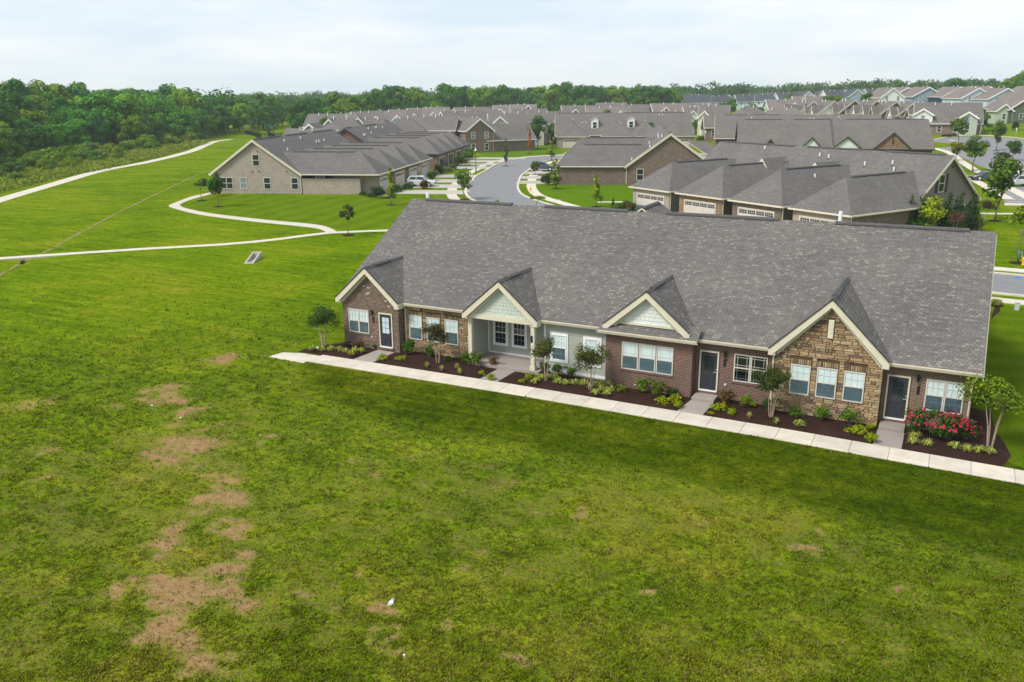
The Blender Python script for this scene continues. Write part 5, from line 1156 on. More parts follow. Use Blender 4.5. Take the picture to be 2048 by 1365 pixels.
def proto(kind, i):
    key = (kind, i)
    if key in PROTO: return PROTO[key]
    rng = np.random.default_rng(hash_(kind)+i*31); b = MB(); bark = 'bark'
    if kind == 'broad':
        cl = ellipsoid_clumps(rng, 30, .52, .34*rng.uniform(.85, 1.15), .44, .115, .88); limbs(b, rng, (0, 0, 0), cl, .022, .5, 8); V = crown_leaves(rng, cl, 4600, .027, .22)
    elif kind == 'oak':
        cl = ellipsoid_clumps(rng, 34, .52, .44, .40, .12, .9); limbs(b, rng, (0, 0, 0), cl, .028, .45, 10); V = crown_leaves(rng, cl, 5200, .027, .22)
    elif kind == 'poplar':
        cl = ellipsoid_clumps(rng, 20, .58, .22, .42, .10, .85); limbs(b, rng, (0, 0, 0), cl, .02, .7, 6); V = crown_leaves(rng, cl, 2800, .026, .25)
    elif kind == 'bush':
        cl = ellipsoid_clumps(rng, 14, .42, .62, .46, .26, .75, -.6); limbs(b, rng, (0, 0, 0), cl, .03, .35, 6); V = crown_leaves(rng, cl, 1800, .05, .25)
    elif kind == 'maple':      # young street tree, egg-shaped crown
        cl = ellipsoid_clumps(rng, 16, .62, .25, .36, .12, .8); limbs(b, rng, (0, 0, 0), cl, .016, .75, 8); V = crown_leaves(rng, cl, 1500, .030, .3)
    elif kind == 'thin':       # loose young tree, open crown
        cl = ellipsoid_clumps(rng, 9, .68, .27, .28, .10, .85); limbs(b, rng, (0, 0, 0), cl, .012, .8, 9); V = crown_leaves(rng, cl, 420, .034, .5)
    elif kind == 'upright':    # narrow young tree
        cl = [(rng.normal()*.04, rng.normal()*.04, z, .10*(1.15-z), .10*(1.15-z), .11) for z in np.linspace(.25, .97, 9)]; limbs(b, rng, (0, 0, 0), cl, .012, .85, 5); V = crown_leaves(rng, cl, 480, .032, .5)
    elif kind == 'conifer':
        cl = [(rng.normal()*.02, rng.normal()*.02, z, .26*(1.05-z)+.03, .26*(1.05-z)+.03, .09) for z in np.linspace(.08, .97, 12)]; limbs(b, rng, (0, 0, 0), cl, .02, .9, 3); V = crown_leaves(rng, cl, 1700, .026, .3)
    elif kind == 'crape':      # multi-stemmed, mushroom crown
        cl = [(math.cos(a)*r, math.sin(a)*r, .70+rng.uniform(-.10, .18), .15, .15, .13) for a, r in [(rng.uniform(0, 6.3), rng.uniform(0, .34)) for _ in range(20)]]
        bark = 'bark_pale'
        for k in range(4):
            a = k*1.57+rng.uniform(-.3, .3); p0 = Vector((math.cos(a)*.03, math.sin(a)*.03, 0)); p1 = Vector((math.cos(a)*.06, math.sin(a)*.06, .3)); p2 = Vector((math.cos(a)*.13, math.sin(a)*.13, .62))
            b.cyl(p0, p1, .0095, .008, n=6, cap=False); b.cyl(p1, p2, .008, .005, n=6, cap=False)
            for j in range(3): c = cl[rng.integers(len(cl))]; b.cyl(p2, Vector(c[:3]), .006, .002, n=4, cap=False)
        V = crown_leaves(rng, cl, 3000, .0185, .5)
    elif kind == 'nandina':
        cl = [(rng.normal()*.16, rng.normal()*.16, rng.uniform(.35, .85), .2, .2, .2) for _ in range(12)]; 
        for k in range(7): c = cl[k]; b.cyl((c[0]*.3, c[1]*.3, 0), c[:3], .014, .006, n=4, cap=False)
        V = crown_leaves(rng, cl, 520, .055, .5)
    elif kind == 'spirea':
        cl = [(math.cos(a)*r, math.sin(a)*r, .5+rng.uniform(-.2, .2)-r*.25, .24, .24, .26) for a, r in [(rng.uniform(0, 6.3), rng.uniform(0, .62)) for _ in range(18)]]
        for k in range(8): c = cl[k]; b.cyl((c[0]*.2, c[1]*.2, 0), c[:3], .02, .008, n=4, cap=False)
        V = crown_leaves(rng, cl, 620, .075, .45)
    elif kind == 'rose':
        cl = [(math.cos(a)*r, math.sin(a)*r, rng.uniform(.25, .85), .2, .2, .18) for a, r in [(rng.uniform(0, 6.3), rng.uniform(0, .45)) for _ in range(20)]]
        for k in range(8): c = cl[k]; b.cyl((c[0]*.2, c[1]*.2, 0), c[:3], .014, .006, n=4, cap=False)
        V = crown_leaves(rng, cl, 1500, .042, .55)
    tm = b.mesh('trunk', bark, smooth=True, uv=False); cm = np_mesh('crown', V, 4, 'leaf'); PROTO[key] = (tm, cm); return PROTO[key]
def hash_(s): return sum(ord(c)*(i+3) for i, c in enumerate(s))
KIND = dict(broad='tree', oak='tree', poplar='tree', maple='tree', thin='tree', upright='tree', conifer='conifer', crape='tree', bush='bush', nandina='shrub', spirea='shrub', rose='rose bush')
def plant(kind, i, x, y, h, w, col, label, group=None, name=None, rot=None, z=None, trunk='trunk', crown='crown'):
    tm, cm = proto(kind, i); z = tz(x, y) if z is None else z
    nm = name or KIND[kind].replace(' ', '_')
    r = thing(nm, label, KIND[kind], (x, y, z), (x*7.3+y*3.1) % 6.28 if rot is None else rot, group); r.scale = (w, w, h)
    br_ = 1.0 if name in ('wood_tree', 'belt_tree', 'spirea') or kind in ('bush',) else 1.45
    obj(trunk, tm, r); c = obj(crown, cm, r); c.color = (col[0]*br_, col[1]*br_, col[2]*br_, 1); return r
def P(px, py, z=0.0): return G(px, py, z)
G_D, G_M, G_Y = (.020, .056, .010), (.040, .092, .012), (.085, .150, .012)

# ---- the wood on the left
edge = np.array([G(*p) for p in [(-90, 372), (0, 330), (100, 312), (200, 302), (300, 293), (380, 284), (450, 272), (520, 262), (585, 252), (640, 243)]])
eline = catmull(edge, 6.0); rw = np.random.default_rng(4); nW = 0
WOODC = [(.026, .105, .014), (.040, .140, .014), (.056, .165, .014), (.082, .190, .012), (.028, .110, .034), (.042, .125, .018), (.10, .18, .012)]
for k in range(7):
    ln = offset(eline, 4+k*9.0)
    for i in range(0, len(ln)):
        if rw.uniform() < .12+.02*k: continue
        x, y = ln[i]+rw.normal(size=2)*2.0
        if math.hypot(x, y) > 420 or nW >= 285: continue
        h = rw.uniform(8.5, 12.5) if k == 0 else rw.uniform(12, 18) if k < 4 else rw.uniform(15, 21.5)
        kd = rw.choice(['broad', 'oak', 'poplar'], p=[.55, .3, .15]); c = np.array(WOODC[rw.integers(len(WOODC))])*rw.uniform(1.1, 1.9)
        plant(str(kd), int(rw.integers(4)), float(x), float(y), float(h), float(h*rw.uniform(.85, 1.15)), tuple(c), 'leafy tree in the dense wood left of the field path', 'trees of the wood on the left', name='wood_tree'); nW += 1
# ---- belt of trees behind the houses
belt = [(600, 330, 15), (625, 345, 16), (645, 330, 15), (668, 350, 17), (690, 345, 15), (712, 360, 16), (735, 365, 16), (758, 380, 18), (780, 400, 22), (800, 405, 23), (818, 400, 21), (838, 375, 16), (860, 380, 15), (885, 385, 16), (900, 430, 23), (918, 440, 20), (935, 440, 19), (963, 430, 22), (975, 450, 19), (1003, 440, 19), (1020, 455, 18), (1035, 470, 18), (1052, 440, 15), (1068, 490, 20), (1085, 480, 19), (1105, 430, 17), (1120, 440, 22), (1140, 438, 23), (1160, 432, 21), (1180, 445, 19), (1200, 440, 17), (1222, 455, 18), (1240, 440, 18), (1258, 450, 16), (1275, 435, 19), (1292, 440, 20), (1310, 445, 20), (1328, 442, 17), (1343, 450, 16), (1232, 400, 12), (1280, 405, 13), (1185, 405, 12), (1125, 405, 13), (1060, 420, 13), (845, 350, 13), (870, 352, 13), (700, 320, 12), (660, 312, 12), (745, 338, 12), (790, 360, 14), (820, 355, 14),
        (2000, 432, 13), (2015, 425, 15), (2030, 430, 17), (2046, 420, 19), (2060, 430, 20), (1985, 440, 11), (1900, 470, 16), (1912, 475, 15), (1935, 465, 11), (1950, 470, 11), (1775, 520, 13), (1790, 515, 14), (1865, 480, 9), (1848, 485, 9), (1880, 478, 9), (1965, 460, 9), (1815, 500, 9), (1830, 495, 9)]
for i, (px, dist, h) in enumerate(belt):
    x, y = D(px, dist); kd = ['oak', 'broad', 'broad', 'poplar'][i % 4] if h < 20 else 'oak'; c = np.array(WOODC[(i*3+1) % len(WOODC)])*(1.0+.4*((i*37) % 10)/10)
    if px > 1700: lab, grp = 'tree on the skyline behind the houses of the right-hand hill', 'trees on the right-hand hill'
    else: lab, grp = 'tall tree in the belt behind the houses in the middle distance', 'belt of trees behind the houses'
    h *= .9 if h < 20 else .82
    plant(kd, i % 4, x, y, h*1.0, h*(.95 if kd != 'poplar' else 1.2), tuple(c), lab, grp, name='belt_tree')
# ---- far woods, read as one mass
def wood_mass(name, pts, n, size, col, label):
    Vs = []; r = np.random.default_rng(9)
    for (x, y, h, w) in pts:
        cl = ellipsoid_clumps(r, 9, .52, .5*w/h, .42, .22, .75); V = crown_leaves(r, [tuple(c) for c in cl], n, size, .2); Vs.append(V*h+np.array([x, y, tz(x, y)]))
    o = obj(name, np_mesh(name, np.vstack(Vs), 4, 'leaf')); o.color = (*col, 1); return tag(o, label, 'trees', kind='stuff')
pts = []
for k in range(430):
    px = rw.uniform(-250, 1000); d = rw.uniform(330, 900)
    if px > 560 and d < 470: continue
    x, y = D(px, d); pts.append((x, y, rw.uniform(12, 18), rw.uniform(11, 16)))
wood_mass('far_wood', pts, 330, .048, (.046, .125, .022), 'far woodland stretching to the skyline on the left')
pts = []
for k in range(520):
    px = rw.uniform(960, 2250); d = rw.uniform(600, 1100); x, y = D(px, d); pts.append((x, y, rw.uniform(12, 19)-(2 if px > 1500 else 0), rw.uniform(12, 18)))
wood_mass('skyline_wood', pts, 300, .060, (.044, .118, .028), 'hazy woodland along the skyline behind the far houses')
# ---- scrub and tall weeds between wood and mown field
rb = np.random.default_rng(21); nb_ = 0
for k in range(120):
    px = rb.uniform(-60, 400); t = rb.uniform(0, 1)
    y1 = np.interp(px, [-60, 0, 100, 200, 300, 400], [392, 372, 350, 330, 308, 284]); y0 = np.interp(px, [-60, 0, 100, 200, 300, 400], [345, 322, 310, 303, 294, 281])
    x, y = G(px, y0+(y1-y0)*t); h = rb.uniform(1.4, 4.6)*(1-.55*t); c = np.array([(.12, .23, .014), (.085, .19, .014), (.17, .24, .02), (.055, .145, .026)][rb.integers(4)])
    plant('bush', int(rb.integers(4)), x, y, float(h), float(h*rb.uniform(1.0, 1.5)), tuple(c), 'scrubby bush at the weedy edge of the wood', 'bushes along the wood edge')
blades = []
for k in range(9000):
    px = rb.uniform(-80, 410); t = rb.uniform(0, 1)**.7
    y1 = np.interp(px, [-80, 0, 50, 100, 150, 200, 250, 330, 410], [405, 385, 371, 361, 349, 340, 330, 311, 287]); y0 = np.interp(px, [-80, 0, 100, 200, 300, 410], [350, 326, 314, 305, 297, 284])
    blades.append(G(px, y0+(y1-y0)*t))
bl = np.array(blades); n = len(bl); hh = rb.uniform(.35, 1.1, n)*(.5+.9*vnoise(bl[:, 0], bl[:, 1], 6, 2)); C = np.repeat(np.stack([bl[:, 0], bl[:, 1], hh*.5], 1), 7, 0)+rb.normal(size=(n*7, 3))*np.array([.7, .7, .18])
V = leaf_quads(rb, C, .24, np.tile(np.array([0, 0, 1.]), (len(C), 1)), .5, .2); o = obj('tall_weeds', np_mesh('tall_weeds', V, 4, 'leaf')); o.color = (.20, .265, .03, 1)
tag(o, 'strip of tall weeds between the wood and the mown field', 'weeds', kind='stuff')

# ---- street and garden trees of the middle ground: base px, top py, width px
MID = [('thin', (404, 402), 356, 40, (.05, .085, .015), 'small loose tree by the left corner of the tan row'), ('maple', (437, 414), 353, 34, (.022, .068, .012), 'dense dark young tree on the lawn before the tan gable'), ('thin', (697, 471), 404, 50, (.034, .055, .016), 'sparse young tree beside the cross path'), ('upright', (783, 411), 336, 24, (.13, .19, .012), 'thin yellow-green sapling by the tan row garage corner'),
       ('maple', (928, 400), 334, 42, (.075, .13, .022), 'fresh green street tree on the near kerb of the bend'), ('maple', (938, 330), 297, 26, (.06, .13, .012), 'bright street tree behind the lamp post'), ('upright', (1012, 333), 280, 14, (.07, .075, .05), 'nearly bare sapling on the corner lawn'), ('maple', (1076, 298), 232, 40, (.028, .085, .012), 'large leafy maple between the brick house and the dormer row'), ('upright', (1059, 308), 258, 14, (.26, .10, .022), 'narrow orange-red tree on the corner lawn'),
       ('upright', (1103, 321), 276, 20, (.15, .19, .015), 'yellow-green tree at the corner of the dormer row'), ('upright', (1112, 378), 322, 32, (.10, .13, .016), 'yellowing tree at the corner of the umber row'), ('upright', (1193, 414), 350, 26, (.15, .20, .012), 'thin yellow-green sapling on the striped lawn'), ('conifer', (1226, 420), 396, 12, (.018, .048, .012), 'small dark conifer beside the grey row garages'), ('thin', (1073, 418), 388, 44, (.13, .18, .015), 'yellow-green tree top peeping over the near ridge'), ('maple', (995, 418), 397, 14, (.08, .16, .012), 'leafy tip of a tree just over the near ridge'),
       ('maple', (1070, 350), 322, 26, (.06, .11, .012), 'street tree in front of the parked dark car'), ('maple', (1990, 442), 337, 56, (.050, .100, .016), 'broad green tree beside the shuttered gable'), ('maple', (1946, 343), 288, 40, (.055, .105, .018), 'green street tree on the verge of the loop road'), ('maple', (1912, 322), 286, 26, (.13, .15, .014), 'yellowing tree at the corner of the brown-edged row'), ('maple', (1992, 302), 256, 26, (.05, .095, .016), 'young tree on the far verge of the turning loop'), ('maple', (1916, 289), 245, 30, (.055, .10, .016), 'young tree on the loop island'),
       ('maple', (1878, 268), 243, 20, (.06, .105, .016), 'small round tree before the single-storey brick house'), ('maple', (2024, 322), 286, 26, (.035, .08, .012), 'dark green tree by the garage at the right edge'), ('upright', (1968, 262), 230, 22, (.075, .12, .014), 'slim tree at the right corner of the single-storey brick house'), ('thin', (2036, 527), 425, 74, (.13, .18, .010), 'yellow-green tree at the right edge by the street sign'), ('maple', (1724, 240), 212, 26, (.045, .105, .012), 'round green tree before the steep gabled houses'), ('maple', (1748, 240), 220, 20, (.07, .12, .012), 'lighter green tree beside the round one, before the steep gabled houses'),
       ('maple', (1664, 222), 200, 20, (.05, .11, .012), 'green tree left of the third steep gabled house'), ('maple', (1538, 205), 182, 14, (.06, .11, .014), 'small bright tree by the porch-rail house'), ('oak', (1590, 208), 176, 16, (.03, .07, .014), 'dark tree between the porch-rail house and the tan gable'), ('maple', (1388, 268), 236, 22, (.03, .055, .014), 'dark purple-green tree by the lamps on the green slope'), ('upright', (1130, 240), 226, 10, (.1, .12, .03), 'little tree by the cream porch house')]
for i, (kd, bp, tp, w, col, lab) in enumerate(MID):
    x, y = P(*bp); dist = math.hypot(x, y); s = dist/F_PX*1.03*math.sqrt(1+((bp[0]-1024)/F_PX)**2)/1.0
    h = (bp[1]-tp)*s*.98; nat = {'maple': .62, 'thin': .68, 'upright': .30, 'conifer': .55, 'oak': 1.0}[kd]
    plant(kd, i % 4, x, y, h, w*s/nat, col, lab)
    if bp[1] > 270 and kd != 'conifer' and bp[0] != 1073:
        ring = MB(); rg_ = random.Random(i); ring.extrude([(math.cos(a)*(.62+.1*rg_.random()), math.sin(a)*(.62+.1*rg_.random()), -.05) for a in [k*PI/7 for k in range(14)]], (0, 0, .11)); tag(ring.build('mulch_ring', 'mulch', None, (x, y, tz(x, y))), kind='structure')
# garden trees between the far houses
rgz = np.random.default_rng(33)
for i in range(46):
    px_ = float(rgz.choice([rgz.uniform(640, 1000), rgz.uniform(1040, 1440), rgz.uniform(1440, 1760), rgz.uniform(1760, 2040)])); dist_ = float(rgz.uniform(245, 330) if px_ < 1440 else rgz.uniform(310, 460)); x, y = D(px_, dist_); hh_ = float(rgz.uniform(5, 9))
    plant(['maple', 'broad', 'oak'][i % 3], i % 4, x, y, hh_, hh_*(1.15 if i % 3 == 0 else .95), tuple(np.array([(.04, .10, .012), (.05, .11, .012), (.07, .12, .014)][i % 3])*rgz.uniform(.8, 1.3)), 'small garden tree among the houses in the distance', 'garden trees among the far houses', name='garden_tree')
# hedge of conifers along the shuttered gable
for i, (px, by, tp, w, col, kd, lab) in enumerate([(1788, 473, 416, 17, (.035, .085, .012), 'conifer', 'leftmost small conifer of the hedge by the shuttered gable'), (1815, 474, 412, 22, (.028, .07, .014), 'conifer', 'second conifer from the left in the hedge'), (1838, 474, 410, 24, (.026, .065, .012), 'conifer', 'third conifer, just left of the yellow-green one'), (1860, 476, 412, 42, (.16, .21, .012), 'maple', 'bright yellow-green tree in the middle of the conifer hedge'), (1889, 472, 410, 26, (.02, .055, .013), 'conifer', 'dark conifer just right of the yellow-green tree'),
    (1912, 470, 408, 28, (.024, .055, .016), 'conifer', 'dark conifer under the gable window, second from the hedge right end'), (1941, 464, 406, 28, (.014, .045, .010), 'conifer', 'darkest conifer at the right end of the hedge'), (1966, 446, 410, 24, (.05, .045, .025), 'crape', 'reddish crape myrtle at the right corner of the shuttered gable'), (1906, 480, 436, 18, (.075, .045, .035), 'crape', 'small rusty crape myrtle before the hedge'), (1958, 470, 446, 8, (.06, .06, .03), 'crape', 'tiny staked crape myrtle on the side lawn')]):
    x, y = P(px, by); s = math.hypot(x, y)/F_PX*1.08; plant(kd, i % 4, x, y, (by-tp)*s*1.12, 1.35*w*s/{'conifer': .55, 'maple': .62, 'crape': .7}[kd], col, lab, None)
# shrubs at the other rows
SH = [((432, 392), 3.0, 1.6, (.09, .035, .02), 'reddish shrub at the left foot of the tan gable'), ((756, 394), 1.7, 1.9, (.02, .05, .012), 'round dark evergreen by the tan row cooler'), ((741, 396), .8, .9, (.05, .10, .012), 'small green shrub left of the tan row cooler'), ((725, 392), .8, .9, (.05, .10, .012), 'small green shrub at the end of the courtyard wall'), ((770, 397), .6, 1.6, (.3, .3, .13), 'pale flowering clump by the tan row garage'), ((792, 385), 1.3, 1.9, (.05, .11, .012), 'green shrub between the first two tan garages'), ((816, 381), 1.3, 1.4, (.03, .09, .010), 'green shrub by the silver car rear wheel'), ((850, 378), 1.6, 1.5, (.09, .04, .025), 'rusty red shrub behind the silver car'), ((864, 362), 1.8, 1.5, (.05, .09, .012), 'shrub at the last tan garage'), ((877, 350), 2.2, 1.6, (.02, .06, .012), 'dark evergreen at the red row corner'), ((893, 345), 1.2, 2.6, (.2, .2, .10), 'pale flowering bed by the red row'), ((922, 332), 2.4, 2.2, (.05, .10, .012), 'leafy shrub between the dark garages'), ((905, 340), 1.2, 1.4, (.07, .12, .014), 'bright shrub before the first dark garage'),
      ((1098, 370), 2.2, 1.5, (.02, .055, .012), 'dark evergreen at the left corner of the umber row'), ((1088, 366), 1.4, 1.3, (.05, .07, .03), 'grey-green shrub beside the umber row evergreen'), ((1238, 422), 1.1, 1.3, (.05, .10, .012), 'low green shrub right of the small dark conifer'), ((1252, 421), 1.4, 1.2, (.05, .05, .02), 'dark shrub at the tan garage'), ((1262, 424), 1.4, 1.4, (.07, .08, .02), 'mixed shrub against the tan garage'), ((1228, 424), .9, 1.2, (.10, .15, .012), 'bright low shrub under the small conifer'), ((950, 293), 1.8, 3.5, (.02, .03, .02), 'dark bush by the lower-wing brick house'), ((1043, 296), 1.3, 1.8, (.012, .03, .012), 'dark shrub at the end of the lower brick wing'), ((1405, 262), 3.4, 3.2, (.03, .05, .02), 'dark shrub by the second lamp'), ((1402, 282), 1.6, 2.4, (.10, .16, .012), 'yellow-green bush below the lamps'), ((1445, 262), 2.4, 3.0, (.05, .10, .012), 'green bush at the back row patio'), ((1655, 224), 1.3, 5, (.14, .19, .015), 'yellow-green hedge piece before the steep gabled houses'),
      ((2004, 318), 1.6, 3, (.035, .06, .018), 'dark shrubs by the right-edge garage drive'), ((1893, 274), .8, 2.4, (.03, .06, .015), 'low shrub by the loop kerb, left'), ((1905, 273), .8, 2.2, (.05, .05, .02), 'low shrub by the loop kerb, right'), ((2030, 262), 3, 1.5, (.012, .035, .014), 'slim dark cypress at the right edge'), ((2006, 236), 1.8, 5, (.03, .07, .03), 'foundation shrubs under the olive house porch'), ((1850, 240), 2.4, 5, (.10, .16, .02), 'yellow-green shrub before the last steep gabled house'), ((1986, 612), .55, 1.0, (.2, .24, .06), 'yellow-green clump by the right end of the near row')]
for i, (bp, h, w, col, lab) in enumerate(SH):
    x, y = P(*bp); plant('bush', i % 4, x, y, h, w/.95, col, lab, name='shrub')

# ---- planting in front of the near row: zoom-in coordinates turned to photo pixels
ZM = {1: (500, 480, 4.096), 2: (900, 500, 4.096), 3: (1180, 560, 4.096), 4: (1548, 600, 3.592)}
def zp(z, x, y): o = ZM[z]; return o[0]+x/o[2], o[1]+y/o[2]
def near_pt(z, x, y): return G(*zp(z, x, y), .10)
CR = [(1, (605, 885), 2.75, 2.5, (.034, .070, .014), 'dark green crape myrtle at the left end of the near row'), (1, (1540, 1015), 2.45, 1.9, (.038, .042, .016), 'bronze crape myrtle in front of the first stone wall'), (2, (785, 1080), 2.55, 1.75, (.050, .060, .020), 'reddish crape myrtle beside the porch post'), (2, (1150, 1150), 2.5, 2.0, (.046, .055, .018), 'bronze crape myrtle before the second sage window'), (3, (1480, 1130), 2.6, 2.0, (.034, .052, .014), 'dark crape myrtle between the purple brick and the stone gable'), (4, (1550, 1060), 3.3, 3.0, (.085, .135, .010), 'tall yellow-green crape myrtle at the right corner of the near row')]
for i, (z, p, h, w, c, lab) in enumerate(CR): x, y = near_pt(z, *p); plant('crape', i, x, y, h, w/.82, c, lab, None, z=.06)
BEDN = lambda x: 'left end bed' if x < -29.5 else 'bed left of the porch walk' if x < -21 else 'bed under sage and purple walls' if x < -10.5 else 'bed under the stone gable' if x < -2 else 'right end bed'
counts = {}
items = []
for z, L in ((1, [(905, 895, 90, 85, 'red'), (1022, 885, 40, 40, 'g'), (805, 872, 55, 45, 'red'), (1315, 935, 110, 150, 'g'), (1470, 965, 95, 120, 'g'), (1620, 988, 58, 52, 'g'), (1765, 1022, 95, 112, 'g'), (1855, 1032, 92, 125, 'b'), (1990, 1032, 78, 88, 'red')]),
             (2, [(765, 1000, 70, 88, 'g'), (870, 1030, 85, 98, 'g'), (1000, 1052, 85, 105, 'b'), (1410, 1168, 72, 62, 'y'), (1570, 1170, 108, 132, 'b'), (1712, 1215, 112, 142, 'r2'), (1815, 1195, 95, 70, 'd')]),
             (3, [(1108, 1012, 112, 115, 'red'), (1270, 1045, 102, 108, 'y'), (1455, 1088, 105, 112, 'd'), (1690, 1122, 78, 88, 'b'), (1900, 1155, 92, 112, 'b')]), (4, [(540, 905, 95, 128, 'b')])):
    for (x, y, w, h, c) in L: items.append((near_pt(z, x, y), w/ZM[z][2]/37, h/ZM[z][2]/36, 'nandina', c))
for z, L in ((1, [(1090, 988, 115, 64), (1228, 988, 108, 55), (1902, 1104, 78, 48)]), (2, [(345, 1055, 75, 62), (655, 1068, 85, 78), (583, 1088, 58, 42), (1760, 1250, 125, 62), (1850, 1228, 95, 55), (1858, 1290, 88, 62)]), (3, [(1040, 1070, 128, 74), (985, 1097, 52, 24), (1150, 1108, 82, 62)]), (4, [(585, 962, 122, 60), (690, 918, 60, 32), (683, 1012, 88, 62)])):
    for (x, y, w, h) in L: items.append((near_pt(z, x, y), w/ZM[z][2]/37, h/ZM[z][2]/36, 'spirea', 'y'))
for z, L in ((1, [(510, 908), (585, 915), (665, 912), (733, 918), (785, 935), (835, 950), (858, 920), (915, 928), (1570, 1075), (1697, 1060), (1450, 1048), (1720, 1098)]), (2, [(745, 1065), (795, 1060), (700, 1098), (855, 1062), (885, 1098), (950, 1108), (1025, 1108), (1093, 1112), (1160, 1135), (1190, 1190), (1235, 1155), (1282, 1195), (1312, 1165), (1215, 1120), (1290, 1120)]), (3, [(1305, 1138), (1710, 1205), (1525, 1185)]), (4, [(180, 915), (1010, 998), (1000, 1038), (1105, 1055), (1297, 1072), (1388, 1092), (1470, 1102), (1550, 1112)])):
    for (x, y) in L: items.append((near_pt(z, x, y), .58 if z != 3 and not (z == 1 and x > 1000) else .32, .42, 'lily', 'l'))
def lily(i):
    if ('lily', i) in PROTO: return PROTO[('lily', i)]
    r = np.random.default_rng(60+i); V = []
    for k in range(46):
        a = r.uniform(0, 6.28); L = r.uniform(.35, .62); up = r.uniform(.4, 1.0); dx, dy = math.cos(a), math.sin(a); sx, sy = -dy*.028, dx*.028
        p0 = np.array([dx*.02, dy*.02, 0]); p1 = np.array([dx*L*.5, dy*L*.5, up*.85]); p2 = np.array([dx*L, dy*L, up*.62]); s = np.array([sx, sy, 0])
        V += [p0-s, p0+s, p1+s, p1-s, p1-s, p1+s, p2+s*.2, p2-s*.2]
    PROTO[('lily', i)] = np_mesh('blades', V, 4, 'leaf'); return PROTO[('lily', i)]
WORD = ['first', 'second', 'third', 'fourth', 'fifth', 'sixth', 'seventh', 'eighth', 'ninth', 'tenth', 'eleventh', 'twelfth', 'thirteenth', 'fourteenth', 'fifteenth', 'sixteenth']
items.sort(key=lambda t: t[0][0])
SC = {'g': (.040, .092, .010), 'b': (.062, .125, .010), 'y': (.105, .15, .012), 'd': (.022, .058, .012), 'red': (.075, .045, .018), 'r2': (.065, .085, .014)}
for i, ((x, y), w, h, kd, c) in enumerate(items):
    bn = BEDN(x); kn = {'nandina': 'reddish nandina' if c == 'red' else 'green nandina', 'spirea': 'golden spirea', 'lily': 'spiky lilyturf'}[kd]
    k = counts[(kn, bn)] = counts.get((kn, bn), -1)+1
    lab = '%s, %s from left in the %s' % (kn, WORD[k], bn)
    if kd == 'lily':
        t = thing('lilyturf', lab, 'plant', (x, y, .09), i*1.7, 'lilyturf clumps in the beds'); t.scale = (w, w, h); o = obj('leaves', lily(i % 4), t); o.color = (.34, .40, .10, 1)
    elif kd == 'spirea': plant('spirea', i % 4, x, y, h*1.0, w/1.25, (.24, .30, .012), lab, 'golden spirea mounds in the beds', name='spirea', z=.08)
    else: plant('nandina', i % 4, x, y, h*1.0, w/.68, SC[c], lab, 'nandina shrubs in the beds', name='nandina', z=.08)
for i, (p, w, h, lab) in enumerate([((1035, 975), 1.15, 1.3, 'red rose bush nearest the right-hand door'), ((1235, 1010), 1.6, 1.35, 'widest red rose bush, under the right end window'), ((1385, 1012), 1.0, 1.05, 'red rose bush nearest the right corner downspout')]):
    x, y = near_pt(4, *p); r = plant('rose', i, x, y, h, w/1.0, (.03, .07, .014), lab, 'red rose bushes', z=.08); rr = np.random.default_rng(80+i); n = (48, 95, 26)[i]
    d = unit(rr.normal(size=(n, 3))); d[:, 2] = abs(d[:, 2])*.9; C = np.array([0, 0, .55])+d*np.array([.62, .62, .45])*rr.uniform(.75, 1.05, (n, 1)); V = []
    for q in range(4): V.append(leaf_quads(rr, C+rr.normal(size=C.shape)*.012, .036, d, .9, 1.2))
    obj('blossoms', np_mesh('blossoms', np.vstack(V), 4, 'petal'), r)

# ---- blades of the rough field and the mown strip, one mass
rgx = np.random.default_rng(2); NC, NB = 78000, 5; N = NC*NB
px = np.repeat(rgx.uniform(-40, 2090, NC), NB); py = np.repeat(535+(1400-535)*rgx.uniform(0, 1, NC)**.8, NB); cs_ = np.repeat(rgx.uniform(.5, 1.5, NC), NB); cj = np.repeat(rgx.uniform(0, 1, NC), NB)
dx = FW[0]+RT[0]*(px-1024)/F_PX-UP[0]*(py-682.5)/F_PX; dy = FW[1]+RT[1]*(px-1024)/F_PX-UP[1]*(py-682.5)/F_PX; dz = FW[2]+RT[2]*(px-1024)/F_PX-UP[2]*(py-682.5)/F_PX
t = -CAM_H/dz; bx, by = dx*t, dy*t; sp_ = .035*cs_*(1+np.clip((np.hypot(bx, by)-30)/30, 0, 2.5)); bx = bx+rgx.normal(size=N)*sp_; by = by+rgx.normal(size=N)*sp_
swn = np.interp(bx, [-34.6, -34.4, -32, -19.5, -6, 3.5, 12], [60, 35.3, 35.3, 35.84, 35.78, 35.46, 35.0]); keep = (by < swn-.02) & (by < 62)
dr = dirt_field(bx, by); keep &= rgx.uniform(0, 1, N) > np.clip(np.maximum(dr*1.9-.15, thatch_field(bx, by)*.8), 0, .9)
keep &= rgx.uniform(0, 1, N) < 1-sstep(46, 66, np.hypot(bx, by))*.9
bx, by, dr, cs_, cj = bx[keep], by[keep], dr[keep], cs_[keep], cj[keep]; n = len(bx); tf = turf_mask(bx, by); tn = tone_field(bx, by)
clump = fbm(bx, by, .35, 55, 2)
hgt = (.026+.05*np.clip(clump*1.6-.35, 0, 1))*cs_*(1-.35*tf)*(1+np.clip((np.hypot(bx, by)-30)/40, 0, 1.5))*rgx.uniform(.6, 1.3, n); a = rgx.uniform(0, 6.283, n); lean = rgx.uniform(.2, 1.1, n)
wd = rgx.uniform(.012, .026, n)*np.where(tf > .5, .8, 1.0)*(1+np.clip((np.hypot(bx, by)-30)/30, 0, 2.5))
ca, sa = np.cos(a), np.sin(a); base = np.stack([bx, by, np.zeros(n)], 1); sd = np.stack([-sa, ca, np.zeros(n)], 1)*wd[:, None]
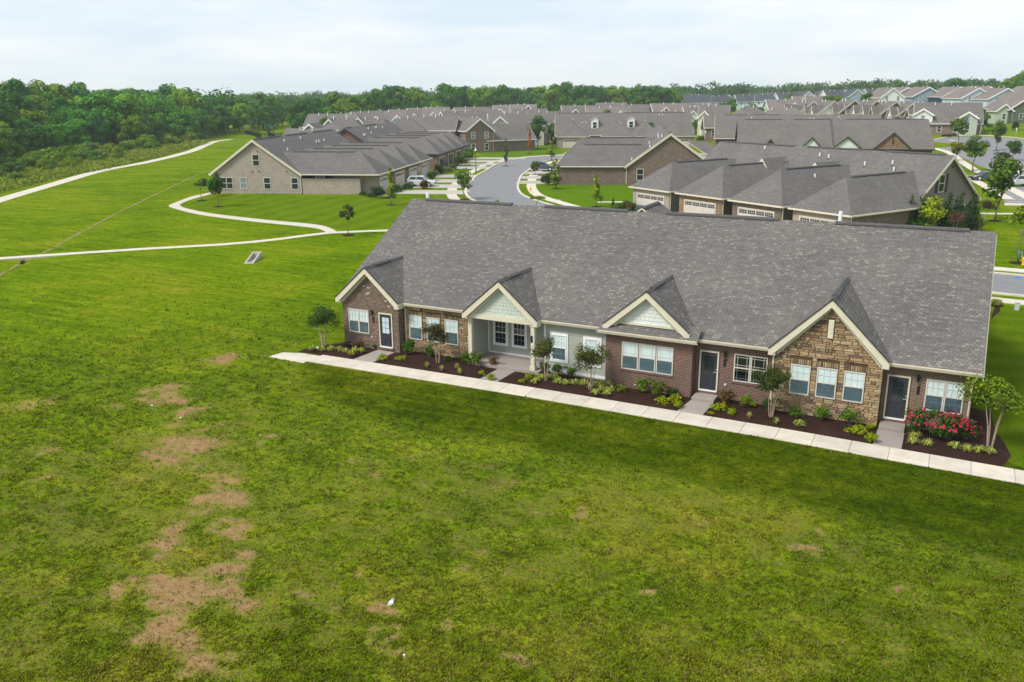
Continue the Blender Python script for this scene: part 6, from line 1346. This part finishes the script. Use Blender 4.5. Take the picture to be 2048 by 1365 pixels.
tip = base+np.stack([ca*lean*hgt, sa*lean*hgt, hgt], 1); mid = base+np.stack([ca*lean*hgt*.35, sa*lean*hgt*.35, hgt*.6], 1)
V = np.stack([base-sd*.7, base+sd*.7, mid+sd, tip, mid-sd], 1).reshape(-1, 3)
me = np_mesh('grass_blades', V, 5, 'leaf')
j = (.45*rgx.uniform(0, 1, n)+.55*cj)[:, None]
fld = np.where(tn[:, None] < .5, np.array([.080, .132, .003])+(np.array([.138, .182, .004])-np.array([.080, .132, .003]))*(tn[:, None]*2), np.array([.138, .182, .004])+(np.array([.215, .212, .018])-np.array([.138, .182, .004]))*(tn[:, None]*2-1))
trf = np.array([.038, .066, .0025])+(np.array([.100, .128, .005])-np.array([.038, .066, .0025]))*tn[:, None]
colr = fld*(1-tf[:, None])+trf*tf[:, None]; colr = colr*(.66+.85*j); straw = rgx.uniform(0, 1, n) < (.13+.3*dr)*(1-tf*.8); colr[straw] = np.array([.25, .19, .07])*(.6+.6*j[straw])
ca_ = me.color_attributes.new('tint', 'FLOAT_COLOR', 'POINT'); ca_.data.foreach_set('color', np.repeat(np.concatenate([colr, np.ones((n, 1))], 1), 5, 0).astype(np.float32).ravel())
m, nt, b = newmat('grass_blade', .7, .03); at_ = nd(nt, 'ShaderNodeAttribute', attribute_name='tint'); nt.links.new(at_.outputs['Color'], b.inputs['Base Color'])
tr = nd(nt, 'ShaderNodeBsdfTranslucent', {'Color': at_.outputs['Color']}); mx = nd(nt, 'ShaderNodeMixShader', {0: .3, 1: b.outputs[0], 2: tr.outputs[0]}); nt.links.new(mx.outputs[0], nt.nodes['Material Output'].inputs['Surface'])
me.materials.clear(); me.materials.append(m)
tag(obj('grass', me), 'short rough grass of the foreground field and mown strip', 'grass', kind='stuff')

# ================================================================== cars, lamps and small things
def paint(name, col, rough=.28):
    m, nt, b = newmat(name, rough, .5, col); b.inputs['Coat Weight'].default_value = .6; b.inputs['Coat Roughness'].default_value = .08; MT[name] = m; return name
m, nt, b = newmat('car_glass', .05, .7, (.012, .016, .02)); MT['car_glass'] = m
m, nt, b = newmat('tyre', .9, .2, (.012, .012, .012)); MT['tyre'] = m
m, nt, b = newmat('tail_lamp', .25, .5, (.35, .01, .01)); MT['tail'] = m
m, nt, b = newmat('head_lamp', .15, .6, (.6, .62, .65)); MT['head'] = m
def bevelled(b, name, mats, parent, off, seg=2):
    me = b.mesh(name, mats, uv=False); bm = bmesh.new(); bm.from_mesh(me); bmesh.ops.remove_doubles(bm, verts=bm.verts, dist=1e-4)
    bmesh.ops.bevel(bm, geom=[e for e in bm.edges if len(e.link_faces) == 2 and e.calc_face_angle(0) > .12], offset=off, segments=seg, affect='EDGES', profile=.6, clamp_overlap=True); bm.to_mesh(me); bm.free()
    me.polygons.foreach_set('use_smooth', [True]*len(me.polygons)); return obj(name, me, parent)
def car(label, x, y, th, col, kind='suv', L=4.65):
    r = thing('parked_car', label, 'car', (x, y, tz(x, y)+.055), th); W = .92; pm = paint('car_paint_%d' % len(bpy.data.materials), col)
    h = L/2
    if kind == 'suv': prof = [(-h, .42), (-h, .95), (-h+.12, 1.08), (.75, 1.05), (1.0, 1.0), (h-.35, .90), (h-.06, .74), (h, .5), (h-.08, .34), (-h+.1, .34)]; cab = [(-h+.12, 1.06), (-h+.55, 1.62), (-.1, 1.68), (.35, 1.58), (1.05, 1.02)]; top = 1.68
    else: prof = [(-h, .42), (-h, .85), (-h+.2, .95), (.75, .90), (1.0, .87), (h-.4, .76), (h-.06, .62), (h, .45), (h-.08, .28), (-h+.1, .28)]; cab = [(-h+.55, .92), (-h+1.25, 1.36), (-.1, 1.42), (.2, 1.36), (1.05, .88)]; top = 1.42
    b = MB(); b.extrude([(px_, -W, z_) for px_, z_ in prof], (0, 2*W, 0)); bevelled(b, 'body', pm, r, .10, 3)
    b = MB(); n = len(cab); i0 = 0
    base = cab[0][1]
    ys = [W-.05-(z_-base)*.30 for _, z_ in cab]
    Lp = [(p[0], -yy, p[1]) for p, yy in zip(cab, ys)]; Rp = [(p[0], yy, p[1]) for p, yy in zip(cab, ys)]
    b.poly(Lp); b.poly(Rp[::-1])
    for i in range(n-1): b.poly([Lp[i], Rp[i], Rp[i+1], Lp[i+1]])
    b.poly([Lp[-1], Rp[-1], Rp[0], Lp[0]]); me = b.mesh('cabin', pm, uv=False); bm = bmesh.new(); bm.from_mesh(me); bmesh.ops.remove_doubles(bm, verts=bm.verts, dist=1e-4); bmesh.ops.recalc_face_normals(bm, faces=bm.faces); bm.to_mesh(me); bm.free(); obj('cabin', me, r)
    def inset(p, k=.12): c = sum((Vector(q) for q in p), Vector())/len(p); return [tuple(Vector(q).lerp(c, k)) for q in p]
    for s in (-1, 1):
        z1, z0 = top-.12, base+.06; f = lambda px_, z_: (px_, s*(W-.05-(z_-base)*.30+.012), z_)
        xr0, xr1 = cab[0][0]+.32, cab[1][0]+.18; xf0, xf1 = cab[-1][0]-.22, cab[3][0]-.02; xm = (xr1+xf1)/2
        MB().poly([f(xr0, z0), f(xm-.06, z0), f(xm-.06, z1), f(xr1, z1)]).build('side_window', 'car_glass', r); MB().poly([f(xm+.04, z0), f(xf0, z0), f(xf1, z1), f(xm+.04, z1)]).build('side_window', 'car_glass', r)
        MB().box(.78, s*(W-.02), base+.02, .98, s*(W+.16), base+.16).build('mirror', pm, r)
        hl = MB(); hl.extrude([(h-.42, s*(W-.02), .70), (h-.05, s*(W-.32), .62), (h-.05, s*(W-.32), .74), (h-.40, s*(W-.02), .84)], (0, s*.03, 0)); hl.build('headlight', 'head', r)
        tl = MB(); tl.box(-h-.012, s*(W-.3), .78, -h+.2, s*(W+.006), 1.0); tl.build('tail_light', 'tail', r)
        for wx in (-h+.9, h-.92):
            wz = .36; w = MB(); w.cyl((wx, s*(W-.22), wz), (wx, s*(W+.015), wz), .36, n=20); wo = w.build('wheel', 'tyre', r)
            rm = MB(); rm.cyl((wx, s*(W-.05), wz), (wx, s*(W+.025), wz), .24, n=16)
            for q in range(5): a = q*2*PI/5; rm.bar((wx, s*(W+.028), wz), (wx+.22*math.cos(a), s*(W+.028), wz+.22*math.sin(a)), .05, .012)
            rm.build('rim', 'metal', wo)
            ar = MB(); ar.cyl((wx, s*(W-.3), wz+.02), (wx, s*(W+.004), wz+.02), .43, n=20); ar.build('wheel_arch', 'tyre', r)
    ws = inset([Lp[3], Rp[3], Rp[4], Lp[4]], .1); d = Vector((.012, 0, .01)); MB().poly([tuple(Vector(q)+d) for q in ws]).build('windscreen', 'car_glass', r)
    rwn = inset([Lp[0], Rp[0], Rp[1], Lp[1]], .14); d = Vector((-.012, 0, .01)); MB().poly([tuple(Vector(q)+d) for q in rwn]).build('rear_window', 'car_glass', r)
    MB().box(h-.03, -.5, .44, h+.012, .5, .60).build('grille', 'tyre', r); MB().box(-h-.015, -.26, .62, -h+.01, .26, .74).build('number_plate', 'trim_white', r)
    return r
c_, s_ = math.cos(TB['th']), math.sin(TB['th'])
car('silver SUV parked on the drive of the tan row', *G(843, 373.5), TB['th']-PI/2, (.50, .54, .55))
car('dark blue SUV parked on the drive of the umber row', *G(1086, 342), TD['th']-PI/2, (.045, .065, .09))
car('white SUV parked behind the broad tree, farther one of the two pale cars', *G(2008, 356), HR+PI+.15, (.78, .79, .80))
car('silver SUV in the parking court at the right edge', *G(2034, 373), HR+PI+.1, (.52, .54, .57), L=4.9)
car('dark grey saloon nosing out left of the broad tree', *G(1968, 361), HR+PI+.1, (.04, .045, .05), 'saloon')

def street_lamp(label, px, py, h):
    x, y = G(px, py); r = thing('street_lamp', label, 'lamp', (x, y, tz(x, y)), 0, 'street lamps')
    b = MB(); b.lathe([(.16, 0), (.16, .12), (.11, .2), (.10, .8), (.07, .9), (.05, 1.0), (.045, h-.75), (.07, h-.7), (.09, h-.62)], n=10); b.build('post', 'metal_black', r, smooth=True)
    b = MB(); b.lathe([(.10, h-.62), (.19, h-.45), (.2, h-.3), (.14, h-.12), (.03, h-.05)], n=12); b.build('globe', 'pvc', r, smooth=True)
    b = MB(); b.lathe([(.10, h-.66), (.12, h-.62), (.10, h-.60)], n=10).lathe([(.12, h-.13), (.05, h-.02), (.01, h+.06)], n=10); b.build('finial', 'metal_black', r)
street_lamp('tall black lamp post with white globe at the bend of the street', 952, 345, 4.5); street_lamp('black lamp post on the green slope, upper of two', 1397, 276, 4.6); street_lamp('black lamp post on the green slope, lower of two', 1410, 289, 3.6)

MT['hyd'] = flat('yellow_hydrant_paint', (.75, .42, .015), .5, .4)
def hydrant(label, px, py):
    x, y = G(px, py); r = thing('fire_hydrant', label, 'hydrant', (x, y, 0), .4, None)
    b = MB(); b.lathe([(.17, 0), (.17, .05), (.11, .06), (.11, .5), (.14, .51), (.14, .55), (.12, .62), (.06, .70), (.025, .73), (.025, .78)], n=12); b.build('barrel', 'hyd', r, smooth=False)
    for d in ((1, 0), (-1, 0), (0, -1)): MB().cyl((0, 0, .4), (d[0]*.19, d[1]*.19, .4), .06, n=8).build('nozzle', 'hyd', r)
hydrant('yellow fire hydrant on the striped lawn by the street bend', 1061, 384); hydrant('yellow fire hydrant under the street sign at the right edge', 2046, 530)

MT['sign_green'] = flat('street_sign_green', (.0, .22, .17), .4, .4, .05)
x, y = G(2043, 517); r = thing('street_sign', 'green street name sign on a post at the right edge', 'sign', (x, y, 0), -.07)
MB().cyl((0, 0, 0), (0, 0, .62), .03, n=8).build('post', 'metal', r); bl_ = MB(); bl_.box(-.52, -.015, .42, 1.0, .015, .66); bl_.build('blade', 'sign_green', r, bevel=.004)
fc = bpy.data.curves.new('lettering', 'FONT'); fc.body = 'A'; fc.size = .22; fc.extrude = .002
fo = bpy.data.objects.new('lettering', fc); COL.objects.link(fo); dg = bpy.context.evaluated_depsgraph_get(); fme = bpy.data.meshes.new_from_object(fo.evaluated_get(dg)); bpy.data.objects.remove(fo); fme.materials.append(MT['trim_white']); lo = obj('lettering', fme, r, (-.22, -.02, .46)); lo.rotation_euler = (PI/2, 0, 0)
MT['pedestal'] = flat('pale_green_plastic', (.42, .50, .44), .5, .3)
x, y = G(2033, 621); r = thing('utility_pedestal', 'pale green utility pedestal on the right-hand lawn', 'utility box', (x, y, 0), .2); bb = MB(); bb.box(-.13, -.13, 0, .13, .13, .5); bb.build('cabinet', 'pedestal', r, bevel=.02); bb = MB(); bb.box(-.145, -.145, .5, .145, .145, .58); bb.build('cap', 'pedestal', r, bevel=.025)
for i, (px, py) in enumerate(((1988, 327), (2024, 338))):
    x, y = G(px, py); r = thing('mailbox', ['black mailbox on a post by the farther drive of the loop road', 'black mailbox on a post by the nearer drive of the loop road'][i], 'mailbox', (x, y, tz(x, y)), .5)
    MB().box(-.05, -.05, 0, .05, .05, 1.0).build('post', 'metal_black', r); bb = MB(); bb.extrude([(-.28, -.1, 1.0), (-.28, .1, 1.0), (-.28, .1, 1.15), (-.28, 0, 1.25), (-.28, -.1, 1.15)], (.56, 0, 0)); bb.build('box', 'metal_black', r)
MT['ac'] = flat('cooler_casing', (.10, .16, .17), .5, .4)
for i, (px, py, lab) in enumerate(((748, 393, 'blue-grey air cooler beside the tan row garage'), (868, 352, 'blue-grey air cooler at the corner of the red row'), (1745, 449, 'blue-grey air cooler behind the near ridge by the grey row'), (1279, 425, 'small grey cooler at the left garage of the grey row'))):
    x, y = G(px, py); r = thing('air_cooler', lab, 'air cooler', (x, y, 0), .3, 'air coolers'); bb = MB(); bb.box(-.42, -.42, .05, .42, .42, .85); bb.build('casing', 'ac', r, bevel=.03)
    bb = MB()
    for k in range(9): bb.box(-.45, -.435, .12+k*.075, .45, .435, .145+k*.075)
    o = bb.build('louvres', 'metal_black', r); o['kind'] = 'stuff'; MB().cyl((0, 0, .85), (0, 0, .87), .36, n=18).build('fan_guard', 'metal_black', r)

# concrete storm drain pieces in the field
def trough(label, p0, p1, w, h0, h1):
    a = np.array(p0); c = np.array(p1); L = float(np.linalg.norm(c-a)); th = math.atan2(*(c-a)[::-1]); r = thing('storm_drain', label, 'drain', (float(a[0]), float(a[1]), 0), th)
    for s in (-1, 1): b = MB(); b.extrude([(0, s*w/2, -.2), (L, s*w/2, -.2), (L, s*w/2, h1), (0, s*w/2, h0)], (0, s*.16, 0)); b.build('side_wall', 'concrete_grey', r)
    b = MB(); b.box(L, -w/2-.18, -.2, L+.2, w/2+.18, h1+.04); b.build('head_wall', 'kerb', r); b = MB(); b.box(-.16, -w/2-.18, -.2, -.002, w/2+.18, h0); b.build('toe', 'kerb', r)
    b = MB(); b.extrude([(0, -w/2, .01), (L, -w/2, .05), (L, w/2, .05), (0, w/2, .01)], (0, 0, -.1)); b.build('floor', 'aggregate', r); return r
trough('white concrete storm drain trough sunk in the near field', G(499, 527.5), G(514, 516), .5, .12, .5)
x, y = G(388, 284); r = thing('culvert_headwall', 'concrete culvert headwall at the far end of the field path', 'culvert', (x, y, 0), HR); bb = MB(); bb.box(-1.1, -.15, -.2, 1.1, .15, .95); bb.build('wall', 'kerb', r, bevel=.02); MB().cyl((.2, -.17, .35), (.2, -.1, .35), .32, n=14).build('pipe_mouth', 'dark_in', r)
x, y = G(45, 524); r = thing('culvert', 'dark culvert mouth where the runnel passes under the cross path', 'culvert', (x, y, 0), -.7); MB().cyl((-.3, 0, -.04), (.6, 0, -.04), .13, n=12).build('pipe', 'dark_in', r); bb = MB(); bb.box(-.28, -.22, -.3, -.2, .22, .08); bb.build('collar', 'runnel', r)
x, y = G(1108, 402); tag(MB().extrude([(-.9, -.5, -.02), (.9, -.5, -.02), (.9, .5, -.02), (-.9, .5, -.02)], (0, 0, .1)).build('utility_cover', 'kerb', None, (x, y, 0), .3, bevel=.02), 'flat concrete utility cover on the striped lawn', 'utility cover')
x, y = G(1220, 405); tag(MB().extrude([(-1.7, -.4, -.02), (1.7, -.4, -.02), (1.7, .4, -.02), (-1.7, .4, -.02)], (0, 0, .09)).build('stepping_slab', 'concrete', None, (x, y, 0), .5, bevel=.02), 'pale slab on the striped lawn by the small conifer', 'slab')
# litter in the grass
MT['litter'] = flat('white_plastic', (.78, .80, .84), .4, .4, .05)
for i, (px, py, s, lab) in enumerate(((784, 1206, .13, 'torn white plastic bag lying in the foreground grass'), (304, 812, .045, 'small pale scrap by the upper bare patch'), (362, 837, .045, 'small white scrap below the upper bare patch'), (521, 872, .035, 'tiny pale scrap at the edge of the mown strip'), (809, 1313, .04, 'tiny white scrap near the bottom of the field'))):
    x, y = G(px, py); rr = random.Random(i+4); b = MB(); r0 = [(math.cos(k*PI/3.5)*s*rr.uniform(.3, 1), math.sin(k*PI/3.5)*s*rr.uniform(.3, 1.4), .03+rr.uniform(0, s*.6)) for k in range(7)]
    for k in range(7): b.poly([(0, 0, .06+s*.55), r0[k], r0[(k+1) % 7]]); b.poly([r0[k], (r0[k][0]*1.2, r0[k][1]*1.2, 0), (r0[(k+1) % 7][0]*1.2, r0[(k+1) % 7][1]*1.2, 0), r0[(k+1) % 7]])
    tag(b.build('litter', 'litter', None, (x, y, 0), i*1.1), lab, 'litter')
for i, (z, p, lab) in enumerate(((3, (370, 880), 'white lawn lamp globe at the foot of the purple brick wall'), (3, (1765, 1085), 'white lawn lamp globe at the foot of the stone wall'), (1, (557, 905), 'white lawn lamp globe in the left end bed'))):
    x, y = near_pt(z, *p); b = MB(); b.cyl((0, 0, -.05), (0, 0, .08), .02, n=6).lathe([(.02, .06), (.07, .09), (.085, .14), (.06, .19), (.01, .21)], n=10); tag(b.build('lawn_lamp', 'pvc', None, (x, y, .12), smooth=True), lab, 'lamp', 'white lawn lamps')
# black metal fences
def fence(label, pts, h=1.2):
    pts = [G(*p) for p in pts]; x0, y0 = pts[0]; r = thing('fence', label, 'fence', (x0, y0, 0)); pk = MB()
    for (ax, ay), (cx, cy) in zip(pts[:-1], pts[1:]):
        L = math.hypot(cx-ax, cy-ay); n = max(1, int(L/2.4))
        for z_ in (.2, h-.1): MB().bar((ax-x0, ay-y0, z_), (cx-x0, cy-y0, z_), .05, .05).build('rail', 'metal_black', r)
        for k in range(n): q = k/n; MB().box(-.05, -.05, 0, .05, .05, h+.08).build('post', 'metal_black', r, (ax-x0+(cx-ax)*q, ay-y0+(cy-ay)*q, 0))
        m2 = int(L/.22)
        for k in range(m2): q = k/m2; pk.box(ax-x0+(cx-ax)*q-.012, ay-y0+(cy-ay)*q-.012, .05, ax-x0+(cx-ax)*q+.012, ay-y0+(cy-ay)*q+.012, h)
    o = pk.build('pickets', 'metal_black', r); o['kind'] = 'stuff'
fence('black metal picket fence before the lower-wing brick house', [(955, 305), (985, 303), (1020, 299), (1036, 297)]); fence('black metal fence around the playset yard by the wood', [(490, 268), (520, 276), (560, 277), (600, 274)], 1.4)
MT['teal'] = flat('teal_tarp', (.01, .33, .27), .5, .3); MT['wood'] = flat('cedar_wood', (.33, .19, .08), .7, .2); MT['teal_slide'] = flat('teal_slide', (.01, .25, .30), .4, .3)
x, y = G(544, 270); r = thing('playset', 'wooden playset with teal roof and slide at the wood edge', 'playset', (x, y, 0), HR)
for sx in (-.7, .7):
    for sy in (-.7, .7): MB().box(sx-.07, sy-.07, 0, sx+.07, sy+.07, 2.6).build('post', 'wood', r)
b = MB(); b.box(-.75, -.75, 1.2, .75, .75, 1.3); b.build('platform', 'wood', r); b = MB()
for k in range(8): b.box(-.72+k*.19, -.74, 1.3, -.60+k*.19, -.70, 1.95)
b.build('railing', 'wood', r); b = MB()
for s in (-1, 1): b.extrude([(-.9, s*.9, 2.5), (.9, s*.9, 2.5), (.9, 0, 3.4), (-.9, 0, 3.4)], (0, 0, .04))
b.build('roof', 'teal', r); MB().bar((-.8, 0, 1.3), (-3.2, 0, .15), .55, .08).build('slide', 'teal_slide', r); MB().bar((.8, 0, 1.2), (2.8, 0, .1), .5, .06).build('slide', 'teal_slide', r)
for i, (pts_, lab) in enumerate((([(514, 277), (521, 275)], 'dark panel leaning by the playset fence, left one'), ([(537, 277), (548, 276)], 'dark panel leaning by the playset fence, right one'))):
    a, c2 = G(*pts_[0]), G(*pts_[1]); r = thing('leaning_panel', lab, 'panel', (a[0], a[1], 0)); b = MB(); dx, dy = c2[0]-a[0], c2[1]-a[1]  # two dark panels leaning beside the playset fence
    b.extrude([(0, 0, 0), (dx, dy, 0), (dx*1.1, dy*1.1, .9), (dx*.55, dy*.55, 1.7), (-dx*.1, -dy*.1, 2.0)], (.1, .35, 0)); b.build('panel_sheet', 'metal_black', r); MB().cyl((0, 0, 0), (0, 0, 2.1), .04, n=6).build('pole', 'metal_black', r)
x, y = G(2032, 268); r = thing('notice_post', 'white notice post on the bright lawn at the right', 'sign', (x, y, tz(x, y)), HR); MB().box(-.04, -.04, 0, .04, .04, 1.6).build('post', 'metal', r); MB().box(-.2, -.06, .9, .2, -.042, 1.6).build('plate', 'trim_white', r)
# swing set post and ramp by the low grey house
x, y = G(578, 268); tag(MB().bar((-1.2, 0, .1), (1.0, 0, 2.0), .9, .12).build('ramp', 'trim', None, (x, y, 0), HR), 'pale sloping ramp board by the low grey house', 'ramp')

# ------------------------------------------------------------------ haze: one closed box of thin air round everything
hz = MB(); hz.box(-1500, -60, -3, 500, 1500, 34); hb = hz.build('haze', 'trim', uv=False)
m = bpy.data.materials.new('thin_haze'); m.use_nodes = True; nt = m.node_tree; nt.nodes.clear(); out = nt.nodes.new('ShaderNodeOutputMaterial')
pv_ = nt.nodes.new('ShaderNodeVolumePrincipled'); pv_.inputs['Density'].default_value = .0002; pv_.inputs['Color'].default_value = (.88, .95, 1.0, 1); pv_.inputs['Anisotropy'].default_value = .2
nt.links.new(pv_.outputs[0], out.inputs['Volume']); hb.data.materials.clear(); hb.data.materials.append(m)
tag(hb, 'thin summer haze over the whole neighbourhood', 'haze', kind='stuff')
